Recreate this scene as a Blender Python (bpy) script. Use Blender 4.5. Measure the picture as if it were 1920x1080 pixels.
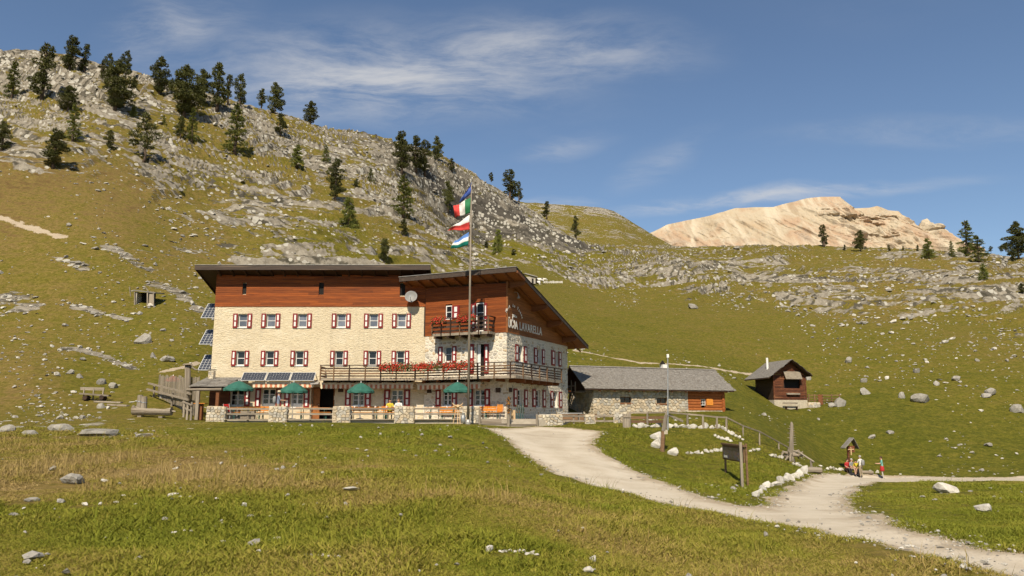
import bpy, bmesh, math, random
import numpy as np
from mathutils import Vector, Matrix

# ------------------------------------------------------------------ clear
for o in list(bpy.data.objects):
    bpy.data.objects.remove(o)
scene = bpy.context.scene
COL = scene.collection
R = math.radians

# ------------------------------------------------------------------ camera
F = 1464.0                    # focal length in photo pixels (1920 wide)
PITCH = R(9.58)
EYE = Vector((0, 0, 1.6))
cam = bpy.data.cameras.new('camera')
cam.sensor_width = 36.0
cam.lens = 36.0 * F / 1920.0
cam.clip_start = 0.1
cam.clip_end = 9000
cam_o = bpy.data.objects.new('camera', cam)
COL.objects.link(cam_o)
cam_o.location = EYE
cam_o.rotation_euler = (R(90) + PITCH, 0, 0)
scene.camera = cam_o

# ------------------------------------------------------------------ light
SUN_EL, SUN_AZ = R(48), R(10)          # azimuth: behind the camera, to its left
sun_dir = Vector((-math.sin(SUN_AZ) * math.cos(SUN_EL), -math.cos(SUN_AZ) * math.cos(SUN_EL), math.sin(SUN_EL)))
sl = bpy.data.lights.new('sun', 'SUN')
sl.energy = 5.0
sl.angle = R(0.53)
sl.color = (1.0, 0.90, 0.73)
so = bpy.data.objects.new('sun', sl)
COL.objects.link(so)
so.rotation_euler = sun_dir.to_track_quat('Z', 'Y').to_euler()

world = bpy.data.worlds.new('World')
scene.world = world
world.use_nodes = True
wt = world.node_tree
wt.nodes.clear()


class NT:
    """small helper to write node trees"""
    def __init__(s, tree):
        s.t = tree

    def n(s, typ, **kw):
        nd = s.t.nodes.new(typ)
        for k, v in kw.items():
            setattr(nd, k, v)
        return nd

    def set(s, sock, v):
        if hasattr(v, 'is_linked') or isinstance(v, bpy.types.NodeSocket):
            s.t.links.new(v, sock)
        else:
            sock.default_value = v

    def math(s, op, a, b=None, c=None, clamp=False):
        nd = s.n('ShaderNodeMath', operation=op, use_clamp=clamp)
        s.set(nd.inputs[0], a)
        if b is not None:
            s.set(nd.inputs[1], b)
        if c is not None:
            s.set(nd.inputs[2], c)
        return nd.outputs[0]

    def vmath(s, op, a, b=None):
        nd = s.n('ShaderNodeVectorMath', operation=op)
        s.set(nd.inputs[0], a)
        if b is not None:
            if op == 'SCALE':
                s.set(nd.inputs['Scale'], b)
            else:
                s.set(nd.inputs[1], b)
        return nd.outputs[0]

    def noise(s, vec, scale=5, detail=4, rough=0.55, dist=0.0, out='Fac'):
        nd = s.n('ShaderNodeTexNoise')
        if vec is not None:
            s.set(nd.inputs['Vector'], vec)
        nd.inputs['Scale'].default_value = scale
        nd.inputs['Detail'].default_value = detail
        nd.inputs['Roughness'].default_value = rough
        nd.inputs['Distortion'].default_value = dist
        return nd.outputs[out]

    def ramp(s, fac, stops, interp='LINEAR'):
        nd = s.n('ShaderNodeValToRGB')
        cr = nd.color_ramp
        cr.interpolation = interp
        while len(cr.elements) < len(stops):
            cr.elements.new(0.5)
        for e, (p, c) in zip(cr.elements, stops):
            e.position = p
            if not hasattr(c, '__len__'):
                c = (c, c, c)
            e.color = (*c[:3], 1)
        s.set(nd.inputs[0], fac)
        return nd.outputs[0]

    def mix(s, fac, a, b, blend='MIX'):
        nd = s.n('ShaderNodeMix', data_type='RGBA', blend_type=blend)
        s.set(nd.inputs[0], fac)
        for sock, v in ((nd.inputs[6], a), (nd.inputs[7], b)):
            if hasattr(v, '__len__') and not isinstance(v, bpy.types.NodeSocket):
                v = (*v[:3], 1)
            s.set(sock, v)
        return nd.outputs[2]

    def smooth(s, v, lo, hi):
        nd = s.n('ShaderNodeMapRange', interpolation_type='SMOOTHSTEP')
        s.set(nd.inputs[0], v)
        nd.inputs[1].default_value = lo
        nd.inputs[2].default_value = hi
        return nd.outputs[0]


def build_world():
    w = NT(wt)
    sky = w.n('ShaderNodeTexSky', sky_type='NISHITA')
    sky.sun_disc = False
    sky.sun_elevation = SUN_EL
    sky.sun_rotation = R(180) + SUN_AZ
    sky.altitude = 300
    sky.air_density = 1.0
    sky.dust_density = 0.25
    sky.ozone_density = 2.6
    tc = w.n('ShaderNodeTexCoord')
    d = tc.outputs['Generated']
    sep = w.n('ShaderNodeSeparateXYZ')
    w.set(sep.inputs[0], d)
    # cirrus sheet: project the view direction on a plane high above the valley
    den = w.math('ADD', w.math('MAXIMUM', sep.outputs[2], 0.0), 0.12)
    px = w.math('DIVIDE', sep.outputs[0], den)
    py = w.math('DIVIDE', sep.outputs[1], den)
    comb = w.n('ShaderNodeCombineXYZ')
    w.set(comb.inputs[0], px)
    w.set(comb.inputs[1], py)
    p = comb.outputs[0]
    warp = w.noise(p, 1.6, 4, 0.6, 0.0, 'Color')
    pw = w.vmath('ADD', p, w.vmath('SCALE', w.vmath('SUBTRACT', warp, (0.5, 0.5, 0.5)), 0.22))
    mp = w.n('ShaderNodeMapping')
    w.set(mp.inputs['Vector'], pw)
    mp.inputs['Rotation'].default_value = (0, 0, R(-24))
    mp.inputs['Scale'].default_value = (1.8, 4.0, 1)
    streak = w.noise(mp.outputs[0], 1.7, 10, 0.66, 0.25)
    broad = w.noise(pw, 0.8, 3, 0.5)
    # where the sheet is thick: a few real banks of cloud, plus thin veils everywhere
    def bank(cx, cy, sx, sy, rot):
        m = w.n('ShaderNodeMapping', vector_type='TEXTURE')
        w.set(m.inputs['Vector'], pw)
        m.inputs['Location'].default_value = (cx, cy, 0)
        m.inputs['Rotation'].default_value = (0, 0, R(rot))
        m.inputs['Scale'].default_value = (sx, sy, 1)
        ln = w.n('ShaderNodeVectorMath', operation='LENGTH')
        w.set(ln.inputs[0], m.outputs[0])
        return w.smooth(ln.outputs['Value'], 1.0, 0.0)
    banks = None
    for b in CLOUD_BANKS:
        k = w.math('MULTIPLY', bank(*b[:5]), b[5])
        banks = k if banks is None else w.math('MAXIMUM', banks, k)
    veil = w.math('MULTIPLY', w.smooth(broad, 0.5, 0.85), 0.22)
    amount = w.math('MAXIMUM', banks, veil)
    tex = w.smooth(streak, 0.30, 0.70)
    fac = w.math('MULTIPLY', w.math('MULTIPLY', amount, tex), 0.78, clamp=True)
    col = w.mix(fac, sky.outputs[0], (6.4, 6.3, 6.2))
    bg = w.n('ShaderNodeBackground')
    w.set(bg.inputs[0], col)
    bg.inputs[1].default_value = 0.084
    out = w.n('ShaderNodeOutputWorld')
    w.set(out.inputs[0], bg.outputs[0])


# cloud banks on the cirrus sheet: centre x, y, half sizes, rotation, density
CLOUD_BANKS = [
    (-0.30, 1.70, 0.70, 0.34, -4, 1.0),
    (0.02, 1.58, 0.50, 0.20, 6, 0.9),
    (0.76, 2.38, 0.75, 0.11, -18, 0.9),
    (-0.68, 1.50, 0.26, 0.13, -30, 0.6),
    (0.14, 2.05, 0.20, 0.10, -30, 0.35),
    (0.40, 2.15, 0.12, 0.30, 25, 0.28),
    (0.08, 2.42, 0.28, 0.07, 0, 0.5),
    (1.1, 1.9, 0.6, 0.12, -10, 0.25),
]
build_world()

# ------------------------------------------------------------------ exposure / render
vs = scene.view_settings
vs.view_transform = 'Standard'
vs.look = 'None'
vs.exposure = 0.38
vs.gamma = 1.0
vs.use_curve_mapping = False
scene.render.engine = 'CYCLES'
cy = scene.cycles
cy.max_bounces = 5
cy.diffuse_bounces = 2
cy.glossy_bounces = 2
cy.transmission_bounces = 4
cy.transparent_max_bounces = 6
cy.caustics_reflective = False
cy.caustics_refractive = False
cy.use_adaptive_sampling = True
cy.adaptive_threshold = 0.03
cy.use_denoising = True

# ------------------------------------------------------------------ pixel <-> place
SP, CP = math.sin(PITCH), math.cos(PITCH)


def ray(px, py):
    u = (px - 960.0) / F
    v = (540.0 - py) / F
    return Vector((u, CP - v * SP, SP + v * CP))


def P(px, py, Y):
    """point at forward distance Y metres seen at photo pixel px, py"""
    d = ray(px, py)
    return EYE + d * (Y / d.y)


def PP(px, py, p0, nrm):
    """pixel on a vertical plane through p0"""
    d = ray(px, py)
    t = (Vector(p0) - EYE).dot(nrm) / d.dot(nrm)
    return EYE + d * t


def proj(p):
    q = Vector(p) - EYE
    x, y, z = q.x, q.y * CP + q.z * SP, q.z * CP - q.y * SP
    return 960 + F * x / y, 540 - F * z / y
# ================================================================== noise in numpy
def _h(ix, iy, seed):
    h = (ix * 374761393 + iy * 668265263 + seed * 974634621) & 0xffffffff
    h = ((h ^ (h >> 13)) * 1274126177) & 0xffffffff
    h = ((h ^ (h >> 16)) * 2246822519) & 0xffffffff
    return ((h ^ (h >> 15)) & 0xffffff) / float(0xffffff)


def vnoise(x, y, seed=0):
    x = np.asarray(x, float)
    y = np.asarray(y, float)
    ix = np.floor(x).astype(np.int64)
    iy = np.floor(y).astype(np.int64)
    fx = x - ix
    fy = y - iy
    fx = fx * fx * fx * (fx * (fx * 6 - 15) + 10)
    fy = fy * fy * fy * (fy * (fy * 6 - 15) + 10)
    a = _h(ix, iy, seed)
    b = _h(ix + 1, iy, seed)
    c = _h(ix, iy + 1, seed)
    d = _h(ix + 1, iy + 1, seed)
    return (a * (1 - fx) + b * fx) * (1 - fy) + (c * (1 - fx) + d * fx) * fy


def fbm(x, y, octv=4, seed=0, gain=0.5):
    s, a, t = 0.0, 1.0, 0.0
    for i in range(octv):
        s = s + a * vnoise(x, y, seed + i * 17)
        t += a
        a *= gain
        x = x * 2.03 + 11.3
        y = y * 2.03 - 7.1
    return s / t


def sstep(v, lo, hi):
    t = np.clip((v - lo) / (hi - lo), 0, 1)
    return t * t * (3 - 2 * t)


# ================================================================== terrain
# control points: photo pixel and forward distance
CPTS = [
    # level in front of the lodge, terrace, ground under it
    (400, 791, 49), (520, 792, 49), (650, 793, 49), (800, 795, 49), (900, 797, 48), (1000, 803, 47), (960, 803, 47),
    (400, 789, 54), (650, 789, 57), (900, 789, 60), (1000, 788, 64), (1090, 786, 56),
    (500, 770, 70), (700, 770, 72), (900, 770, 74),
    # left of the lodge
    (245, 783, 50), (330, 786, 50), (150, 754, 58), (0, 748, 58), (-260, 738, 58), (220, 728, 63), (320, 735, 62), (60, 700, 64),
    (0, 600, 82), (200, 600, 84), (360, 610, 84), (-260, 560, 82),
    (0, 460, 100), (200, 490, 98), (370, 500, 108), (0, 330, 118), (200, 400, 114), (-260, 230, 120), (-260, 400, 100),
    (200, 230, 156), (400, 330, 160), (0, 210, 152), (400, 420, 130),
    (600, 400, 152), (600, 310, 200), (600, 490, 122), (800, 400, 205), (800, 480, 145), (720, 490, 132),
    (830, 420, 215), (950, 470, 225), (950, 540, 132), (900, 460, 235), (1010, 480, 225),
    # middle slope
    (1070, 500, 230), (1070, 540, 170), (1100, 600, 125), (1100, 680, 88), (1100, 740, 72), (1200, 768, 68), (1110, 779, 66),
    (1270, 540, 182), (1270, 600, 136), (1300, 690, 92), (1400, 742, 84), (1380, 775, 68), (1200, 700, 86),
    # right slope
    (1480, 768, 88), (1540, 766, 88), (1500, 700, 105), (1500, 600, 140), (1500, 540, 185),
    (1700, 540, 180), (1700, 600, 138), (1700, 700, 104), (1700, 800, 80), (1650, 891, 68), (1570, 882, 66), (1550, 830, 74),
    (1900, 540, 165), (1900, 600, 130), (1900, 700, 100), (1900, 800, 80), (1900, 893, 64),
    (2180, 540, 165), (2180, 700, 100), (2180, 800, 80), (2180, 893, 60),
    # bank below the barn, board, border stones
    (1390, 912, 32), (1250, 910, 25), (1240, 845, 40), (1250, 800, 46), (1180, 802, 46), (1150, 806, 45), (1300, 797, 47),
    (1360, 800, 47), (1340, 850, 42), (1390, 872, 38), (1440, 862, 45), (1480, 864, 50), (1520, 882, 46), (1420, 938, 22),
    (1400, 802, 54), (1450, 800, 66), (1393, 816, 48), (1425, 834, 50), (1110, 838, 36), (1180, 880, 31), (1130, 815, 43),
    (1250, 790, 52), (1150, 790, 54), (1250, 786, 58), (1340, 790, 56), (1300, 784, 62), (1360, 786, 63), (1180, 783, 62),
]
CREST = [(-260, 40, 182), (0, 95, 190), (100, 103, 192), (180, 125, 196), (250, 142, 200), (330, 165, 206), (400, 182, 212), (480, 203, 222), (560, 226, 232),
         (600, 240, 238), (640, 247, 246), (700, 256, 254), (760, 273, 266), (830, 301, 280), (900, 336, 300), (960, 374, 315),
         (1020, 414, 325), (1070, 449, 332), (1150, 462, 332), (1270, 466, 332), (1400, 466, 332), (1540, 465, 330), (1700, 474, 300), (1800, 478, 268), (1900, 484, 245), (2180, 492, 240)]
WPTS = []           # pixel column, forward distance, height relative to the eye
for px_ in (-260, 60, 380, 700, 900):
    for Y_, z_ in ((7, -1.42), (12, -1.28), (20, -1.06), (30, -0.78), (40, -0.47)):
        WPTS.append((px_, Y_, z_ - (0.15 if px_ == 900 and 15 < Y_ < 35 else 0)))
WPTS += [(1100, 8, -1.55), (1100, 14, -1.65), (1100, 24, -1.86), (1100, 30, -1.62), (1010, 29, -1.58), (1010, 38, -1.0),
         (1300, 8, -1.7), (1300, 13, -1.85), (1300, 18, -1.95), (1300, 23, -2.05)]
for px_ in (1500, 1700, 1900, 2180):
    for Y_ in (18, 26, 36, 48):
        if (px_, Y_) != (1500, 48):
            WPTS.append((px_, Y_, -1.19 - 0.0455 * Y_))
    WPTS += [(px_, 8, -1.72), (px_, 12, -1.84)]

_dom, _val = [], []


def _add(p, k=1.0):
    q = p - EYE
    r = math.hypot(q.x, q.y)
    _dom.append((math.atan2(q.x, q.y), 0.38 * math.log(r)))
    _val.append(q.z / r * k)


for c in CPTS + CREST:
    _add(P(*c))
for px_, py_, Y_ in CREST:                       # ground falls away behind the crest
    p = P(px_, py_, Y_)
    q = p - EYE
    p2 = EYE + Vector((q.x * 1.3, q.y * 1.3, q.z * 1.3))
    _add(p2, 0.86)
for px_, Y_, z_ in WPTS:
    u_ = (px_ - 960) / F
    _add(EYE + Vector((u_ * Y_, Y_, z_)))
_dom = np.array(_dom)
_val = np.array(_val)


def _tps(r2):
    return 0.5 * r2 * np.log(r2 + 1e-12)


def _solve():
    n = len(_dom)
    d2 = ((_dom[:, None, :] - _dom[None, :, :]) ** 2).sum(-1)
    A = np.zeros((n + 3, n + 3))
    A[:n, :n] = _tps(d2) + np.eye(n) * 2e-5
    A[:n, n] = 1
    A[:n, n + 1:n + 3] = _dom
    A[n:, :n] = A[:n, n:].T
    b = np.zeros(n + 3)
    b[:n] = _val
    return np.linalg.solve(A, b)


_w = _solve()


def base_h(x, y):
    """smooth terrain height (metres, world z)"""
    x = np.atleast_1d(np.asarray(x, float))
    y = np.atleast_1d(np.asarray(y, float))
    out = np.empty(x.shape)
    fx, fy, fo = x.ravel(), y.ravel(), out.ravel()
    for s in range(0, fx.size, 40000):
        a, b = fx[s:s + 40000], fy[s:s + 40000]
        r = np.maximum(np.hypot(a, b), 0.01)
        az = np.arctan2(a, b)
        azc = np.clip(az, -0.95, 0.95)
        rr = np.clip(r, 6.5, 440)
        dx = azc[:, None] - _dom[None, :, 0]
        dy = 0.38 * np.log(rr)[:, None] - _dom[None, :, 1]
        t = _tps(dx * dx + dy * dy) @ _w[:len(_dom)] + _w[-3] + _w[-2] * azc + _w[-1] * 0.38 * np.log(rr)
        z = t * rr
        flat = -1.6 + 0.022 * b
        wn = sstep(r, 3.0, 9.0) * (1 - sstep(np.abs(az), 0.95, 1.7))
        fo[s:s + 40000] = z * wn + flat * (1 - wn) + EYE.z
    return out


def ground_hit(px, py, hf=None, rmin=5.0):
    """first place where the view ray of a pixel meets the terrain"""
    hf = hf or base_h
    d = ray(px, py)
    ys = rmin * np.power(1.016, np.arange(0, 280))
    pts = np.outer(ys / d.y, np.array(d)) + np.array(EYE)
    g = hf(pts[:, 0], pts[:, 1])
    below = np.nonzero(pts[:, 2] < g)[0]
    if len(below) == 0:
        i = len(ys) - 1
        return Vector(pts[i])
    i = max(below[0], 1)
    lo, hi = ys[i - 1], ys[i]
    for _ in range(2):
        yy = np.linspace(lo, hi, 24)
        pts = np.outer(yy / d.y, np.array(d)) + np.array(EYE)
        g = hf(pts[:, 0], pts[:, 1])
        k = np.nonzero(pts[:, 2] < g)[0]
        j = max(k[0], 1) if len(k) else 23
        lo, hi = yy[j - 1], yy[j]
    return EYE + d * (hi / d.y)


# ------------------------------------------------------------------ cover maps: photo pixel -> place on the terrain -> value
def cover(points):
    c = []
    for px_, py_, v in points:
        p = ground_hit(px_, py_)
        c.append((math.atan2(p.x, p.y), 0.38 * math.log(math.hypot(p.x, p.y)), v))
    c = np.array(c)

    def f(x, y):
        a = np.arctan2(x, y)
        b = 0.38 * np.log(np.maximum(np.hypot(x, y), 3.0))
        num = np.zeros(a.shape)
        den = np.zeros(a.shape)
        for k in range(len(c)):
            q = (a - c[k, 0]) ** 2 + (b - c[k, 1]) ** 2 + 1e-5
            w = 1.0 / (q * q)
            num += w * c[k, 2]
            den += w
        return num / den
    return f


ROCK = [  # how much bare limestone shows
    (0, 120, 0.89), (100, 150, 0.84), (250, 200, 0.79), (0, 250, 0.74), (150, 280, 0.74), (300, 260, 0.79), (60, 310, 0.69), (350, 300, 0.64), (480, 230, 0.79), (450, 320, 0.69),
    (560, 260, 0.74), (640, 290, 0.84), (740, 300, 0.84), (540, 330, 0.70), (700, 350, 0.80), (620, 400, 0.60), (500, 400, 0.80), (560, 420, 0.75), (420, 400, 0.65), (330, 380, 0.50),
    (820, 350, 0.90), (900, 400, 1.00), (980, 420, 1.00), (1040, 445, 0.95), (850, 440, 0.75), (700, 440, 0.55), (600, 470, 0.60), (480, 460, 0.55), (760, 475, 0.60),
    (0, 370, 0.05), (150, 380, 0.05), (250, 420, 0.12), (100, 450, 0.05), (0, 500, 0.10), (200, 520, 0.12), (350, 470, 0.25), (330, 560, 0.15), (100, 600, 0.10), (250, 640, 0.10),
    (100, 690, 0.10), (0, 700, 0.15), (300, 690, 0.10), (50, 760, 0.30), (150, 790, 0.35), (0, 800, 0.40), (250, 730, 0.15), (300, 340, 0.60), (200, 345, 0.40), (100, 345, 0.25),
    (920, 470, 0.15), (860, 500, 0.55), (1010, 475, 0.60), (1080, 480, 0.50), (1100, 520, 0.63), (1000, 520, 0.10), (1150, 500, 0.63), (1250, 490, 0.73), (1300, 530, 0.68), (1200, 545, 0.48), (1350, 500, 0.63),
    (1450, 500, 0.63), (1550, 490, 0.48), (1550, 530, 0.68), (1650, 510, 0.68), (1750, 510, 0.73), (1850, 510, 0.78), (1900, 560, 0.73), (1800, 560, 0.68), (1700, 570, 0.73), (1600, 570, 0.68), (1500, 560, 0.58), (1400, 560, 0.43),
    (1650, 545, 0.43), (1900, 600, 0.48), (1800, 620, 0.15), (1650, 620, 0.12), (1500, 620, 0.10), (1400, 620, 0.10), (1200, 600, 0.08), (1100, 570, 0.10), (1300, 640, 0.06),
    (1600, 700, 0.06), (1800, 700, 0.14), (1900, 680, 0.15), (1200, 680, 0.03), (1400, 700, 0.04), (1700, 800, 0.02), (1900, 800, 0.02), (1500, 830, 0.02), (1300, 830, 0.00), (1450, 900, 0.05),
    (1700, 920, 0.05), (1850, 930, 0.12), (1700, 1000, 0.05), (400, 900, 0.02), (100, 900, 0.03), (700, 850, 0.00), (700, 1000, 0.04), (200, 1040, 0.04), (1200, 1040, 0.04), (1000, 900, 0.00), (600, 800, 0.00), (1500, 1060, 0.04),
]
DRY = [  # 0 green lawn, 1 straw coloured
    (100, 900, 0.83), (250, 870, 0.87), (400, 890, 0.78), (600, 900, 0.63), (300, 830, 0.58), (50, 840, 0.63), (550, 840, 0.38), (800, 900, 0.48), (950, 900, 0.53), (700, 930, 0.53),
    (500, 800, 0.18), (700, 805, 0.13), (850, 830, 0.18), (400, 810, 0.28), (100, 1000, 0.38), (300, 1000, 0.18), (500, 1000, 0.23), (700, 1030, 0.28), (900, 980, 0.33), (1100, 1000, 0.38), (1000, 1060, 0.23), (1300, 1040, 0.33), (200, 1060, 0.18),
    (1200, 960, 0.33), (1450, 1040, 0.38), (1650, 1070, 0.43), (1000, 850, 0.23), (1200, 860, 0.13), (1300, 880, 0.18), (1350, 830, 0.23), (1700, 950, 0.23), (1850, 1000, 0.28), (1500, 840, 0.08), (1700, 850, 0.08), (1850, 860, 0.11),
    (1600, 780, 0.12), (1800, 740, 0.25), (1400, 760, 0.12), (1300, 700, 0.25), (1600, 680, 0.35), (1850, 640, 0.45), (1400, 620, 0.40), (1150, 640, 0.30), (1100, 700, 0.20), (1200, 560, 0.45), (1600, 560, 0.60), (1800, 520, 0.60), (1400, 500, 0.50), (1000, 540, 0.40),
    (50, 380, 0.80), (200, 380, 0.75), (120, 440, 0.60), (300, 460, 0.60), (30, 560, 0.55), (200, 540, 0.50), (300, 600, 0.40), (100, 640, 0.55), (200, 700, 0.40), (20, 720, 0.65), (300, 730, 0.40), (100, 780, 0.50), (250, 800, 0.48),
    (100, 200, 0.55), (300, 250, 0.55), (500, 350, 0.55), (700, 400, 0.55), (850, 400, 0.60), (650, 480, 0.35), (930, 460, 0.30),
]
rock_f = cover(ROCK)
dry_f = cover(DRY)

# ------------------------------------------------------------------ gravel path outline, traced in the photo and laid on the ground
PATH_PX = [(905, 802), (935, 815), (985, 850), (1010, 868), (1050, 887), (1100, 904), (1180, 927), (1250, 946), (1330, 963), (1400, 977), (1500, 997), (1600, 1017), (1700, 1040), (1800, 1063),
           (1870, 1081), (2000, 1112), (2150, 1135), (2150, 1085), (2000, 1062), (1920, 1044), (1800, 1020), (1700, 998), (1640, 976), (1600, 958), (1588, 945), (1592, 930), (1606, 915), (1640, 906), (1720, 903), (1800, 902), (2000, 901), (2150, 900),
           (2150, 891), (1920, 892), (1800, 894), (1700, 893), (1640, 890), (1590, 886), (1560, 888), (1530, 893), (1500, 907), (1462, 927), (1442, 945), (1405, 951), (1330, 936), (1250, 909), (1180, 880), (1130, 853), (1110, 838), (1112, 824), (1128, 808), (1060, 803), (1000, 801)]
PATH_XY = np.array([tuple(ground_hit(*p))[:2] for p in PATH_PX])


def path_sd(x, y):
    """signed distance to the path outline, negative inside"""
    sd = np.full(x.shape, 1e9)
    inside = np.zeros(x.shape, bool)
    n = len(PATH_XY)
    for i in range(n):
        x0, y0 = PATH_XY[i]
        x1, y1 = PATH_XY[(i + 1) % n]
        ex, ey = x1 - x0, y1 - y0
        t = np.clip(((x - x0) * ex + (y - y0) * ey) / (ex * ex + ey * ey + 1e-9), 0, 1)
        sd = np.minimum(sd, np.hypot(x - x0 - t * ex, y - y0 - t * ey))
        cond = ((y0 > y) != (y1 > y)) & (x < ex * (y - y0) / (ey if abs(ey) > 1e-9 else 1e-9) + x0)
        inside ^= cond
    return np.where(inside, -sd, sd)


def trace(pts):
    return np.array([tuple(ground_hit(*p))[:2] for p in pts])


def line_dist(x, y, L):
    d = np.full(x.shape, 1e9)
    for (x0, y0), (x1, y1) in zip(L[:-1], L[1:]):
        ex, ey = x1 - x0, y1 - y0
        t = np.clip(((x - x0) * ex + (y - y0) * ey) / (ex * ex + ey * ey + 1e-9), 0, 1)
        d = np.minimum(d, np.hypot(x - x0 - t * ex, y - y0 - t * ey))
    return d


SCREE = [(trace(p), w) for p, w in (
    ([(285, 531), (312, 537), (340, 553), (372, 578)], 1.3), ([(197, 459), (225, 470), (250, 487), (276, 499)], 1.3), ([(0, 555), (30, 562), (48, 578), (0, 588)], 1.6),
    ([(92, 477), (130, 487), (160, 500)], 1.0), ([(120, 567), (150, 575), (185, 588)], .8), ([(330, 466), (390, 474)], .9), ([(130, 655), (190, 668), (250, 688)], .8), ([(210, 590), (240, 600)], .6),
    ([(860, 470), (900, 490), (960, 505)], 2.5), ([(1000, 478), (1050, 492), (1090, 512)], 3.0))]
TRACKS = [(trace(p), w) for p, w in (([(-60, 398), (0, 407), (55, 424), (115, 444)], .9), ([(1075, 657), (1130, 668), (1200, 680), (1290, 684), (1350, 692), (1424, 701)], .45), ([(300, 697), (340, 690), (372, 682)], .35))]
CLIFF = trace([(800, 340), (860, 372), (900, 395), (950, 405), (1000, 425), (1045, 445)])


def terrain(x, y, want_masks=False):
    x = np.atleast_1d(np.asarray(x, float))
    y = np.atleast_1d(np.asarray(y, float))
    z = base_h(x, y)
    r = np.hypot(x, y)
    rk0 = rock_f(x, y)
    rock = np.clip(rk0 + 0.45 * (fbm(x / 9, y / 9, 3, 5) - 0.5) + 0.25 * (fbm(x / 2.5, y / 2.5, 2, 9) - 0.5), 0, 1)
    rock = np.where(rk0 < 0.08, rock * 0.4, rock)
    far = sstep(r, 60, 100)
    near_flat = 1 - far
    pad = sstep(np.abs(x + 8), 26, 20) * sstep(y, 44, 48) * (1 - sstep(y, 66, 72)) * (x < 10)     # level ground round the lodge
    # rolling ground
    z = z + (fbm(x / 4.0, y / 4.0, 3, 21) - 0.5) * 0.22 * near_flat * sstep(r, 5, 12) * (1 - 0.8 * pad) + (fbm(x / 16.0, y / 16.0, 3, 31) - 0.5) * 2.4 * far * (0.3 + 0.7 * rock)
    z = z + (fbm(x / 1.1, y / 1.1, 2, 41) - 0.5) * (0.07 * (1 - 0.8 * pad) + 0.06 * far)
    # limestone beds: ledges that dip to the right
    warp = (fbm(x / 26.0, y / 26.0, 3, 55) - 0.5)
    dip = 0.10 + 0.30 * sstep(x, -40, 10) * sstep(y, 90, 160) * (1 - sstep(x, 20, 60)) - 0.12 * sstep(x, 20, 60)
    bed = (z + dip * x + 4.0 * warp + 0.6 * (fbm(x / 5.0, y / 5.0, 2, 61) - 0.5))
    th = 1.9 + 0.9 * (fbm(x / 40.0, y / 40.0, 2, 71) - 0.5)
    ph = bed / th
    fr = ph - np.floor(ph)
    lv = _h(np.floor(ph).astype(np.int64), np.floor(x / 60.0 + 3 * warp).astype(np.int64), 3)
    stair = sstep(fr, 0.40, 0.62) - fr                                  # tread then riser
    ph2 = bed / (th * 0.41) + 0.37
    fr2 = ph2 - np.floor(ph2)
    lv2 = _h(np.floor(ph2).astype(np.int64), np.floor(x / 23.0 + 2 * warp).astype(np.int64), 8)
    stair2 = sstep(fr2, 0.4, 0.7) - fr2
    strength = far * sstep(rock, 0.25, 0.7)
    z = z + strength * (stair * th * 1.0 * (0.45 + 0.9 * lv) + stair2 * th * 0.38 * (0.4 + lv2))
    cl = np.exp(-(line_dist(x, y, CLIFF) / 26.0) ** 2) * far                # bigger tilted beds at the end of the ridge
    pc = (bed + 2.5 * warp) / 6.5
    fc = pc - np.floor(pc)
    z = z + cl * (sstep(fc, 0.5, 0.68) - fc) * 6.5 * 0.85
    blocks = np.abs(vnoise(x / 1.9, y / 1.9, 81) - 0.5) * 2
    z = z - strength * 0.14 * (1 - sstep(blocks, 0.0, 0.25))             # joints
    if not want_masks:
        return z
    riser = np.maximum(sstep(fr, 0.34, 0.46) * (1 - sstep(fr, 0.64, 0.8)) * (0.35 + 0.9 * lv), (0.2 + 0.7 * lv2) * sstep(fr2, 0.35, 0.5) * (1 - sstep(fr2, 0.7, 0.9)))
    rk = np.clip(far * (rock * (0.22 + 0.55 * riser) + 0.22 * sstep(rock, 0.7, 1.0)) + near_flat * rock * 0.7, 0, 1)
    rk = np.maximum(rk, cl * (0.30 + 0.5 * sstep(fc, .45, .55) * (1 - sstep(fc, .75, .9))))
    nz = 1.8 * (fbm(x / 2.4, y / 2.4, 4, 171) - .5)
    for L, w in SCREE:
        d = line_dist(x, y, L) / w + nz
        rk = np.maximum(rk, .52 * (1 - sstep(d, .2, 1.5)))
    terrain.stain = cl * sstep(fc, .42, .52) * (1 - sstep(fc, .70, .86)) * sstep(fbm(x / 11, y / 11, 3, 191), .34, .52)  # cliff risers: dark rock staining plus painted shade of overhanging beds
    return z, rk, bed


def H(x, y):
    return float(terrain(np.array([x]), np.array([y]))[0])


def G(px, py, rmin=5.0):
    """point on the finished ground seen at a photo pixel"""
    return ground_hit(px, py, terrain, rmin)


def on_ground(p):
    return Vector((p[0], p[1], H(p[0], p[1])))
# ================================================================== materials
MATS = {}


def principled(name):
    m = bpy.data.materials.new(name)
    m.use_nodes = True
    t = NT(m.node_tree)
    b = m.node_tree.nodes['Principled BSDF']
    MATS[name] = m
    return m, t, b


def world_pos(t, rot=0.0, scale=(1, 1, 1)):
    g = t.n('ShaderNodeNewGeometry')
    if rot == 0.0 and scale == (1, 1, 1):
        return g.outputs['Position']
    mp = t.n('ShaderNodeMapping')
    t.set(mp.inputs['Vector'], g.outputs['Position'])
    mp.inputs['Rotation'].default_value = (0, 0, rot)
    m2 = t.n('ShaderNodeMapping')
    t.set(m2.inputs['Vector'], mp.outputs[0])
    m2.inputs['Scale'].default_value = scale
    return m2.outputs[0]


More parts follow.
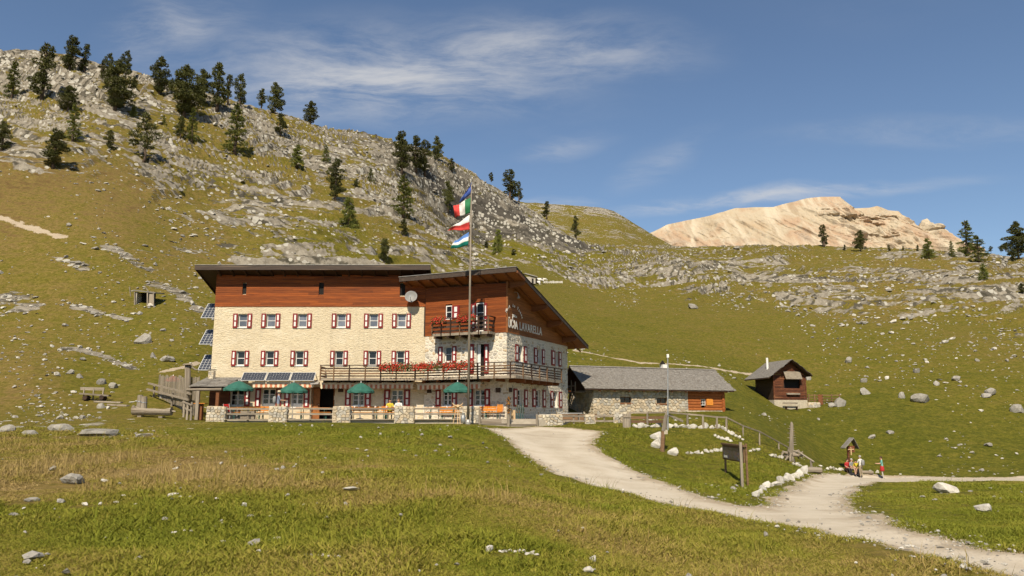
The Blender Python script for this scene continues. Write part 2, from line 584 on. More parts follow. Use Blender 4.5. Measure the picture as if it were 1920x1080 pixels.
def pm(name, c1, c2, scale=4.0, rough=0.85, bump=0.3, bscale=None, vary=0.18, detail=5, dist=0.02, stretch=None, rot=0.0, c3=None, metal=0.0, spec=0.3):
    """mottled material: two or three real surface colours, fine relief, piece to piece variation"""
    m, t, b = principled(name)
    vec = world_pos(t, rot, stretch or (1, 1, 1))
    n1 = t.noise(vec, scale, detail, 0.6, 0.3)
    col = t.mix(t.smooth(n1, 0.32, 0.68), c1, c2)
    if c3:
        n3 = t.noise(vec, scale * 0.31, 4, 0.6, 0.6)
        col = t.mix(t.smooth(n3, 0.52, 0.72), col, c3)
    if vary:
        oi = t.n('ShaderNodeObjectInfo')
        f = t.math('MULTIPLY_ADD', oi.outputs['Random'], 2 * vary, 1 - vary)
        col = t.mix(1.0, col, t.vmath('SCALE', (1, 1, 1), f), 'MULTIPLY')
    t.set(b.inputs['Base Color'], col)
    b.inputs['Roughness'].default_value = rough
    b.inputs['Metallic'].default_value = metal
    b.inputs['Specular IOR Level'].default_value = spec
    if bump:
        nb = t.noise(vec, bscale or scale * 3, 5, 0.65)
        bp = t.n('ShaderNodeBump')
        bp.inputs['Strength'].default_value = bump
        bp.inputs['Distance'].default_value = dist
        t.set(bp.inputs['Height'], nb)
        t.set(b.inputs['Normal'], bp.outputs[0])
    return m


def ground_material():
    m, t, b = principled('meadow_and_limestone')
    pos = world_pos(t)
    at = {}
    for k in ('rock', 'dry', 'bare', 'bed', 'stain'):
        a = t.n('ShaderNodeAttribute', attribute_name=k)
        at[k] = a.outputs['Fac']
    big = t.noise(pos, 0.11, 4, 0.6)
    mid = t.noise(pos, 0.9, 5, 0.65)
    fine = t.noise(pos, 6.0, 4, 0.7)
    # grass: green to olive to straw
    d = t.math('ADD', at['dry'], t.math('MULTIPLY', t.math('SUBTRACT', mid, 0.5), 0.9))
    d = t.math('ADD', d, t.math('MULTIPLY', t.math('SUBTRACT', big, 0.5), 0.5))
    contour = t.noise(world_pos(t, 0.0, (0.22, 0.5, 1.7)), 1.0, 5, 0.68)
    patch = t.noise(pos, 2.4, 4, 0.7)
    d = t.math('ADD', d, t.math('MULTIPLY', t.math('SUBTRACT', contour, 0.5), 0.7))
    d = t.math('ADD', d, t.math('MULTIPLY', t.math('SUBTRACT', patch, 0.5), 0.6))
    d = t.math('ADD', d, t.math('MULTIPLY', t.math('SUBTRACT', fine, 0.5), 0.55), clamp=True)
    grass = t.ramp(d, [(0.0, (0.102, 0.101, 0.010)), (0.28, (0.148, 0.128, 0.016)), (0.55, (0.180, 0.136, 0.029)), (0.8, (0.215, 0.145, 0.048)), (1.0, (0.15, 0.090, 0.034))])
    fine2 = t.noise(pos, 22.0, 3, 0.7)
    tuft = t.math('MULTIPLY', t.smooth(patch, 0.30, 0.62), t.smooth(t.math('ADD', t.math('MULTIPLY', fine, .5), t.math('MULTIPLY', fine2, .5)), 0.34, 0.62))
    grass = t.mix(tuft, t.mix(1.0, grass, (0.50, 0.53, 0.46), 'MULTIPLY'), grass)
    # limestone, with darker bedding seams
    rn = t.noise(pos, 1.3, 5, 0.65, 0.2)
    rockc = t.ramp(rn, [(0.25, (0.115, 0.098, 0.074)), (0.45, (0.20, 0.173, 0.132)), (0.62, (0.275, 0.243, 0.192)), (0.8, (0.195, 0.158, 0.112))])
    sp = t.n('ShaderNodeSeparateXYZ')
    t.set(sp.inputs[0], pos)
    cb = t.n('ShaderNodeCombineXYZ')
    t.set(cb.inputs[0], t.math('MULTIPLY', sp.outputs[0], 0.07))
    t.set(cb.inputs[1], t.math('MULTIPLY', sp.outputs[1], 0.07))
    t.set(cb.inputs[2], t.math('MULTIPLY', at['bed'], 1.35))
    seam = t.noise(cb.outputs[0], 1.0, 5, 0.65, 0.1)
    rockc = t.mix(t.math('MULTIPLY', t.smooth(seam, 0.50, 0.60), 0.85), rockc, (0.060, 0.053, 0.040))
    # bedding cracks: thin dark lines for soil, with ledge shade painted in
    wob = t.math('MULTIPLY', t.noise(pos, 0.22, 4, 0.6), 2.2)
    fr_ = t.math('FRACT', t.math('ADD', t.math('MULTIPLY', at['bed'], 1.15), wob))
    crack = t.smooth(t.math('ABSOLUTE', t.math('SUBTRACT', fr_, 0.5)), 0.20, 0.06)
    crack = t.math('MULTIPLY', crack, t.smooth(t.noise(pos, 0.16, 4, 0.65), 0.36, 0.5))
    rockc = t.mix(t.math('MULTIPLY', crack, 0.85), rockc, (0.045, 0.040, 0.028))
    rockc = t.mix(t.math('MULTIPLY', at['stain'], 0.85), rockc, (0.045, 0.040, 0.034))  # one dark colour for stained rock and overhang shade
    rf = t.math('ADD', at['rock'], t.math('MULTIPLY', t.math('SUBTRACT', seam, 0.5), -1.35))
    rf = t.math('ADD', rf, t.math('MULTIPLY', t.math('SUBTRACT', t.noise(world_pos(t, 0.0, (0.35, 0.35, 1.3)), 1.1, 5, 0.7), 0.5), 0.55))
    rf = t.smooth(rf, 0.385, 0.46)
    col = t.mix(rf, grass, rockc)
    # little stones lying in the turf
    vo = t.n('ShaderNodeTexVoronoi', feature='F1')
    t.set(vo.inputs['Vector'], pos)
    vo.inputs['Scale'].default_value = 0.9
    sep = t.n('ShaderNodeSeparateColor')
    t.set(sep.inputs[0], vo.outputs['Color'])
    size = t.math('MULTIPLY', t.math('ADD', at['rock'], 0.07), t.math('MULTIPLY', t.math('POWER', sep.outputs[0], 2.0), 0.9))
    dot = t.math('LESS_THAN', vo.outputs['Distance'], size)
    col = t.mix(dot, col, (0.36, 0.335, 0.28))
    # bare earth and gravel at worn edges
    soil = t.mix(mid, (0.30, 0.235, 0.16), (0.42, 0.345, 0.25))
    col = t.mix(t.smooth(t.math('ADD', at['bare'], t.math('MULTIPLY', t.math('SUBTRACT', fine, 0.5), 0.8)), 0.42, 0.6), col, soil)
    t.set(b.inputs['Base Color'], col)
    b.inputs['Roughness'].default_value = 0.95
    b.inputs['Specular IOR Level'].default_value = 0.1
    h = t.math('ADD', t.math('ADD', t.math('MULTIPLY', t.noise(pos, 9.0, 4, 0.7), 0.06), t.math('MULTIPLY', patch, 0.16)), t.math('MULTIPLY', t.noise(pos, 1.3, 6, 0.7), t.math('MULTIPLY_ADD', rf, 0.28, 0.10)))
    bp = t.n('ShaderNodeBump')
    bp.inputs['Strength'].default_value = 0.8
    bp.inputs['Distance'].default_value = 0.6
    t.set(bp.inputs['Height'], h)
    t.set(b.inputs['Normal'], bp.outputs[0])
    return m


def gravel_material():
    m, t, b = principled('pale_gravel')
    pos = world_pos(t)
    a = t.noise(pos, 0.7, 5, 0.65)
    f = t.noise(pos, 14.0, 4, 0.75)
    g = t.noise(pos, 45.0, 2, 0.6)
    col = t.ramp(a, [(0.3, (0.38, 0.315, 0.23)), (0.5, (0.47, 0.40, 0.305)), (0.72, (0.53, 0.46, 0.36))])
    col = t.mix(t.math('MULTIPLY', t.smooth(f, 0.55, 0.75), 0.5), col, (0.33, 0.265, 0.19))
    col = t.mix(t.math('MULTIPLY', t.smooth(g, 0.6, 0.75), 0.4), col, (0.65, 0.60, 0.52))
    # worn wheel tracks, stony crown and earthy margins
    ins = t.n('ShaderNodeAttribute', attribute_name='inset').outputs['Fac']
    ins = t.math('ADD', ins, t.math('MULTIPLY', t.math('SUBTRACT', a, 0.5), 0.9))
    rut = t.math('MULTIPLY', t.smooth(ins, 0.45, 0.8), t.smooth(ins, 1.5, 1.15))
    crown = t.math('MULTIPLY', t.smooth(ins, 1.3, 1.7), t.smooth(f, 0.38, 0.6))
    col = t.mix(t.math('MULTIPLY', crown, 0.35), col, (0.33, 0.28, 0.20))
    col = t.mix(t.math('MULTIPLY', rut, 0.25), col, (0.55, 0.49, 0.39))
    col = t.mix(t.math('MULTIPLY', t.smooth(ins, 0.40, 0.0), 0.6), col, (0.27, 0.205, 0.13))
    t.set(b.inputs['Base Color'], col)
    b.inputs['Roughness'].default_value = 0.95
    b.inputs['Specular IOR Level'].default_value = 0.1
    bp = t.n('ShaderNodeBump')
    bp.inputs['Strength'].default_value = 0.5
    bp.inputs['Distance'].default_value = 0.05
    t.set(bp.inputs['Height'], t.math('ADD', f, t.math('MULTIPLY', g, 0.5)))
    t.set(b.inputs['Normal'], bp.outputs[0])
    return m


def mountain_material():
    m, t, b = principled('golden_dolomite')
    pos = world_pos(t)
    n1 = t.noise(pos, 0.006, 6, 0.6, 0.5)
    n2 = t.noise(world_pos(t, 0.0, (0.05, 0.005, 0.007)), 0.5, 5, 0.6, 0.4)
    col = t.ramp(n1, [(0.3, (0.40, 0.285, 0.17)), (0.46, (0.45, 0.37, 0.255)), (0.58, (0.41, 0.275, 0.17)), (0.75, (0.36, 0.31, 0.24))])
    col = t.mix(t.smooth(n2, 0.46, 0.66), col, (0.53, 0.445, 0.32))
    n3 = t.noise(pos, 0.018, 6, 0.78)
    col = t.mix(t.math('MULTIPLY', t.smooth(n3, 0.54, 0.68), 0.45), col, (0.24, 0.19, 0.135))
    n4 = t.noise(world_pos(t, 0.0, (0.085, 0.008, 0.012)), 0.6, 4, 0.6, 0.3)
    col = t.mix(t.math('MULTIPLY', t.smooth(n4, 0.52, 0.66), 0.45), col, (0.28, 0.20, 0.12))
    t.set(b.inputs['Base Color'], col)
    b.inputs['Roughness'].default_value = 0.95
    bp = t.n('ShaderNodeBump')
    bp.inputs['Strength'].default_value = 0.6
    bp.inputs['Distance'].default_value = 22
    t.set(bp.inputs['Height'], t.noise(pos, 0.04, 6, 0.7))
    t.set(b.inputs['Normal'], bp.outputs[0])
    return m


M_GROUND = ground_material()
M_GRAVEL = gravel_material()
M_MOUNT = mountain_material()
# ================================================================== meshes of the land
def np_mesh(name, verts, quads, mat, smooth=False, attrs=None):
    me = bpy.data.meshes.new(name)
    nv, nq = len(verts), len(quads)
    me.vertices.add(nv)
    me.vertices.foreach_set('co', np.ascontiguousarray(verts, np.float32).ravel())
    k = quads.shape[1]
    me.loops.add(nq * k)
    me.loops.foreach_set('vertex_index', np.ascontiguousarray(quads, np.int32).ravel())
    me.polygons.add(nq)
    me.polygons.foreach_set('loop_start', np.arange(0, nq * k, k, dtype=np.int32))
    me.polygons.foreach_set('use_smooth', np.full(nq, smooth))
    for an, av in (attrs or {}).items():
        a = me.attributes.new(an, 'FLOAT', 'POINT')
        a.data.foreach_set('value', np.ascontiguousarray(av, np.float32))
    me.materials.append(mat)
    me.update(calc_edges=True)
    o = bpy.data.objects.new(name, me)
    COL.objects.link(o)
    return o


def sub_mesh(verts, quads, attrs):
    used = np.unique(quads)
    remap = np.full(len(verts), -1, np.int64)
    remap[used] = np.arange(len(used))
    return verts[used], remap[quads], {k: v[used] for k, v in attrs.items()}


def build_land():
    az = np.concatenate([np.linspace(-math.pi, -0.66, 26)[:-1], np.linspace(-0.66, 0.66, LAND_COLS), np.linspace(0.66, math.pi, 26)[1:]])
    rr = np.concatenate([np.linspace(0.6, 7, 16)[:-1], np.geomspace(7, 50, LAND_NEAR)[:-1], np.geomspace(50, 345, LAND_FAR)[:-1], np.geomspace(345, 470, 14)])
    A, Rr = np.meshgrid(az, rr)
    x = (Rr * np.sin(A)).ravel()
    y = (Rr * np.cos(A)).ravel()
    z, rk, bed = terrain(x, y, True)
    stain_shade_ = terrain.stain
    sd = np.full(x.shape, 50.0)
    nearp = (np.hypot(x, y) < 110) & (np.abs(np.arctan2(x, y)) < 1.0)
    sd[nearp] = path_sd(x[nearp], y[nearp])
    sd = sd + (fbm(x / 0.9, y / 0.9, 3, 91) - 0.5) * 0.5
    z = z - 0.05 * sstep(-sd, 0.0, 0.5) + 0.03 * sstep(sd, 0.0, 0.3) * (1 - sstep(sd, 0.3, 1.2))
    bare = (1 - sstep(sd, 0.0, 0.45)) * 0.75
    for L, w in TRACKS:
        bare = np.maximum(bare, .72 * (1 - sstep(line_dist(x, y, L) / w + 1.5 * (fbm(x, y, 3, 181) - .5), .2, 1.4)))
    pad_ = sstep(-sd, 0.0, 0.8)
    z = z - ((fbm(x / 1.1, y / 1.1, 2, 41) - 0.5) * 0.06 + (fbm(x / 4.0, y / 4.0, 3, 21) - 0.5) * 0.12) * pad_ * (np.hypot(x, y) < 75)
    dry = dry_f(x, y)
    nr, nc = len(rr), len(az)
    i = np.arange(nr * nc).reshape(nr, nc)
    quads = np.stack([i[:-1, :-1], i[:-1, 1:], i[1:, 1:], i[1:, :-1]], -1).reshape(-1, 4)[:, ::-1]
    verts = np.stack([x, y, z], -1)
    attrs = {'rock': rk, 'dry': dry, 'bare': bare, 'bed': bed, 'stain': stain_shade_}
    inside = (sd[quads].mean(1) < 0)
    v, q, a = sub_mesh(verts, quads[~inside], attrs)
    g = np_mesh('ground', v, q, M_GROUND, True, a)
    g['kind'] = 'structure'
    v, q, a = sub_mesh(verts, quads[inside], {'inset': -sd})
    p = np_mesh('gravel_path', v, q, M_GRAVEL, True, a)
    p['kind'] = 'structure'
    # ground under and behind the camera, closing the middle of the sheet
    k = len(az)
    cv = np.concatenate([verts[:k], [[0, 0, EYE.z - 1.6]]])
    tri = np.stack([np.full(k - 1, k), np.arange(1, k), np.arange(k - 1)], -1)
    c = np_mesh('ground_underfoot', cv, tri, M_GROUND, True, {'rock': np.zeros(k + 1), 'dry': np.full(k + 1, .3), 'bare': np.zeros(k + 1)})
    c['kind'] = 'structure'


LAND_COLS, LAND_NEAR, LAND_FAR = 880, 190, 560
build_land()


def ridge(name, skyline, y_top, y_base, z_base, mat, disp, nscale, cols=260, rows=110, prof=0.8, attrs=None, gully=0.0, slant=0.0, jag=0.0):
    """a mountain: skyline traced in the photo at distance y_top, falling to its foot and away behind"""
    pts = [P(px_, py_, y_top) for px_, py_ in skyline]
    xs = np.array([p.x for p in pts])
    zs = np.array([p.z for p in pts])
    X = np.linspace(xs[0], xs[-1], cols)
    Z = np.interp(X, xs, zs)
    Z = Z + (fbm(X / nscale * 2.2, X * 0, 4, 7) - 0.5) * disp * 0.35
    v = np.linspace(-0.45, 1, rows)
    VX, VV = np.meshgrid(X, v)
    ZC = np.broadcast_to(Z, VX.shape)
    front = np.clip(VV, 0, 1)
    back = np.clip(-VV, 0, 1)
    Yg = y_top + (y_base - y_top) * front + (y_top - y_base) * 1.2 * back
    t = front ** prof
    Zg = ZC * (1 - t) + z_base * t - back * (ZC - z_base) * 0.9
    xs2 = VX + slant * (1 - t) * 0
    g = fbm((VX + slant * Yg) / nscale, Yg / nscale * 0.35, 5, 13)
    gl = 1 - np.abs(2 * fbm((VX + slant * Zg * 1.5) / (nscale * 0.26), Yg / (nscale * 3), 4, 23) - 1)
    if jag:                                         # crags: vertical ribs and rock bands in the upper wall
        rib = np.abs(2 * fbm((VX + 0.25 * Zg) / 46, Zg / 160, 4, 43) - 1)
        band = fbm(VX / 160, (Zg + 0.12 * VX) / 26, 3, 53)
        wall = (1 - sstep(front, 0.35, 0.8)) * np.clip(sstep(fbm(VX / 210, Zg * 0 + 3, 3, 63), 0.45, 0.65) * .25 + sstep(VX, 980, 1120), 0, 1)
        Yg = Yg - jag * wall * (58 * (0.5 - rib) + 22 * (sstep(band, .42, .58) - .5) + 16 * (fbm(VX / 14, Zg / 18, 3, 73) - .5)) * sstep(front, 0.0, 0.06)
    env = sstep(front, 0.0, 0.12) * (1 - 0.6 * sstep(front, 0.8, 1.0))
    Yg = Yg - (g - 0.5) * disp * 2.0 * env - gl ** 2 * gully * env + (fbm(VX / 9, Yg / 60, 3, 83) - .5) * 7 * env * (jag > 0)
    Zg = Zg + (fbm(VX / nscale * 3, Yg / nscale * 3, 4, 33) - 0.5) * disp * 0.5 * sstep(np.abs(VV), 0.0, 0.1)
    idx = np.arange(rows * cols).reshape(rows, cols)
    quads = np.stack([idx[:-1, :-1], idx[:-1, 1:], idx[1:, 1:], idx[1:, :-1]], -1).reshape(-1, 4)
    verts = np.stack([VX, Yg, Zg], -1).reshape(-1, 3)
    at = None
    if attrs:
        at = {'bed': (Zg + .2 * VX).ravel() * .35, 'rock': np.clip(0.33 + 0.5 * (fbm(VX / 60, Zg / 9, 4, 3).ravel() - 0.45) + 0.12 * sstep(1 - front.ravel(), 0.93, 1.0), 0, 1), 'dry': np.full(verts.shape[0], 0.5), 'bare': np.zeros(verts.shape[0])}
    o = np_mesh(name, verts, quads, mat, not jag, at)
    o['kind'] = 'structure'
    return o


ridge('hill', [(760, 400), (860, 372), (930, 366), (985, 377), (1020, 380), (1060, 381), (1100, 384), (1130, 388), (1150, 394), (1175, 408), (1200, 423), (1235, 445), (1275, 468), (1330, 492), (1420, 520)],
      640, 430, 60, M_GROUND, 9, 60, attrs=True)
ridge('mountain', [(1130, 480), (1180, 455), (1228, 432), (1250, 421), (1290, 413), (1330, 404), (1380, 390), (1420, 388), (1450, 388), (1480, 379), (1520, 371), (1560, 367), (1575, 367), (1588, 378), (1600, 389), (1625, 388), (1645, 386), (1665, 394),
                   (1685, 396), (1700, 411), (1717, 424), (1723, 428), (1729, 413), (1739, 409), (1750, 423), (1766, 436), (1776, 455), (1800, 490), (1850, 540)],
      2600, 1950, 300, M_MOUNT, 22, 190, cols=620, rows=260, gully=26, slant=0.45, jag=1.0)
# ================================================================== mesh building helpers
WL = {}                        # world place of each object's origin (no rotations on parents)
UP = Vector((0, 0, 1))


def V(*a):
    return Vector(a)


class MB:
    def __init__(s):
        s.v, s.f, s.m = [], [], []
        s.mi = 0

    def add(s, vs, fs):
        k = len(s.v)
        s.v += [Vector(p) for p in vs]
        s.f += [tuple(i + k for i in f) for f in fs]
        s.m += [s.mi] * len(fs)
        return s

    def obox(s, o, a, b, c):
        o, a, b, c = Vector(o), Vector(a), Vector(b), Vector(c)
        vs = [o, o + a, o + a + b, o + b, o + c, o + a + c, o + a + b + c, o + b + c]
        return s.add(vs, [(0, 3, 2, 1), (4, 5, 6, 7), (0, 1, 5, 4), (1, 2, 6, 5), (2, 3, 7, 6), (3, 0, 4, 7)])

    def box(s, c, sx, sy, sz, rz=0.0, m=None):
        """centre of the base, sizes"""
        c = Vector(c)
        a = V(math.cos(rz), math.sin(rz), 0) * sx
        b = V(-math.sin(rz), math.cos(rz), 0) * sy
        cc = V(0, 0, sz)
        if m is not None:
            a, b, cc = m @ a, m @ b, m @ cc
        return s.obox(c - a / 2 - b / 2, a, b, cc)

    def prism(s, poly, ext):
        poly = [Vector(p) for p in poly]
        ext = Vector(ext)
        n = len(poly)
        fs = [tuple(range(n))[::-1], tuple(range(n, 2 * n))]
        fs += [(i, (i + 1) % n, n + (i + 1) % n, n + i) for i in range(n)]
        return s.add(poly + [p + ext for p in poly], fs)

    def bar(s, p, q, w, h=None, up=UP):
        """square bar between two points"""
        p, q = Vector(p), Vector(q)
        h = h or w
        d = (q - p)
        side = d.cross(up)
        if side.length < 1e-6:
            side = V(1, 0, 0)
        side = side.normalized() * w
        top = side.cross(d).normalized() * h
        return s.obox(p - side / 2 - top / 2, d, side, top)

    def tube(s, pts, rad, n=8, caps=True):
        pts = [Vector(p) for p in pts]
        if not hasattr(rad, '__len__'):
            rad = [rad] * len(pts)
        k = len(s.v)
        ref = None
        for i, p in enumerate(pts):
            d = (pts[min(i + 1, len(pts) - 1)] - pts[max(i - 1, 0)]).normalized()
            if ref is None:
                ref = d.orthogonal().normalized()
            ref = (ref - d * ref.dot(d)).normalized()
            b = d.cross(ref)
            for j in range(n):
                a = 2 * math.pi * j / n
                s.v.append(p + (ref * math.cos(a) + b * math.sin(a)) * rad[i])
        nf = len(s.f)
        for i in range(len(pts) - 1):
            for j in range(n):
                s.f.append((k + i * n + j, k + i * n + (j + 1) % n, k + (i + 1) * n + (j + 1) % n, k + (i + 1) * n + j))
        if caps:
            s.f.append(tuple(k + j for j in range(n))[::-1])
            s.f.append(tuple(k + (len(pts) - 1) * n + j for j in range(n)))
        s.m += [s.mi] * (len(s.f) - nf)
        return s

    def lathe(s, c, prof, n=16, sx=1.0, sy=1.0, jit=0.0, rng=None):
        c = Vector(c)
        k = len(s.v)
        for r, z in prof:
            for j in range(n):
                a = 2 * math.pi * j / n
                q = 1 + (rng.uniform(-jit, jit) if rng else 0)
                s.v.append(c + V(math.cos(a) * r * sx * q, math.sin(a) * r * sy * q, z))
        nf = len(s.f)
        for i in range(len(prof) - 1):
            for j in range(n):
                s.f.append((k + i * n + j, k + i * n + (j + 1) % n, k + (i + 1) * n + (j + 1) % n, k + (i + 1) * n + j))
        s.f.append(tuple(k + j for j in range(n))[::-1])
        s.f.append(tuple(k + (len(prof) - 1) * n + j for j in range(n)))
        s.m += [s.mi] * (len(s.f) - nf)
        return s

    def sphere(s, c, rx, ry=None, rz=None, n=10, m=7):
        ry = ry or rx
        rz = rz or rx
        prof = []
        c = Vector(c)
        k = len(s.v)
        s.v.append(c - V(0, 0, rz))
        for i in range(1, m):
            t = math.pi * i / m
            for j in range(n):
                a = 2 * math.pi * j / n
                s.v.append(c + V(rx * math.sin(t) * math.cos(a), ry * math.sin(t) * math.sin(a), -rz * math.cos(t)))
        s.v.append(c + V(0, 0, rz))
        nf = len(s.f)
        for j in range(n):
            s.f.append((k, k + 1 + (j + 1) % n, k + 1 + j))
        for i in range(m - 2):
            for j in range(n):
                a, b = k + 1 + i * n, k + 1 + (i + 1) * n
                s.f.append((a + j, a + (j + 1) % n, b + (j + 1) % n, b + j))
        e = len(s.v) - 1
        b = k + 1 + (m - 2) * n
        for j in range(n):
            s.f.append((b + j, b + (j + 1) % n, e))
        s.m += [s.mi] * (len(s.f) - nf)
        return s

    def mesh(s, name, mats, smooth=False, origin=None):
        if origin is None:
            lo = V(*(min(p[i] for p in s.v) for i in range(3)))
            hi = V(*(max(p[i] for p in s.v) for i in range(3)))
            origin = V((lo.x + hi.x) / 2, (lo.y + hi.y) / 2, lo.z)
        me = bpy.data.meshes.new(name)
        me.from_pydata([p - origin for p in s.v], [], s.f)
        if not hasattr(mats, '__len__'):
            mats = [mats]
        for m in mats:
            me.materials.append(m)
        me.polygons.foreach_set('material_index', s.m)
        bm = bmesh.new()
        bm.from_mesh(me)
        bmesh.ops.recalc_face_normals(bm, faces=bm.faces)
        bm.to_mesh(me)
        bm.free()
        if smooth:
            me.polygons.foreach_set('use_smooth', [True] * len(me.polygons))
        me.update()
        return me, origin

    def build(s, name, mats, parent=None, smooth=False, origin=None, bevel=0.0):
        me, origin = s.mesh(name, mats, smooth, origin)
        return put(name, me, origin, parent, bevel=bevel)


def put(name, me, loc, parent=None, rot=None, scale=None, bevel=0.0):
    o = bpy.data.objects.new(name, me)
    COL.objects.link(o)
    loc = Vector(loc)
    if parent is not None:
        o.parent = parent
        o.location = loc - WL[parent]
    else:
        o.location = loc
    if rot is not None:
        o.rotation_euler = rot
    if scale is not None:
        o.scale = scale
    if bevel:
        b = o.modifiers.new('edge', 'BEVEL')
        b.width = bevel
        b.segments = 1
        b.limit_method = 'ANGLE'
    WL[o] = loc
    return o


USED_LABELS = {}


def tag(o, label, cat, group=None):
    o['label'] = label
    o['category'] = cat
    if group:
        o['group'] = group
    USED_LABELS.setdefault(label, []).append(o.name)
    return o


def thing(name, label, cat, loc, group=None):
    o = bpy.data.objects.new(name, None)
    COL.objects.link(o)
    o.location = Vector(loc)
    o.empty_display_size = 0.2
    WL[o] = Vector(loc)
    return tag(o, label, cat, group)


def struct(o):
    o['kind'] = 'structure'
    return o


ORD = ['first', 'second', 'third', 'fourth', 'fifth', 'sixth', 'seventh', 'eighth', 'ninth', 'tenth', 'eleventh', 'twelfth', 'thirteenth', 'fourteenth', 'fifteenth', 'sixteenth', 'seventeenth', 'eighteenth', 'nineteenth', 'twentieth']


class Face:
    """an upright wall plane: s runs along it, z is height, out points away from the wall"""
    def __init__(f, p0, S, N):
        f.p0 = Vector((p0[0], p0[1], 0))
        f.S = Vector(S).normalized()
        f.N = Vector(N).normalized()
        f.rz = math.atan2(f.S.y, f.S.x)

    def pt(f, s, z, out=0.0):
        q = f.p0 + f.S * s + f.N * out
        return V(q.x, q.y, z)

    def sz(f, px, py, out=0.0):
        q = PP(px, py, f.p0 + f.N * out, f.N)
        return (q - f.p0).dot(f.S), q.z

    def rect(f, x0, y0, x1, y1, out=0.0):
        """pixel rectangle -> s0, s1, z0, z1 measured at its middle"""
        xm, ym = (x0 + x1) / 2, (y0 + y1) / 2
        return f.sz(x0, ym, out)[0], f.sz(x1, ym, out)[0], f.sz(xm, y1, out)[1], f.sz(xm, y0, out)[1]

    def box(f, mb, s0, s1, z0, z1, o0, o1):
        return mb.obox(f.pt(s0, z0, o0), f.S * (s1 - s0), f.N * (o1 - o0), V(0, 0, z1 - z0))

    def wall(f, mb, s0, s1, z0, top, holes, depth=0.22, step=None):
        """front skin with recessed openings; top is a height or a function of s"""
        tf = top if callable(top) else (lambda s: top)
        ss = sorted({s0, s1} | {h[0] for h in holes} | {h[1] for h in holes})
        ztop = max(tf(s0), tf(s1))
        zs = sorted({z0, ztop} | {h[2] for h in holes} | {h[3] for h in holes})
        for a, b in zip(ss[:-1], ss[1:]):
            for c, d in zip(zs[:-1], zs[1:]):
                if any(h[0] - 1e-6 <= a and b <= h[1] + 1e-6 and h[2] - 1e-6 <= c and d <= h[3] + 1e-6 for h in holes):
                    continue
                da, db = min(d, tf(a)), min(d, tf(b))
                if da <= c and db <= c:
                    continue
                mb.add([f.pt(a, c), f.pt(b, c), f.pt(b, max(db, c)), f.pt(a, max(da, c))], [(0, 1, 2, 3)])
        for a, b, c, d in holes:
            q = [(a, c), (b, c), (b, d), (a, d)]
            for i in range(4):
                (p, z), (p2, z2) = q[i], q[(i + 1) % 4]
                mb.add([f.pt(p, z), f.pt(p2, z2), f.pt(p2, z2, -depth), f.pt(p, z, -depth)], [(0, 1, 2, 3)])
        return mb


# ------------------------------------------------------------------ rubble masonry: irregular stones as convex cells
def clip_poly(poly, nx, ny, c):
    """keep the side nx*x+ny*y <= c"""
    out = []
    n = len(poly)
    for i in range(n):
        p, q = poly[i], poly[(i + 1) % n]
        dp, dq = nx * p[0] + ny * p[1] - c, nx * q[0] + ny * q[1] - c
        if dp <= 0:
            out.append(p)
        if (dp < 0) != (dq < 0) and abs(dp - dq) > 1e-12:
            t = dp / (dp - dq)
            out.append((p[0] + (q[0] - p[0]) * t, p[1] + (q[1] - p[1]) * t))
    return out


def rubble_cells(w, h, cw, ch, rng, holes=(), gap=0.02, keep=None, top=None):
    """irregular stones filling w x h; holes are (x0,x1,y0,y1)"""
    pts = []
    nr = max(1, round(h / ch))
    for r in range(nr):
        n = max(1, round(w / (cw * rng.uniform(0.8, 1.25))))
        off = rng.uniform(-0.4, 0.4)
        for i in range(n):
            pts.append(((i + 0.5 + off * (0.5 if 0 < i < n - 1 else 0.2) + rng.uniform(-.25, .25)) * w / n, (r + 0.5 + rng.uniform(-.27, .27)) * h / nr))
    cells = []
    for i, (x, y) in enumerate(pts):
        if any(a - .01 < x < b + .01 and c - .01 < y < d + .01 for a, b, c, d in holes):
            continue
        poly = [(0, 0), (w, 0), (w, h), (0, h)]
        for j, (x2, y2) in enumerate(pts):
            if j == i or abs(x2 - x) > 3.2 * cw or abs(y2 - y) > 3.2 * ch:
                continue
            dx, dy = x2 - x, y2 - y
            L = math.hypot(dx, dy)
            poly = clip_poly(poly, dx / L, dy / L, (dx * (x + x2) / 2 + dy * (y + y2) / 2) / L - gap / 2)
            if len(poly) < 3:
                break
        for a, b, c, d in holes:
            sides = [(a - x, 1, 0, a - .02), (x - b, -1, 0, -b - .02), (c - y, 0, 1, c - .02), (y - d, 0, -1, -d - .02)]
            k = max(sides)
            if k[0] > 0 and len(poly) >= 3:
                xs = [p[0] for p in poly]
                ys = [p[1] for p in poly]
                if max(xs) > a and min(xs) < b and max(ys) > c and min(ys) < d:
                    poly = clip_poly(poly, k[1], k[2], k[3])
        if top and len(poly) >= 3:
            nx, ny, c = top
            poly = clip_poly(poly, nx, ny, c)
        if len(poly) >= 3:
            ar = 0.5 * abs(sum(poly[k][0] * poly[(k + 1) % len(poly)][1] - poly[(k + 1) % len(poly)][0] * poly[k][1] for k in range(len(poly))))
            if ar > 0.12 * cw * ch:
                cells.append(poly)
    return cells


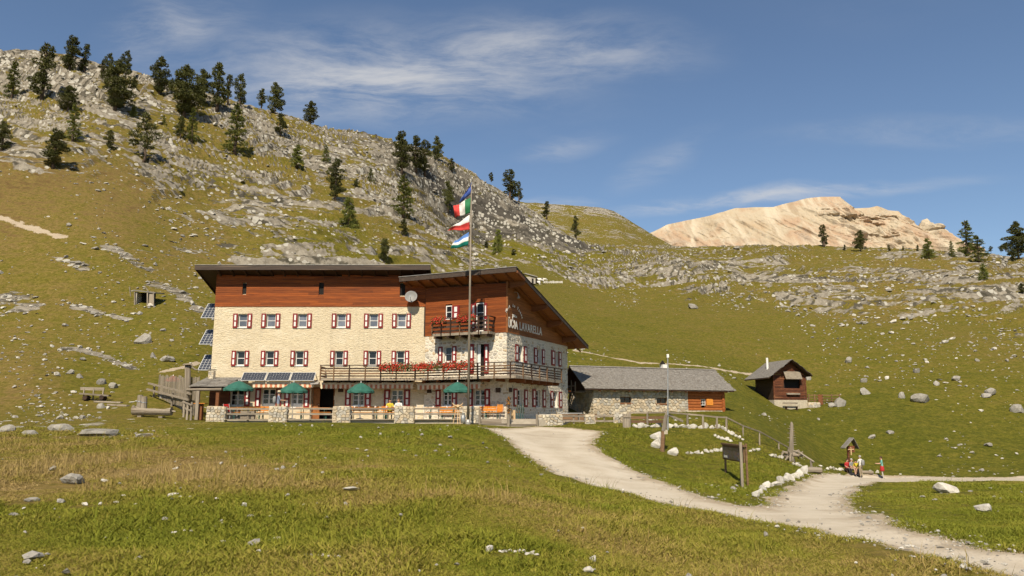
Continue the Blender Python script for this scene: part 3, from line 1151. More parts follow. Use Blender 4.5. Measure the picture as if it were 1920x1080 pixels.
def stones(face, s0, z0, cells, proud, mats, parent, rng, name='stone', limit=300):
    """each cell becomes a stone with rounded shoulders standing proud of the mortar"""
    n = 0
    rest = MB()
    for poly in sorted(cells, key=lambda p: -(max(q[0] for q in p) - min(q[0] for q in p))):
        cx = sum(p[0] for p in poly) / len(poly)
        cy_ = sum(p[1] for p in poly) / len(poly)
        pr = proud * rng.uniform(0.5, 1.3)
        mb = MB() if n < limit else rest
        k = len(poly)
        # cut the sharpest corners a little by sampling mid points
        ring0 = [(p[0], p[1]) for p in poly]
        ring1 = [(cx + (p[0] - cx) * 0.82 + rng.uniform(-.006, .006), cy_ + (p[1] - cy_) * 0.80) for p in poly]
        vs = [face.pt(s0 + a, z0 + b, -0.03) for a, b in ring0] + [face.pt(s0 + a, z0 + b, pr * 0.55) for a, b in ring0] + [face.pt(s0 + a, z0 + b, pr) for a, b in ring1]
        fs = [(i, (i + 1) % k, k + (i + 1) % k, k + i) for i in range(k)] + [(k + i, k + (i + 1) % k, 2 * k + (i + 1) % k, 2 * k + i) for i in range(k)] + [tuple(range(2 * k, 3 * k))]
        mb.add(vs, fs)
        if n < limit:
            mb.build(name, rng.choice(mats), parent)
        n += 1
    if rest.v:
        rest.build(name + 's', mats[0], parent)['kind'] = 'stuff'
# ================================================================== object materials
M_PLASTER = pm('cream_roughcast', (0.67, 0.565, 0.39), (0.59, 0.49, 0.33), 2.2, 0.92, 1.0, 5.0, 0, dist=0.09, stretch=(1, 1, 2.0), c3=(0.69, 0.595, 0.43))
def weather(m, amount=0.16, streak=0.12):
    """rain streaks and uneven ageing over a finished material"""
    t = NT(m.node_tree)
    b = m.node_tree.nodes['Principled BSDF']
    src = b.inputs['Base Color'].links[0].from_socket
    big = t.smooth(t.noise(world_pos(t), 0.35, 4, 0.6), 0.35, 0.7)
    run = t.smooth(t.noise(world_pos(t, 0.0, (1.6, 1.6, 0.12)), 1.3, 5, 0.65), 0.52, 0.75)
    col = t.mix(t.math('MULTIPLY', big, amount), src, (0.46, 0.37, 0.25))
    col = t.mix(t.math('MULTIPLY', run, streak), col, (0.34, 0.28, 0.20))
    t.set(b.inputs['Base Color'], col)


weather(M_PLASTER, 0.30, 0.28)
M_MORTAR = pm('pale_mortar', (0.70, 0.64, 0.53), (0.62, 0.56, 0.46), 5, 0.95, 0.6, 14, 0)
M_MORTAR_D = pm('grey_mortar', (0.36, 0.30, 0.22), (0.45, 0.385, 0.29), 5, 0.95, 0.6, 14, 0)
M_ST = [pm('stone_pale', (0.60, 0.53, 0.42), (0.50, 0.44, 0.34), 7, 0.9, 0.5, 16, .15), pm('stone_grey', (0.45, 0.40, 0.33), (0.36, 0.32, 0.26), 7, 0.9, 0.5, 16, .18), pm('stone_ochre', (0.50, 0.38, 0.24), (0.41, 0.31, 0.19), 7, 0.9, 0.5, 16, .15)]
M_STW = [pm('wall_stone_cream', (0.60, 0.52, 0.39), (0.48, 0.41, 0.30), 6, 0.92, 0.8, 12, .2, dist=.04), pm('wall_stone_sand', (0.53, 0.43, 0.30), (0.43, 0.345, 0.235), 6, 0.92, 0.8, 12, .2, dist=.04), pm('wall_stone_grey', (0.46, 0.42, 0.35), (0.37, 0.33, 0.27), 6, 0.92, 0.8, 12, .2, dist=.04)]
M_WHITE_ROCK = pm('white_limestone', (0.52, 0.485, 0.42), (0.42, 0.385, 0.325), 5, 0.9, 0.8, 12, .12, c3=(0.27, 0.24, 0.185), dist=0.04)
M_GREY_ROCK = pm('grey_limestone', (0.31, 0.285, 0.245), (0.235, 0.215, 0.18), 3.5, 0.92, 0.9, 9, .15, c3=(0.16, 0.145, 0.115), dist=0.06)


def wood(name, c1, c2, rot=0.0, along='x', vary=0.2, rough=0.7, c3=None):
    st = {'x': (0.6, 7, 9), 'y': (7, 0.6, 9), 'z': (7, 7, 0.6)}[along]
    return pm(name, c1, c2, 1.6, rough, 0.35, 5, vary, stretch=st, rot=rot, c3=c3)


A25 = R(25)
M_LARCH = wood('larch_boards', (0.265, 0.066, 0.009), (0.18, 0.041, 0.006), vary=0.28, c3=(0.12, 0.027, 0.005))
M_LARCH_F = wood('larch_boards_annexe', (0.24, 0.060, 0.009), (0.165, 0.038, 0.006), rot=A25, vary=0.24, c3=(0.12, 0.028, 0.006))
M_LARCH_G = wood('larch_boards_gable', (0.30, 0.115, 0.034), (0.22, 0.078, 0.022), rot=A25 - R(90), vary=0.2, c3=(0.17, 0.06, 0.018))
M_SOFFIT = wood('larch_soffit', (0.33, 0.13, 0.04), (0.24, 0.09, 0.027), rot=A25, vary=0.1)
M_DARKWOOD = wood('dark_stained_timber', (0.055, 0.030, 0.018), (0.035, 0.019, 0.012), vary=0.15)
M_FASCIA = wood('weathered_fascia', (0.075, 0.052, 0.038), (0.045, 0.032, 0.025), vary=0.1, c3=(0.14, 0.10, 0.07))
M_BEAM = wood('roof_beam_timber', (0.20, 0.075, 0.026), (0.145, 0.052, 0.018), rot=A25, vary=0.15)
M_GREYWOOD = wood('weathered_grey_wood', (0.30, 0.25, 0.19), (0.21, 0.17, 0.125), vary=0.22, rough=0.85, c3=(0.15, 0.115, 0.08))
M_GREYWOOD_Z = wood('weathered_grey_post', (0.30, 0.25, 0.19), (0.20, 0.165, 0.12), along='z', vary=0.22, rough=0.85, c3=(0.14, 0.11, 0.08))
M_BROWNWOOD = wood('brown_rail_wood', (0.20, 0.115, 0.060), (0.135, 0.075, 0.038), vary=0.25, rough=0.8)
M_RAILDARK = wood('dark_brown_rail', (0.048, 0.023, 0.012), (0.030, 0.015, 0.009), vary=0.3, rough=0.75)
M_HUTWOOD = wood('old_red_brown_logs', (0.13, 0.042, 0.017), (0.07, 0.025, 0.012), vary=0.35, rough=0.85, c3=(0.19, 0.08, 0.035))
M_BARNWOOD = wood('barn_larch_logs', (0.36, 0.115, 0.028), (0.26, 0.075, 0.018), vary=0.15)
M_ORANGE = wood('varnished_bench_wood', (0.62, 0.24, 0.035), (0.52, 0.18, 0.025), vary=0.1, rough=0.45)
M_PALEWOOD = wood('peeled_pale_wood', (0.58, 0.40, 0.22), (0.47, 0.31, 0.16), along='z', vary=0.1)
M_SHINGLE = pm('weathered_shingle', (0.225, 0.205, 0.18), (0.15, 0.135, 0.115), 6, 0.9, 0.5, 20, 0.2, c3=(0.14, 0.12, 0.10))
M_REDPAINT = pm('dark_red_paint', (0.225, 0.016, 0.014), (0.18, 0.013, 0.012), 9, 0.5, 0.1, 30, 0.1)
M_WHITEPAINT = pm('white_paint', (0.76, 0.73, 0.68), (0.70, 0.67, 0.62), 9, 0.5, 0.05, 30, 0.04)
M_SIGNWHITE = pm('white_sign_letters', (0.74, 0.70, 0.62), (0.66, 0.62, 0.54), 9, 0.6, 0.05, 30, 0.0)
M_STEEL = pm('galvanised_steel', (0.42, 0.42, 0.41), (0.34, 0.34, 0.33), 8, 0.45, 0.05, 30, 0.05, metal=0.6)
M_GREYMETAL = pm('grey_sheet_metal', (0.40, 0.38, 0.35), (0.32, 0.30, 0.275), 3, 0.5, 0.05, 20, 0.05, metal=0.3)
M_DISH = pm('grey_dish', (0.23, 0.225, 0.215), (0.20, 0.195, 0.185), 5, 0.5, 0.0, None, 0)
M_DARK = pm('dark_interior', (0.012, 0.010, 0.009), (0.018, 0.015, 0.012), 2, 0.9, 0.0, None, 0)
M_GREENCLOTH = pm('green_canvas', (0.020, 0.092, 0.068), (0.030, 0.120, 0.088), 3, 0.8, 0.15, 40, 0.06)
M_REDCLOTH = pm('faded_red_canvas', (0.62, 0.085, 0.060), (0.55, 0.07, 0.05), 3, 0.8, 0.1, 40, 0)
M_CREAMCLOTH = pm('cream_canvas', (0.72, 0.60, 0.42), (0.66, 0.54, 0.37), 6, 0.85, 0.1, 40, 0)
M_ORANGECLOTH = pm('salmon_canvas', (0.52, 0.19, 0.095), (0.47, 0.165, 0.08), 6, 0.85, 0.1, 40, 0)
M_REDPLASTIC = pm('red_plastic', (0.40, 0.016, 0.014), (0.34, 0.013, 0.012), 4, 0.4, 0, None, 0)
M_CREAMPAINT = pm('cream_awning_case', (0.60, 0.50, 0.36), (0.54, 0.45, 0.32), 6, 0.6, 0.05, 20, 0)
M_PAVING = pm('terrace_paving', (0.42, 0.36, 0.28), (0.34, 0.29, 0.22), 2.2, 0.9, 0.5, 9, 0, c3=(0.28, 0.24, 0.18))
M_LEAF = pm('geranium_leaves', (0.055, 0.105, 0.022), (0.085, 0.125, 0.03), 12, 0.7, 0, None, 0)
M_GERANIUM = pm('geranium_blossom', (0.44, 0.032, 0.016), (0.54, 0.06, 0.028), 14, 0.6, 0, None, 0)
M_GOLD = pm('dry_flowers', (0.45, 0.22, 0.05), (0.30, 0.13, 0.03), 15, 0.8, 0, None, 0)


def glass_mat():
    m, t, b = principled('window_glass')
    b.inputs['Base Color'].default_value = (0.012, 0.013, 0.014, 1)
    b.inputs['Roughness'].default_value = 0.04
    b.inputs['Specular IOR Level'].default_value = 0.5
    n = t.noise(world_pos(t), 0.9, 2, 0.5)
    bp = t.n('ShaderNodeBump')
    bp.inputs['Strength'].default_value = 0.05
    bp.inputs['Distance'].default_value = 0.1
    t.set(bp.inputs['Height'], n)
    t.set(b.inputs['Normal'], bp.outputs[0])
    return m


def cell_mat():
    m, t, b = principled('solar_cells')
    n = t.noise(world_pos(t), 7, 3, 0.6)
    t.set(b.inputs['Base Color'], t.mix(n, (0.030, 0.036, 0.050), (0.055, 0.060, 0.075)))
    b.inputs['Roughness'].default_value = 0.22
    return m


M_GLASS = glass_mat()
M_CELL = cell_mat()
M_GLASS2 = pm('curtain_sky_glass', (0.15, 0.16, 0.19), (0.10, 0.11, 0.135), 1.5, 0.08, 0, None, 0.3, spec=0.5)  # grey-blue base paints a sky reflection into the curtained panes
M_PANELFRAME = pm('aluminium_frame', (0.62, 0.61, 0.58), (0.55, 0.54, 0.51), 6, 0.4, 0, None, 0, metal=0.3)
# ================================================================== the mountain lodge
rng = random.Random(4)
XL = P(399, 640, 55).x
A_ = P(950, 700, 52.2)
cA, sA = math.cos(A25), math.sin(A25)
FM = Face((XL, 55), (1, 0, 0), (0, -1, 0))
S_F, N_F = V(cA, -sA, 0), V(-sA, -cA, 0)
S_G, N_G = V(sA, cA, 0), V(cA, -sA, 0)
MO, AO, BO = 0.96, 1.28, 1.5                      # overhangs: main roof, annexe roof, balcony
LF = 6.35                                         # annexe front length
J_ = V(A_.x, A_.y, 0) - S_F * LF                  # where the annexe meets the main block
FA = Face(J_, S_F, N_F)
FG = Face(A_, S_G, N_G)
LG = 11.3
LM = J_.x - XL + 0.05                             # main facade length
TZ = 1.62                                         # terrace level
lodge = thing('mountain_lodge', 'large cream stone mountain lodge with red shuttered windows and larch upper storey', 'lodge', (XL + LM / 2, 55, TZ))


def part(mb, name, mat, **k):
    return mb.build(name, mat, lodge, **k)


TAN = math.tan(R(16))
# roof undersides
EAVE_M = P(580, 506, 55 - MO).z                  # lower edge of main fascia
EAVE_A = P(968, 509, 50.5).z


def under_m(y):
    return EAVE_M - (y - (55 - MO)) * TAN


def under_a(sg):                                  # along the gable, sg = 0 at the front corner
    return EAVE_A - (sg + AO) * TAN


WOOD_M = FM.sz(600, 575)[1]
WOOD_A = FA.sz(930, 624)[1]
TOP_M = under_m(55)

# ---- openings, traced as pixel rectangles: frame, left shutter, right shutter
def win_rects(face, x0, x1, y0, y1):
    s0, s1, z0, z1 = face.rect(x0, y0, x1, y1)
    return s0, s1, z0, z1


openings = {'m': [], 'f': [], 'g': []}
windows = []


def add_window(key, face, fx0, fx1, y0, y1, lsh, rsh, cols=1, rows=2, french=False, sh_y=None, dark=False):
    r = win_rects(face, fx0, fx1, y0, y1)
    openings[key].append(r)
    windows.append((key, face, r, lsh, rsh, sh_y or (y0, y1), cols, rows, french, dark))


for x in (437, 490, 549, 622, 682.5, 735):
    add_window('m', FM, x + 9.5, x + 26.5, 588.5, 614, (x, x + 8.7), (x + 27, x + 35.5))
for x in (434, 489, 544.5, 619, 681.5, 734):
    add_window('m', FM, x + 9, x + 24.5, 658, 685.5, (x, x + 8.2), (x + 25, x + 33))
add_window('m', FM, 432, 457, 730, 761, (422, 431.5), (458.5, 469), 2, 3)
add_window('m', FM, 491, 516, 729, 764, (478.5, 489), (517.5, 527.5), 2, 3, True)
add_window('m', FM, 545, 568, 730, 764, (533, 543.5), (569.5, 580), 2, 3, True)
add_window('m', FM, 661, 682.5, 731, 761, (647, 658), (684, 695.5), 2, 3)
add_window('m', FM, 733.5, 756, 731, 761, (720, 731.5), (757.5, 769), 2, 3)
door_r = FM.rect(585, 728, 625, 793)
openings['m'].append((door_r[0], door_r[1], TZ, door_r[3]))
add_window('f', FA, 830, 846, 731, 761, (817, 826.5), (847.5, 857), 2, 3)
add_window('f', FA, 889, 908.5, 730, 761, (877, 887), (909, 919), 2, 3)
add_window('f', FA, 833, 847, 650, 679, (822, 830), (848, 856), 1, 2)
upper_win = FA.rect(836, 573, 848, 598)
up_door = FA.rect(893, 568, 908, 621)
bal_door = FA.rect(893, 645, 908, 705)
for x0, x1, y0, y1, l, r in ((971, 979, 730, 762, (962.5, 969.5), (982.5, 989)), (1005.5, 1013, 731, 763, (998, 1004.5), (1017, 1023)), (1038, 1045, 734, 764, (1032, 1037), (1048, 1053.5)),
                             (973, 980, 648, 678, (966, 971.7), (982, 988)), (1008, 1014, 654, 682, (1001, 1007), (1016, 1021)), (1041.5, 1046, 659, 686, (1033.5, 1040.6), (1047, 1052))):
    add_window('g', FG, x0, x1, y0, y1, l, r, 1, 2 if y0 < 700 else 3)
openings['f'] += [(bal_door[0], bal_door[1], bal_door[2] - 0.0, bal_door[3])]
vents_m = [FM.rect(*r) for r in ((455, 531, 462.5, 551), (598, 530, 607.5, 552), (750, 531, 760, 554))]

# ---- walls
mb = MB()
FM.wall(mb, 0, LM, TZ - 0.4, WOOD_M, openings['m'])
FM.box(mb, 0.0, LM, WOOD_M, TOP_M, -0.3, -0.06)
DEPTH_M = 9.5
FL = Face((XL, 55 + DEPTH_M), (0, -1, 0), (-1, 0, 0))          # left side wall
FL.wall(mb, 0, DEPTH_M, TZ - 0.6, WOOD_M, [])
mb.add([V(XL, 55 + DEPTH_M, TZ - .6), V(XL + LM + 4, 55 + DEPTH_M, TZ - .6), V(XL + LM + 4, 55 + DEPTH_M, under_m(55 + DEPTH_M)), V(XL, 55 + DEPTH_M, under_m(55 + DEPTH_M))], [(0, 1, 2, 3)])
mb.add([V(XL + .06, 55, WOOD_M), V(XL + .06, 55 + DEPTH_M, WOOD_M), V(XL + .06, 55 + DEPTH_M, under_m(55 + DEPTH_M)), V(XL + .06, 55, TOP_M)], [(0, 1, 2, 3)])
part(mb, 'wall', M_PLASTER)
mb = MB()
FA.wall(mb, 0, LF, TZ - 0.4, WOOD_A, openings['f'])
FG.wall(mb, 0, LG, TZ - 0.6, WOOD_A, openings['g'])
stone_wall = part(mb, 'stone_wall', M_MORTAR)
mb = MB()                                          # backing behind the annexe boards
mb.add([FA.pt(-0.3, WOOD_A, -.05), FA.pt(LF, WOOD_A, -.05), FA.pt(LF, under_a(0), -.05), FA.pt(-0.3, under_a(0), -.05)], [(0, 1, 2, 3)])
mb.add([FG.pt(0, WOOD_A, -.05), FG.pt(LG, WOOD_A, -.05), FG.pt(LG, max(under_a(LG), WOOD_A), -.05), FG.pt(0, under_a(0), -.05)], [(0, 1, 2, 3)])
q0, q1 = FG.pt(LG, TZ - .6), FG.pt(LG, TZ - .6) - S_F * 9
mb.add([q0, q1, V(q1.x, q1.y, under_a(LG)), V(q0.x, q0.y, under_a(LG))], [(0, 1, 2, 3)])
part(mb, 'timber_backing', M_DARKWOOD)

# ---- rubble stones of the annexe, every stone of its own
for face, L, key in ((FA, LF, 'f'), (FG, LG, 'g')):
    hs = [(a, b, c - TZ + 0.3, d - TZ + 0.3) for a, b, c, d in openings[key]]
    cells = rubble_cells(L, WOOD_A - TZ + 0.28, 0.30, 0.22, rng, hs, 0.065)
    stones(face, 0, TZ - 0.3, cells, 0.022, [M_ST[0], M_ST[0], M_ST[1], M_ST[2]], stone_wall, rng, limit=300)

# ---- larch boards, row by row
BH = 0.145


def boards(face, s0, s1, z0, top, holes, mat, name='board', seg=(3.0, 5.0)):
    tf = top if callable(top) else (lambda s: top)
    z = z0
    while z < max(tf(s0), tf(s1)) - 0.02:
        z1 = z + BH
        spans = [(s0, s1)]
        for a, b, c, d in holes:
            if d > z + 0.02 and c < z1 - 0.02:
                nxt = []
                for p, q in spans:
                    if b <= p or a >= q:
                        nxt.append((p, q))
                    else:
                        if a > p + .03:
                            nxt.append((p, a))
                        if b < q - .03:
                            nxt.append((b, q))
                spans = nxt
        for p, q in spans:
            cuts = [p]
            while q - cuts[-1] > seg[1]:
                cuts.append(cuts[-1] + rng.uniform(*seg))
            cuts.append(q)
            for a, b in zip(cuts[:-1], cuts[1:]):
                b -= 0.006 if b < q else 0
                # slanted end where the roof cuts the row
                bt = b
                if tf(b) < z1:
                    lo, hi = a, b
                    if tf(a) < z + 0.02:
                        continue
                    for _ in range(20):
                        m = (lo + hi) / 2
                        if tf(m) > z1:
                            lo = m
                        else:
                            hi = m
                    bt = lo
                    lo, hi = a, b
                    for _ in range(20):
                        m = (lo + hi) / 2
                        if tf(m) > z:
                            lo = m
                        else:
                            hi = m
                    b = lo
                if b - a < 0.05:
                    continue
                o = rng.uniform(0, 0.008)
                zz = z1 - 0.008
                mb = MB().prism([face.pt(a, z, -.04), face.pt(b, z, -.04), face.pt(max(bt, a + .02), zz, -.04), face.pt(a, zz, -.04)], face.N * (0.075 + o))
                mb.build(name, mat, lodge)
        z = z1


boards(FM, 0, LM - 0.02, WOOD_M, TOP_M, vents_m, M_LARCH)
boards(FA, 0, LF, WOOD_A, under_a(-0.05), [upper_win, up_door], M_LARCH_F)
boards(FG, 0.06, LG, WOOD_A, under_a, [], M_LARCH_G)
part(MB().obox(FA.pt(LF - 0.02, WOOD_A - .02, 0), S_F * 0.13, N_F * 0.06, V(0, 0, under_a(-.1) - WOOD_A)), 'corner_board', M_LARCH_G)
for r in vents_m:
    mb = MB()
    FM.box(mb, r[0], r[1], r[2], r[3], -.2, -.05)
    part(mb, 'vent_opening', M_DARK)

# ---- windows with frames, panes, sills and shutters
def make_shutter(face, s0, s1, z0, z1, name='shutter', out=0.035):
    mb = MB()
    w, h = s1 - s0, z1 - z0
    face.box(mb, s0, s1, z0, z1, out, out + 0.035)
    sh = part(mb, name, M_REDPAINT)
    bw = max(0.06, 0.31 * w)
    zm = z0 + h * 0.47
    for a, b in ((z0 + h * 0.11, zm - h * 0.05), (zm + h * 0.05, z1 - h * 0.10)):
        mb = MB()
        face.box(mb, s0 + bw, s1 - bw, a, b, out + 0.036, out + 0.045)
        mb.build('panel', M_WHITEPAINT, sh)
    return sh


def make_window(face, r, cols, rows, french=False, depth=0.15, frame=M_WHITEPAINT, glass=None):
    s0, s1, z0, z1 = r
    fw = 0.065
    mb = MB()
    o0, o1 = -depth - 0.05, -depth
    face.box(mb, s0, s0 + fw, z0, z1, o0, o1)
    face.box(mb, s1 - fw, s1, z0, z1, o0, o1)
    bot = 0.28 if french else fw + 0.02
    face.box(mb, s0 + fw, s1 - fw, z0, z0 + bot, o0, o1 - .002)
    face.box(mb, s0 + fw, s1 - fw, z1 - fw, z1, o0, o1 - .002)
    for i in range(1, cols):
        sm = s0 + (s1 - s0) * i / cols
        face.box(mb, sm - 0.055, sm + 0.055, z0 + bot, z1 - fw, o0, o1 - .004)
    for i in range(1, rows):
        zm = z0 + bot + (z1 - fw - z0 - bot) * i / rows
        face.box(mb, s0 + fw, s1 - fw, zm - 0.02, zm + 0.02, o0, o1 - .008)
    w = part(mb, 'window', frame)
    for c in range(cols):
        for k in range(rows):
            a = s0 + fw + (s1 - s0 - 2 * fw) * c / cols
            b = s0 + fw + (s1 - s0 - 2 * fw) * (c + 1) / cols
            e = z0 + bot + (z1 - fw - z0 - bot) * k / rows
            f = z0 + bot + (z1 - fw - z0 - bot) * (k + 1) / rows
            mb = MB()
            face.box(mb, a, b, e, f, o0 + .012, o0 + .02)
            mb.build('pane', glass or M_GLASS, w)
    mb = MB()
    face.box(mb, s0 - 0.04, s1 + 0.04, z0 - 0.05, z0 - 0.002, -depth, 0.05)
    mb.build('sill', M_WHITEPAINT, w)
    return w


for key, face, r, lsh, rsh, shy, cols, rows, french, dark in windows:
    make_window(face, r, cols, rows, french, glass=M_GLASS2 if key == 'm' and shy[0] < 600 else None)
    for sx in (lsh, rsh):
        a, b, c, d = face.rect(sx[0], shy[0], sx[1], shy[1], 0.03)
        make_shutter(face, a, b, r[2] - 0.03, r[3] + 0.02)
make_window(FA, upper_win, 1, 2, depth=0.02)
a, b, c, d = FA.rect(848.5, 573, 862.5, 598)
make_shutter(FA, a, b, c, d, out=0.05)
make_window(FA, up_door, 1, 3, depth=0.02)
for sx in ((884.5, 893), (908.5, 914)):
    a, b, c, d = FA.rect(sx[0], 568, sx[1], 621)
    make_shutter(FA, a, b, c, d, out=0.05)
# balcony door, one leaf open
s0, s1, z0, z1 = bal_door
mb = MB()
FA.box(mb, s0, s1, z0, z1, -.5, -.3)
part(mb, 'door_recess', M_DARK)
mb = MB().obox(FA.pt(s0 + 0.02, z0 + .02, -.2), (S_F * 0.25 + N_F * 0.05), N_F * 0.04, V(0, 0, z1 - z0 - .04))
part(mb, 'balcony_door', M_WHITEPAINT)
for sx in ((881, 889), (908.5, 917)):
    a, b, c, d = FA.rect(sx[0], 645, sx[1], 700)
    make_shutter(FA, a, b, c, d)
# entrance: dark passage, brown open leaf
s0, s1, z0, z1 = openings['m'][-1] if False else (door_r[0], door_r[1], TZ, door_r[3])
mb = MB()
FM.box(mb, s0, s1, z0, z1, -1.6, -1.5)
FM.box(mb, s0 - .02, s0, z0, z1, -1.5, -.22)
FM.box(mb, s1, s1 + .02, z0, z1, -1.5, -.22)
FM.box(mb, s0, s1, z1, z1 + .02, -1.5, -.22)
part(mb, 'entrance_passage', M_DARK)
mb = MB()
FM.box(mb, s0 + .03, s0 + .5, z0 + .02, z1 - .02, -.16, -.10)
leaf = part(mb, 'entrance_door', M_LARCH_G)
mb = MB()
FM.box(mb, s0 + .43, s0 + .46, z0 + 1.0, z0 + 1.06, -.10, -.04)
mb.build('handle', M_STEEL, leaf)
mb = MB()
FM.box(mb, s0 - .07, s0, z0, z1 + .07, -.02, .03)
FM.box(mb, s0, s1 + .07, z1, z1 + .07, -.02, .032)
FM.box(mb, s1, s1 + .07, z0, z1, -.02, .03)
part(mb, 'door_frame', M_BEAM)
# small dark vents in the stone, notices by the door
for face, r in ((FM, (634, 728, 644, 735)), (FA, (801, 730, 809, 737)), (FA, (929.5, 727, 939, 736)), (FG, (954, 727, 960, 735))):
    a, b, c, d = face.rect(*r)
    mb = MB()
    face.box(mb, a, b, c, d, .0, .035)
    part(mb, 'vent_grille', M_DARKWOOD)
for r in ((626.5, 742, 630, 750), (633, 741, 637, 751)):
    a, b, c, d = FM.rect(*r)
    mb = MB()
    FM.box(mb, a, b, c, d, .01, .035)
    part(mb, 'notice_board', M_CREAMPAINT)

# ---- roofs
TH = 0.34
x0r = P(366, 500, 55 - MO).x
x1r = P(806, 500, 55 - MO).x
yf, yb = 55 - MO, 55 + DEPTH_M + 1.0


def slab(poly_xy, zf, th):
    lo = [V(x, y, zf(x, y)) for x, y in poly_xy]
    return MB().prism(lo, V(0, 0, th))


roof = part(slab([(x0r, yf + .05), (x1r, yf + .05), (x1r, yb), (x0r, yb)], lambda x, y: under_m(y) + 0.12, 0.14), 'roof', M_DARKWOOD)
MB().obox(V(x0r - .03, yf - .02, EAVE_M), V(x1r - x0r + .06, 0, 0), V(0, .07, 0), V(0, 0, TH)).build('fascia', M_FASCIA, roof)
MB().obox(V(x0r - .05, yf - .05, EAVE_M + TH + .002), V(x1r - x0r + .1, 0, 0), V(0, .25, -.25 * TAN), V(0, 0, .03)).build('roof_edge', M_GREYMETAL, roof)
for xx in (x0r, x1r - .06):
    MB().prism([V(xx, yf + .05, EAVE_M - .0), V(xx, yb, under_m(yb)), V(xx, yb, under_m(yb) + TH), V(xx, yf + .05, EAVE_M + TH - .01)], V(.06, 0, 0)).build('verge_board', M_DARKWOOD, roof)
n = 17
for i in range(n):
    x = XL + 0.25 + (LM - 0.4) * i / (n - 1)
    MB().prism([V(x, yf + .07, EAVE_M - .04), V(x, 55.2, under_m(55.2) - .04), V(x, 55.2, under_m(55.2) + .12), V(x, yf + .07, EAVE_M + .12)], V(.13, 0, 0)).build('rafter', M_DARKWOOD, roof)
# annexe roof, plan follows the annexe
L0, L1 = -1.05 - 0.40, LF + AO                   # along the front


def ap(sf, sg):                                    # plan point: sf along the front, sg along the gable
    return FA.p0 + S_F * sf + S_G * sg


def aroof(sf0, sf1, sg0, sg1, dz, th):
    q = [ap(sf0, sg0), ap(sf1, sg0), ap(sf1, sg1), ap(sf0, sg1)]
    hs = [under_a(sg0), under_a(sg0), under_a(sg1), under_a(sg1)]
    return MB().prism([V(p.x, p.y, h + dz) for p, h in zip(q, hs)], V(0, 0, th))


SG0, SG1 = -AO, LG + 1.45
aro = part(aroof(L0, L1, SG0 + .05, SG1, 0.10, 0.05), 'annexe_roof', M_SOFFIT)
aroof(L0, L1, SG0 + .05, SG1, 0.152, 0.16).build('roof_covering', M_DARKWOOD, aro)
aroof(L0 - .02, L1 + .02, SG0, SG0 + .05, 0.0, 0.31).build('fascia', M_FASCIA, aro)
aroof(L1 - .05, L1 + .01, SG0 + .05, SG1, 0.03, 0.27).build('verge_board', M_FASCIA, aro)
aroof(L0 - .05, L1 + .05, SG0 - .04, SG0 + .2, 0.313, 0.03).build('roof_edge', M_GREYMETAL, aro)
aroof(L1 - .06, L1 + .04, SG0 + .2, SG1, 0.305, 0.025).build('verge_edge', M_DARKWOOD, aro)
for i in range(10):                                # rafters showing under the front eave
    s = L0 + 0.35 + (LF + 0.9 - L0) * i / 9.0
    aroof(s, s + .13, SG0 + .06, -0.0, -0.06, 0.16).build('rafter', M_BEAM, aro)
for i in range(7):                                 # rafters along the gable overhang
    a0 = -0.2 + i * 2.05
    q = under_a(a0)
    aroof(LF + .35, LF + .45, max(a0 - .9, SG0 + .1), a0 + 1.15, 0.02, 0.08).build('batten', M_BEAM, aro)
for sg in (0.3, 4.2, 7.1, 10.2):                   # purlin ends
    h = under_a(sg)
    p = ap(LF - .2, sg - .12)
    mb = MB().prism([V(p.x, p.y, h - .38), V(*(p + S_F * 1.25).to_2d(), h - .22), V(*(p + S_F * 1.42).to_2d(), h - .10), V(*(p + S_F * 1.42).to_2d(), h + .09), V(p.x, p.y, h + .09)], S_G * 0.24)
    mb.build('purlin', M_BEAM, aro)
lp = FG.pt(1.15, under_a(1.1) - .55, .35)
mb = MB().tube([FG.pt(1.1, lp.z + .3, .05), FG.pt(1.1, lp.z + .25, .3), lp], 0.025, 6)
mb.lathe(lp - V(0, 0, .16), [(0.10, 0), (0.12, .04), (0.05, .16), (.02, .2)], 10)
part(mb, 'gable_lamp', M_GREYMETAL)

# ---- lettering on the gable
def text_part(body, size, name, frame, s, z, mat, out=0.09, ext=0.012, spacing=1.0, bold=0.0, rotz=0.0):
    cu = bpy.data.curves.new(name, 'FONT')
    cu.body = body
    cu.size = size
    cu.extrude = ext
    cu.space_character = spacing
    cu.offset = bold
    ob = bpy.data.objects.new(name, cu)
    COL.objects.link(ob)
    dg = bpy.context.evaluated_depsgraph_get()
    me = bpy.data.meshes.new_from_object(ob.evaluated_get(dg))
    bpy.data.objects.remove(ob)
    me.materials.clear()
    me.materials.append(mat)
    basis = Matrix((frame.S, UP, frame.N)).transposed().to_4x4()
    me.transform(basis @ Matrix.Rotation(rotz, 4, 'Z'))
    w = max((v.co.dot(frame.S) for v in me.vertices), default=0)
    o = put(name, me, frame.pt(s, z, out), lodge)
    return o, w


def squeeze(o, kx, kz, frame):
    b = Matrix((frame.S, UP, frame.N)).transposed()
    o.data.transform((b @ Matrix.Diagonal((kx, kz, 1)) @ b.transposed()).to_4x4())


for word, xa, xb, ya, yb_, fat, gapk in (('ÜĆIA', 952.5, 971, 600, 616, 0.024, 1.1), ('LAVARELLA', 974, 1016, 606, 628, 0.012, 1.15)):
    s_a, s_b = FG.sz(xa, 612, .09)[0], FG.sz(xb, 620, .09)[0]
    z_b = FG.sz(971, 617.5, .09)[1]
    o, w = text_part(word, 1.0, 'lettering', FG, s_a, z_b, M_SIGNWHITE, bold=fat, spacing=gapk)
    squeeze(o, (s_b - s_a) / max(w, .01), 0.80, FG)
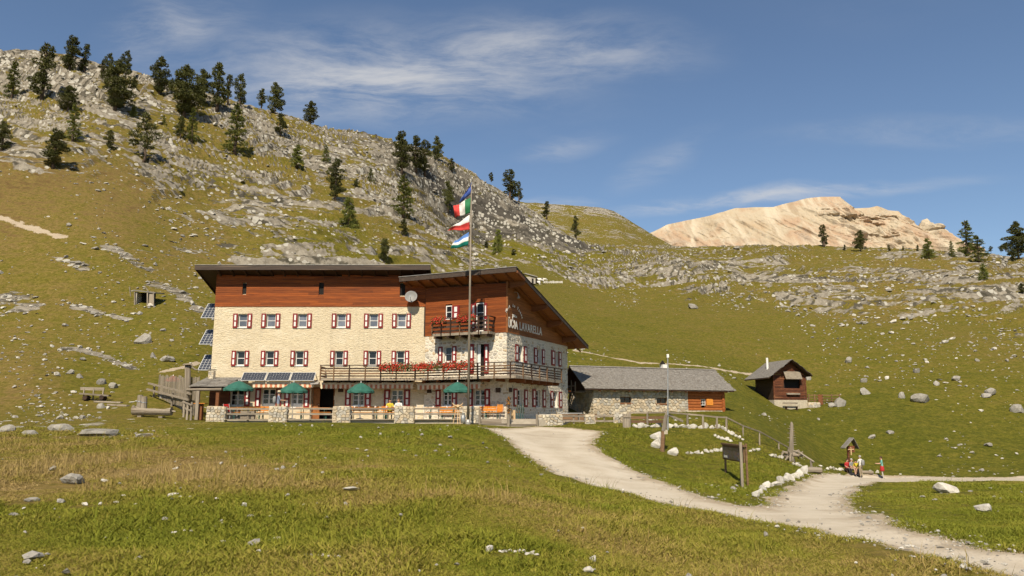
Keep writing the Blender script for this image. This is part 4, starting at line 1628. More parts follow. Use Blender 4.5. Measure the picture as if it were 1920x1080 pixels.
# arched line "Munt de Fanes" with the height below
msg = 'Munt de Fanes'
s_c, z_c = FG.sz(965, 590, .09)
ra_s, ra_z = 1.30, 0.85
for i, ch in enumerate(msg):
    if ch == ' ':
        continue
    a = R(160) - R(140) * i / (len(msg) - 1)
    o, w = text_part(ch, 0.30, 'letter', FG, s_c + ra_s * math.cos(a) - .08, z_c - 0.35 + ra_z * math.sin(a), M_SIGNWHITE, bold=0.006, rotz=(a - R(90)) * 0.8)
o, w = text_part('2050 m', 0.24, 'lettering', FG, s_c - 0.38, z_c - 0.18, M_SIGNWHITE, bold=0.008)

# ---- balconies
DECK = P(600, 709, 55 - BO).z


def balcony(name, pts, z, h, posts, rail_rows, deck_in, brackets=True, mat=M_BROWNWOOD, rail_mats=None):
    """pts: outer edge in plan (left to right); deck_in: inner outline back to the wall"""
    poly = [V(p.x, p.y, z - .10) for p in pts] + [V(p.x, p.y, z - .10) for p in deck_in]
    b = part(MB().prism(poly, V(0, 0, .10)), name, M_GREYWOOD)
    for p, q in zip(pts[:-1], pts[1:]):
        d = (q - p).normalized()
        nrm = V(d.y, -d.x, 0)
        L = (q - p).length
        MB().obox(V(p.x, p.y, z - .16) + nrm * .005, d * L, nrm * .04, V(0, 0, .18)).build('edge_board', M_GREYWOOD, b)
        MB().obox(V(p.x, p.y, z + h - .05) + nrm * -.05, d * L, nrm * .13, V(0, 0, .05)).build('handrail', M_RAILDARK, b)
        for k in range(rail_rows):
            zz = z + 0.10 + (h - 0.22) * k / rail_rows
            cuts = [0.0] + sorted(c for c in [L * j / max(1, round(L / 2.4)) for j in range(1, max(1, round(L / 2.4)))]) + [L]
            for a, c in zip(cuts[:-1], cuts[1:]):
                MB().obox(V(p.x, p.y, zz) + d * a - nrm * .025, d * (c - a - .006), nrm * .022, V(0, 0, (h - .22) / rail_rows * 0.52)).build('rail', rng.choice(rail_mats or [M_RAILDARK, M_RAILDARK, M_RAILDARK, M_BROWNWOOD]), b)
    for p, d in posts:
        nrm = V(d.y, -d.x, 0)
        MB().obox(V(p.x, p.y, z - .14) + nrm * -.002 - d * .04, d * .08, nrm * .075, V(0, 0, h + .12)).build('post', M_RAILDARK if rng.random() < .5 else M_BROWNWOOD, b)
    return b


sB, _ = FM.sz(600, 700, BO)
pB0 = FM.pt(sB, 0, BO)
# meeting of the two offset lines
def isect(p, d, q, e):
    den = d.x * e.y - d.y * e.x
    t = ((q.x - p.x) * e.y - (q.y - p.y) * e.x) / den
    return p + d * t


pB1 = isect(pB0, V(1, 0, 0), FA.pt(0, 0, BO), S_F)
pB2 = isect(FA.pt(0, 0, BO), S_F, FG.pt(0, 0, 1.3), S_G)
tend = (FG.sz(1054, 705, 1.3)[0])
pB3 = FG.pt(tend, 0, 1.3)
posts = []
for x in (601, 626, 655, 685, 714, 743):
    q = PP(x, 700, pB0, V(0, -1, 0))
    posts.append((q, V(1, 0, 0)))
for x in (779, 803, 832, 862, 896, 927, 957.5):
    q = PP(x, 695, pB1, N_F)
    posts.append((q, S_F))
for x in (980, 996, 1011, 1025, 1039, 1052):
    q = PP(x, 700, pB2, N_G)
    posts.append((q, S_G))
bal = balcony('balcony', [pB0, pB1, pB2, pB3], DECK, 0.90, posts, 4, [FG.pt(tend, 0, .03), FG.pt(-0.03, 0, .03) , FA.pt(0, 0, .05), FM.pt(sB, 0, .03)])
for zz in (DECK + .1, DECK + .3, DECK + .5, DECK + .72):
    MB().obox(FM.pt(sB, zz, .02), N_F * 0 + V(0, -BO + .05, 0), V(.03, 0, 0), V(0, 0, .1)).build('end_rail', M_BROWNWOOD, bal)
for i in range(8):                                 # joists carrying the deck
    s = sB + .2 + i * 0.95
    if s < LM - .3:
        MB().obox(FM.pt(s, DECK - .30, .0), V(.14, 0, 0), V(0, -BO + .12, 0), V(0, 0, .19)).build('joist', M_DARKWOOD, bal)
for i in range(6):
    MB().obox(FA.pt(.5 + i * 1.12, DECK - .30, .0), S_F * .14, N_F * 1.15, V(0, 0, .19)).build('joist', M_BEAM, bal)
for i in range(7):
    if .3 + i * 1.2 < tend:
        MB().obox(FG.pt(.3 + i * 1.2, DECK - .34, .0), S_G * .16, N_G * 1.2, V(0, 0, .23)).build('joist', M_BEAM, bal)
ub0, ub1 = FA.sz(810, 610, .9)[0], FA.sz(917, 610, .9)[0]
UD = FA.sz(862, 624, .9)[1]
uh = FA.sz(862, 595, .9)[1] - UD
posts = [(FA.pt(ub0 + .04 + (ub1 - ub0 - .08) * i / 6, 0, .9), S_F) for i in range(7)]
ub = balcony('upper_balcony', [FA.pt(ub0, 0, .9), FA.pt(ub1, 0, .9), FA.pt(ub1, 0, .05)], UD, uh, posts, 3, [FA.pt(ub0, 0, .05)], mat=M_DARKWOOD, rail_mats=[M_DARKWOOD, M_FASCIA])
for i in range(5):
    MB().obox(FA.pt(ub0 + .2 + (ub1 - ub0 - .5) * i / 4, UD - .30, .0), S_F * .14, N_F * .92, V(0, 0, .20)).build('joist', M_DARKWOOD, ub)

# ---- solar panels
def solar(o, a, b, nx, ny, th=0.04, gap=0.024):
    """rectangular panel: corner o, edges a (along) and b (up the slope)"""
    o, a, b = Vector(o), Vector(a), Vector(b)
    n = a.cross(b).normalized()
    if n.y > 0:
        n = -n
    fr = part(MB().obox(o, a, b, -n * th), 'solar_panel', M_PANELFRAME)
    la, lb = a.length, b.length
    ua, vb = a / la, b / lb
    m = 0.035
    cw, ch = (la - 2 * m) / nx, (lb - 2 * m) / ny
    for i in range(nx):
        for j in range(ny):
            MB().obox(o + ua * (m + i * cw + gap / 2) + vb * (m + j * ch + gap / 2) + n * .001, ua * (cw - gap), vb * (ch - gap), n * .004).build('cell', M_CELL, fr)


for xa, xb in ((450.5, 495.5), (497, 541.5), (543, 588)):
    q0, q1 = P(xa, 713.5, 53.75), P(xb, 713.5, 53.75)
    q0.z = q1.z = P(520, 713.5, 53.75).z
    solar(q0, q1 - q0, V(0.0, .62, P(520, 698, 54.37).z - q0.z), 8, 4, gap=0.008)
mb = MB()
for x in (452, 495, 542, 587):
    q = P(x, 715, 53.8)
    q.z = P(520, 714, 53.8).z
    mb.bar(q, V(q.x, 55, q.z - .05), .05)
    mb.bar(V(q.x, 54.37, q.z + .55), V(q.x, 55, q.z + .1), .04)
part(mb, 'panel_rack', M_STEEL)
for (xb, yb_), (xt, yt) in (((376, 596), (391, 569)), ((372.5, 645.5), (388, 618)), ((370, 694), (386, 665))):
    q0 = P(xb, yb_, 55.25)
    q1 = P(xt, yt, 56.45)
    q1 = V(q0.x, q1.y, q1.z)
    solar(q0, V(XL - q0.x - .02, 0, 0), q1 - q0, 4, 6)
    part(MB().bar(V(XL, 55.5, q0.z + .1), V(q0.x + .1, 55.5, q0.z + .12), .05), 'panel_bracket', M_STEEL)

# ---- satellite dish, wall lamps, cables
dc = FM.pt(*FM.sz(771, 557, .5), .5)
mb = MB()
tiltm = Matrix.Rotation(R(-62), 3, 'X') @ Matrix.Identity(3)
k0 = len(mb.v)
mb.lathe(V(0, 0, 0), [(0.02, 0), (.15, .012), (.30, .05), (.43, .115), (.44, .115), (.30, .03), (.15, -.012), (.02, -.02)], 22)
mx = Matrix.Rotation(R(72), 3, 'X')
mb.v = [mx @ p + dc for p in mb.v]
dish = part(mb, 'satellite_dish', M_DISH, smooth=True)
mb = MB().bar(dc + V(0, .05, -.02), V(dc.x, 55, dc.z - .35), .05).bar(dc + V(0, -.02, -.42), dc + V(0, -.5, -.05), .03)
mb.box(dc + V(0, -.5, -.08), .09, .09, .12)
mb.build('dish_arm', M_STEEL, dish)
mb = MB()
for x, y in ((762, 592), (771, 590)):
    q = FM.pt(*FM.sz(x, y, .06), .06)
    mb.tube([q + V(0, 0, .25), q + V(.01, 0, 0), q + V(.04, .0, -.3)], .018, 5)
part(mb, 'antenna_cables', M_STEEL)
for y in (598, 647):
    q = P(403, y, 55)
    part(MB().lathe(V(XL - .12, 55.1, q.z - .1), [(.05, 0), (.11, .05), (.11, .16), (.03, .2)], 10), 'wall_lamp', M_GREYMETAL)

# ---- awnings, rolled in, with striped scalloped valance
def awning(face, x0, x1, ytop, ybot, out, nst):
    s0, s1, z0, z1 = face.rect(x0, ytop, x1, ybot, out)
    mb = MB()
    face.box(mb, s0 - .05, s1 + .05, z1, z1 + .14, out - .16, out + .02)
    aw = part(mb, 'awning', M_CREAMPAINT)
    mb = MB()
    mb.prism([face.pt(s0, z1 + .1, out - .14), face.pt(s1, z1 + .1, out - .14), face.pt(s1, z1 + .36, .05), face.pt(s0, z1 + .36, .05)], V(0, 0, .012))
    mb.build('canopy', M_CREAMCLOTH, aw)
    mb = MB()
    w = (s1 - s0) / nst
    for i in range(nst):
        mb.mi = i % 2
        a = s0 + i * w
        pts = [(a, z1), (a, z0 + .05)] + [(a + w * t, z0 + .05 - .05 * math.sin(math.pi * t)) for t in (.25, .5, .75)] + [(a + w, z0 + .05), (a + w, z1)]
        mb.prism([face.pt(p, z, out + .012 + .01 * math.sin(i * 1.3)) for p, z in pts], face.N * .006)
    mb.build('valance', [M_CREAMCLOTH, M_ORANGECLOTH], aw)
    for s in (s0 + .2, s1 - .25):
        mb = MB()
        face.box(mb, s, s + .06, z1 + .02, z1 + .1, 0, out - .17)
        mb.build('bracket', M_STEEL, aw)


awning(FM, 474, 588, 719.5, 727, 1.0, 25)
awning(FM, 601, 774, 721, 729, 1.0, 39)
awning(FA, 783, 901, 721.5, 730, 0.9, 27)
part(MB().prism([P(581, 721, 53.6), P(597, 720, 53.6), P(599, 715, 54.9), P(590, 714, 54.9)], V(0, 0, .05)), 'door_canopy', M_GREYMETAL)
# ================================================================== terrace in front of the lodge
rng = random.Random(8)
TF = TZ                                            # terrace floor height
YT = 50.0                                          # front edge of the terrace


def XP(px, Y=YT, py=780):
    return P(px, py, Y).x


edge = [V(XP(386), YT + .25, 0), V(XP(900), YT + .15, 0), V(XP(955), 48.9, 0), V(XP(1010), 48.8, 0), V(XP(1058), 49.4, 0), FG.pt(LG, 0, 1.5) + V(0, 0, 0), FG.pt(LG, 0, -.3), V(XL, 55.6, 0), V(XP(386), 55.6, 0)]
t = MB().prism([V(p.x, p.y, TF - .45) for p in edge], V(0, 0, .45)).build('terrace', M_PAVING)
struct(t)


def stone_block(name, label, cat, x0, x1, y, depth, z0, z1, group=None, cell=(0.25, 0.16), mats=M_STW, cap=True, rz=0.0, proud=0.055):
    """dry stone pier: mortar core, every stone on its visible faces, rough cap slabs"""
    cx, w = (x0 + x1) / 2, x1 - x0
    o = thing(name, label, cat, (cx, y + depth / 2, z0), group)
    S = V(math.cos(rz), math.sin(rz), 0)
    N = V(math.sin(rz), -math.cos(rz), 0)
    ctr = V(cx, y, 0)
    core = MB().obox(V(cx, y, z0 - .2) - S * (w / 2 - .03) - N * .03, S * (w - .06), -N * (depth - .06), V(0, 0, z1 - z0 + .17)).build('core', M_MORTAR_D, o)
    f0 = ctr - S * (w / 2)
    faces = [(Face(f0, S, N), w), (Face(f0 + S * w, -N, S), depth), (Face(f0 - N * depth, N, -S), depth)]
    for f, L in faces:
        stones(f, 0, z0 - .12, rubble_cells(L, z1 - z0 + .10, cell[0], cell[1], rng, (), .018), proud, mats, core, rng)
    # top stones
    n = max(1, round(w / .4))
    for i in range(n):
        a, b = w * i / n, w * (i + 1) / n - .015
        MB().obox(V(cx, y, z1 - .03) - S * (w / 2 - a) + N * .03, S * (b - a), -N * (depth + .05), V(0, 0, .05 + rng.uniform(0, .025))).build('cap_stone', rng.choice(mats), o)
    return o


piers = [(388, 421), (505, 537), (624.5, 655.5), (741, 775), (869, 899)]
PIER_LABEL = ['low stone pier at the left end of the terrace beside the lean-to', 'low stone pier below the standing man in the hat', 'low stone pier just right of the dark entrance door',
              'low stone pier in front of the two seated guests', 'low stone pier behind the flagpole foot']
ptop = P(520, 762.5, YT).z
pier_x = []
for (a, b), lab in zip(piers, PIER_LABEL):
    x0, x1 = XP(a), XP(b)
    stone_block('stone_pier', lab, 'stone pier', x0, x1, YT - .05, .45, TF - .12, ptop, 'stone piers of the terrace fence')
    pier_x.append((x0, x1))


def rail_fence(name, label, p, q, heights, w=.05, h=.11, posts=(), mat=M_GREYWOOD, base=True, group=None, z=None):
    """rails between two points; heights are above the ground given by the ends"""
    p, q = Vector(p), Vector(q)
    o = thing(name, label, 'railing', (p + q) / 2, group)
    for hh in heights:
        MB().bar(p + V(0, 0, hh), q + V(0, 0, hh + rng.uniform(-.015, .015)), w, h).build('rail', mat, o)
    for t_ in posts:
        c = p.lerp(q, t_) + V(0, .06, 0)
        MB().box(c - V(0, 0, .15), .09, .07, max(heights) + .22).build('post', M_GREYWOOD_Z, o)
    if base:
        MB().bar(p + V(0, -.02, .02), q + V(0, -.02, .02), .12, .06).build('base_board', M_GREYWOOD, o)
    return o


RL = ['two rail timber railing in front of the red chair', 'two rail timber railing in front of the open entrance door', 'two rail timber railing below the third green parasol', 'two rail timber railing left of the carved wooden cow']
for i in range(4):
    rail_fence('terrace_railing', RL[i], (pier_x[i][1] + .0, YT + .1, TF - .02), (pier_x[i + 1][0], YT + .1, TF - .02), (.36, .69), posts=(.5,), group='railings between the terrace piers')

# ---- parasols
def parasol(label, px, ytop, yrim, width_px, Y, mat=M_GREENCLOTH, tilt=0.0, group='green parasols on the terrace', base_z=None, cat='parasol'):
    top = P(px, ytop, Y)
    r = width_px / 2 / F * Y * 1.0
    h = top.z - P(px, yrim, Y).z
    bz = TF if base_z is None else base_z
    o = thing('parasol', label, cat, (top.x, Y, bz), group)
    n = 8
    mb = MB()
    c = V(top.x, Y, top.z)
    rows = [(0.02, 0), (.35, .22), (.7, .58), (1.0, 1.0)]
    vs = []
    for f, d in rows:
        for j in range(n * 2):
            a = 2 * math.pi * (j + .5) / (n * 2)
            sag = 1.0 if j % 2 == 0 else 0.93
            vs.append(c + V(math.cos(a) * r * f * sag, math.sin(a) * r * f * sag, -h * d * (1.0 if j % 2 == 0 else 1.03)))
    for j in range(n * 2):
        a = 2 * math.pi * (j + .5) / (n * 2)
        vs.append(c + V(math.cos(a) * r * .99, math.sin(a) * r * .99, -h - .13 - .03 * (j % 2)))
    fs = []
    m = n * 2
    for i in range(4):
        for j in range(m):
            fs.append((i * m + j, i * m + (j + 1) % m, (i + 1) * m + (j + 1) % m, (i + 1) * m + j))
    fs.append(tuple(range(m)))
    mb.add(vs, fs)
    can = mb.build('canopy', mat, o)
    sd = can.modifiers.new('cloth', 'SOLIDIFY')
    sd.thickness = .008
    for j in range(n):
        a = 2 * math.pi * (2 * j + .5) / m
        MB().bar(c + V(0, 0, -.05), c + V(math.cos(a) * r * .97, math.sin(a) * r * .97, -h * .98 - .02), .014).build('rib', M_STEEL, o)
    MB().tube([V(c.x, Y, bz), c + V(0, 0, .03)], .024, 10).build('pole', M_GREYMETAL, o)
    MB().lathe(c + V(0, 0, .0), [(.03, 0), (.035, .03), (.012, .09), (.004, .12)], 8).build('finial', M_WHITEPAINT, o)
    MB().lathe(V(c.x, Y, bz), [(.24, 0), (.24, .06), (.05, .1), (.04, .3)], 14).build('stand', M_GREYMETAL, o)


parasol('green parasol nearest the lean-to roof, above the red chair', 448, 714, 729, 55, 51.3)
parasol('green parasol beside the man in the hat, left of the entrance', 551, 717, 733, 52, 51.3)
parasol('green parasol right of the entrance, between the two awnings and the door', 677, 717.5, 733, 50, 51.3)
parasol('green parasol partly behind the flagpole', 858, 716, 732, 53, 50.9)
# red parasol behind the paling fence
zr = P(325, 705, 58).z
parasol('faded red parasol top showing behind the paling fence', 325, 705, 712, 27, 61.0, M_REDCLOTH, group=None, base_z=H(P(325, 710, 61.0).x, 61.0))


# ---- beer tables, benches, chairs
def table(label, px, Y, L=2.2, rz=0.0, mat=M_ORANGE):
    c = V(XP(px, Y), Y, TF)
    o = thing('beer_table', label, 'table', c, 'beer garden tables')
    a = V(math.cos(rz), math.sin(rz), 0)
    b = V(-a.y, a.x, 0)
    for k in range(4):
        MB().obox(c - a * L / 2 + b * (-.34 + k * .172) + V(0, 0, .73), a * L, b * .162, V(0, 0, .03)).build('plank', mat, o)
    for s in (-1, 1):
        mb = MB()
        e = c + a * s * (L / 2 - .35)
        mb.bar(e - b * .3, e - b * .28 + V(0, 0, .73), .04).bar(e + b * .3, e + b * .28 + V(0, 0, .73), .04).bar(e - b * .3 + V(0, 0, .15), e + b * .3 + V(0, 0, .15), .03).bar(e - b * .3 + V(0, 0, .70), e + b * .3 + V(0, 0, .70), .035)
        mb.build('trestle', M_GREENCLOTH, o)
    return o


def bench(label, px, Y, L=2.2, rz=0.0, back=0, mat=M_ORANGE, group='beer garden benches', z=None, name='bench'):
    c = V(XP(px, Y), Y, TF if z is None else z)
    o = thing(name, label, 'bench', c, group)
    a = V(math.cos(rz), math.sin(rz), 0)
    b = V(-a.y, a.x, 0)
    for k in range(2):
        MB().obox(c - a * L / 2 + b * (-.14 + k * .145) + V(0, 0, .44), a * L, b * .135, V(0, 0, .03)).build('seat', mat, o)
    for s in (-1, 1):
        e = c + a * s * (L / 2 - .3)
        mb = MB().bar(e - b * .12, e - b * .11 + V(0, 0, .44), .04).bar(e + b * .12, e + b * .11 + V(0, 0, .44), .04).bar(e - b * .12 + V(0, 0, .2), e + b * .12 + V(0, 0, .2), .03)
        mb.build('leg', M_GREENCLOTH, o)
        if back:
            MB().bar(e + b * .13 * back + V(0, 0, .4), e + b * .2 * back + V(0, 0, .85), .04).build('back_post', mat, o)
    if back:
        for zz in (.56, .72):
            MB().obox(c - a * L / 2 + b * back * (.155 + .25 * (zz - .45)) + V(0, 0, zz), a * L, b * .025, V(0, 0, .14)).build('backrest', mat, o)
    return o


TB = [('orange table behind the railing, left of the man in the hat', 463, 51.6), ('orange table in front of the open entrance', 588, 51.2), ('orange table under the third parasol, left of the guest in yellow', 683, 51.4),
      ('orange table where the two guests sit', 742, 51.5), ('orange table right of the seated guests, left of the carved cow', 829, 51.4)]
for lab, px, Y in TB:
    table(lab, px, Y)
BN = [('bench before the table left of the man in the hat', 463, 50.9), ('bench behind the table left of the man in the hat', 470, 52.3), ('bench before the table at the entrance', 588, 50.6), ('bench before the table under the third parasol', 683, 50.75),
      ('bench behind the table under the third parasol', 678, 52.1), ('bench before the table of the two guests', 748, 50.8), ('bench behind the two seated guests', 745, 52.25), ('bench before the table left of the carved cow', 829, 50.75)]
for lab, px, Y in BN:
    bench('orange ' + lab, px, Y, back=(1 if 'behind' in lab else 0))
for lab, s in (('orange high backed bench against the annexe wall behind the flagpole', 4.0), ('orange high backed bench against the annexe wall nearest the corner', 5.55), ('orange high backed bench against the annexe wall behind the carved cow', 2.2)):
    q = FA.pt(s, 0, .55)
    bench(lab, proj(V(q.x, q.y, 2.2))[0], q.y, 1.5, -A25, back=1)


def chair(label, c, rz, mat_seat, mat_frame, group=None, reclining=0.12, z=None, arms=False):
    c = Vector(c)
    o = thing('garden_chair', label, 'chair', c, group)
    a = V(math.cos(rz), math.sin(rz), 0)               # to the right of the sitter
    b = V(-a.y, a.x, 0)                                # backwards
    for i in range(4):
        MB().obox(c - a * .22 + b * (-.22 + i * .11) + V(0, 0, .43), a * .44, b * .095, V(0, 0, .02)).build('seat_slat', mat_seat, o)
    n = 5
    for i in range(n):
        z0 = .50 + i * .095
        MB().obox(c - a * .21 + b * (.23 + reclining * (z0 - .45)) + V(0, 0, z0), a * .42, b * .018, V(0, 0, .08)).build('back_slat', mat_seat, o)
    for s in (-1, 1):
        MB().tube([c + a * s * .23 - b * .24, c + a * s * .23 - b * .2 + V(0, 0, .42)], .014, 6).build('leg', mat_frame, o)
        MB().tube([c + a * s * .23 + b * .28, c + a * s * .23 + b * .22 + V(0, 0, .45), c + a * s * .23 + b * (.24 + reclining * .5) + V(0, 0, .98)], .014, 6).build('leg', mat_frame, o)
        if arms:
            MB().bar(c + a * s * .25 - b * .2 + V(0, 0, .64), c + a * s * .25 + b * .24 + V(0, 0, .66), .05, .025).build('armrest', mat_frame, o)


q = P(430, 786, 50.75)
chair('red garden chair with white legs beside the first stone pier', (q.x, 50.75, TF), R(160), M_REDPLASTIC, M_WHITEPAINT, reclining=.3, arms=True)
q = PP(934, 780, FA.pt(0, 0, 1.2), N_F)
chair('single orange slatted chair by the annexe corner', (q.x, q.y, TF), -A25, M_ORANGE, M_STEEL)
q = P(756, 780, 52.6)
chair('cream garden chair right of the guest in white', (P(788, 780, 52.4).x, 52.4, TF), R(10), M_CREAMCLOTH, M_WHITEPAINT)
q = P(970, 790, 50.0)
for i in range(4):                                  # chairs leaned folded together
    o = thing('folded_chair', ['orange folded chair leaning nearest the carved flower post', 'second folded chair from the carved flower post', 'third folded chair from the carved flower post', 'outermost folded chair leaning beside the gable'][i], 'chair', (q.x + i * .13, 50.1, TF), 'folded chairs by the step')
    x = q.x - .05 + i * .14
    for k in range(6):
        MB().obox(V(x, 49.9 + .01 * i, TF + .42 + k * .085), V(.035, .40, 0), V(.03, 0, 0), V(0, 0, .07)).build('slat', M_ORANGE if i < 2 else M_BROWNWOOD, o)
    for yy in (49.9, 50.28):
        MB().tube([V(x - .03, yy, TF), V(x + .03, yy, TF + .95)], .016, 6).build('leg', M_GREENCLOTH, o)

# ---- right hand end of the terrace: steps, posts, piers
GY = 48.6
def zg(x, y):
    return H(x, y)


for lab, xa, xb, py0, py1, Y in (('long timber step left of the flower post', 902, 950, 793, 803, 48.7), ('timber step right of the flower post', 957, 1005, 794.5, 804, 48.5)):
    p0, p1 = P(xa, py1, Y), P(xb, py1, Y)
    zb = P((xa + xb) / 2, py1, Y).z
    zt_ = P((xa + xb) / 2, py0 + 2, Y).z
    o = thing('timber_step', lab, 'step', ((p0.x + p1.x) / 2, Y, zb), 'steps up to the terrace')
    MB().obox(V(p0.x, Y, zb - .1), V(p1.x - p0.x, 0, 0), V(0, .5, 0), V(0, 0, zt_ - zb + .1)).build('riser', M_GREYWOOD, o)
    MB().obox(V(p0.x - .03, Y - .03, zt_), V(p1.x - p0.x + .06, 0, 0), V(0, .55, 0), V(0, 0, .05)).build('tread', M_GREYWOOD, o)
    MB().obox(V(p0.x, Y + .52, zt_ - .05), V(p1.x - p0.x, 0, 0), V(0, .9, 0), V(0, 0, max(.05, TF - zt_ + .09))).build('landing', M_GREYWOOD, o)


def post(label, px, ybase, ytop, Y, w=.13, mat=M_GREYWOOD_Z, name='timber_post', lean=0.0, group=None):
    b, t_ = P(px, ybase, Y), P(px, ytop, Y)
    o = MB().tube([V(b.x, Y, b.z - .3), V(b.x + lean * .5, Y, (b.z + t_.z) / 2), V(b.x + lean, Y, t_.z - .03), V(b.x + lean, Y, t_.z)], [w * .52, w * .5, w * .48, w * .38], 8).build(name, mat)
    tag(o, label, 'post', group)
    return o


post('square weathered post between the pier and the long step', 899.5, 797, 767, 49.4, .16)
post('weathered post at the left end of the right hand stone wall', 1007, 802, 777, 48.6, .15)
# carved post with a bunch of dried flowers
b = P(953, 803, 48.4)
o = thing('flower_post', 'rough timber post topped with dried flowers at the terrace steps', 'post', b)
tz_ = P(953, 764, 48.4).z
MB().tube([b - V(0, 0, .2), b + V(.02, 0, .5), V(b.x - .01, b.y, tz_)], [.11, .10, .085], 9).build('post', M_GREYWOOD_Z, o)
mb = MB()
for i in range(150):
    a, rr_, zz = rng.uniform(0, 6.28), rng.uniform(0, .2) , rng.uniform(-.35, .62)
    rr_ *= 1 - abs(zz - .05) * .9
    c = V(b.x + .03 + math.cos(a) * rr_, b.y - .08 + math.sin(a) * rr_, tz_ + zz)
    d = V(rng.uniform(-1, 1), rng.uniform(-1, 1), rng.uniform(0, 1.4)).normalized() * rng.uniform(.06, .13)
    e = d.orthogonal().normalized() * .035
    mb.mi = 0 if rng.random() < .55 else 1
    mb.add([c - e, c + e, c + d + e * .3, c + d - e * .3], [(0, 1, 2, 3)])
mb.build('dried_flowers', [M_GOLD, M_DARKWOOD], o)['kind'] = 'stuff'
# white wooden box beside it
b = P(962, 797, 48.9)
tag(MB().box(V(b.x, 49.1, TF - .05), .28, .25, .62).build('planter_box', M_PALEWOOD), 'pale wooden box beside the flower post', 'box')

rp = [(1011, 1054, 49.0, 'long low stone wall right of the terrace steps'), (1098, 1115, 49.6, 'narrow stone pier between the two railings right of the lodge'), (1152, 1168, 50.0, 'stone pier beside the upright grey board')]
rpx = []
for a, bx, Y, lab in rp:
    x0, x1 = XP(a, Y), XP(bx, Y)
    zb = P((a + bx) / 2, 802, Y).z
    stone_block('stone_pier', lab, 'stone pier', x0, x1, Y, .4, zb, P((a + bx) / 2, 777.5, Y).z, 'stone piers right of the lodge')
    rpx.append((x0, x1, Y, zb))
for i, lab in ((0, 'two rail bench like railing right of the long stone wall'), (1, 'two rail railing between the narrow stone piers')):
    p = V(rpx[i][1], rpx[i][2] + .15, rpx[i][3])
    q = V(rpx[i + 1][0], rpx[i + 1][2] + .15, rpx[i + 1][3])
    rail_fence('terrace_railing', lab, p, q, (.42, .72), h=.12, group='railings right of the lodge', base=False, posts=(.5,))
# table under grey cover behind the first railing
a, b2 = XP(1049, 51.2), XP(1092, 51.2)
z1 = P(1070, 774, 51.2).z
o = thing('long_table', 'long grey topped table standing behind the railing beside the gable', 'table', ((a + b2) / 2, 51.5, z1 - .75))
MB().obox(V(a, 51.2, z1 - .06), V(b2 - a, 0, 0), V(0, .8, 0), V(0, 0, .06)).build('table_top', M_GREYMETAL, o)
for x in (a + .15, b2 - .2):
    for y in (51.3, 51.9):
        MB().box(V(x, y, H(x, y) - .05), .07, .07, z1 - H(x, y)).build('leg', M_GREYWOOD_Z, o)
tag(MB().obox(V(a + .1, 52.6, H(a, 52.6)), V(b2 - a + 1.0, 0, 0), V(0, .06, 0), V(0, 0, .55)).build('plank_barrier', M_BROWNWOOD), 'brown board barrier behind the grey topped table', 'barrier')

# ---- wooden cow figure with a milk can, by the flagpole
cb = P(858, 797, 48.6)
cow = thing('carved_cow', 'wooden cow figure on stick legs with forked horns standing on the lawn by the flagpole', 'figure', V(cb.x, 48.6, H(cb.x, 48.6)))
gz = H(cb.x, 48.6)
hz = P(860, 762, 48.6).z
for dx, dy in ((-.28, -.1), (.02, -.25), (.18, -.2), (-.02, .25)):
    MB().tube([V(cb.x + dx, 48.6 + dy, gz - .03), V(cb.x + dx * .3, 48.6 + dy * .4, hz - .05)], [.028, .022], 7).build('leg', M_PALEWOOD, cow)
MB().tube([V(cb.x - .02, 48.9, hz - .02), V(cb.x, 48.6, hz), V(cb.x + .02, 48.33, hz + .03)], [.10, .12, .09], 9).build('head', M_PALEWOOD, cow)
for s in (-1, 1):
    MB().tube([V(cb.x + s * .06, 48.5, hz + .03), V(cb.x + s * .2, 48.48, hz + .06), V(cb.x + s * .3, 48.47, hz + .16), V(cb.x + s * .31, 48.47, hz + .24)], [.05, .05, .03, .008], 7).build('horn', M_PALEWOOD, cow)
    MB().sphere(V(cb.x + s * .24, 48.5, hz - .02), .10, .04, .055, 8, 5).build('ear', M_PALEWOOD, cow)
cx = cb.x + .33
o = MB().lathe(V(cx, 48.7, gz + .06), [(.13, 0), (.15, .02), (.15, .38), (.09, .48), (.09, .56), (.12, .58), (.12, .61), (.02, .62)], 14).build('milk_can', M_STEEL, None, True)
tag(o, 'pale metal milk can beside the carved wooden cow', 'milk can')

# ---- flagpole and its four flags
fb, ft = P(877.5, 796, 48.75), P(884, 346, 48.75)
pole = thing('flagpole', 'tall slim flagpole with a steel tip in front of the annexe', 'flagpole', (fb.x, fb.y, H(fb.x, fb.y)))
MB().tube([fb - V(0, 0, .4), fb.lerp(ft, .5), ft], [.085, .065, .035], 10).build('mast', M_GREYWOOD_Z, pole, True)
MB().lathe(fb - V(0, 0, .2), [(.17, 0), (.17, .35), (.09, .5)], 10).build('foot', M_GREYMETAL, pole)
MB().tube([ft, ft + V(.01, 0, .75)], [.012, .006], 5).build('tip', M_STEEL, pole)


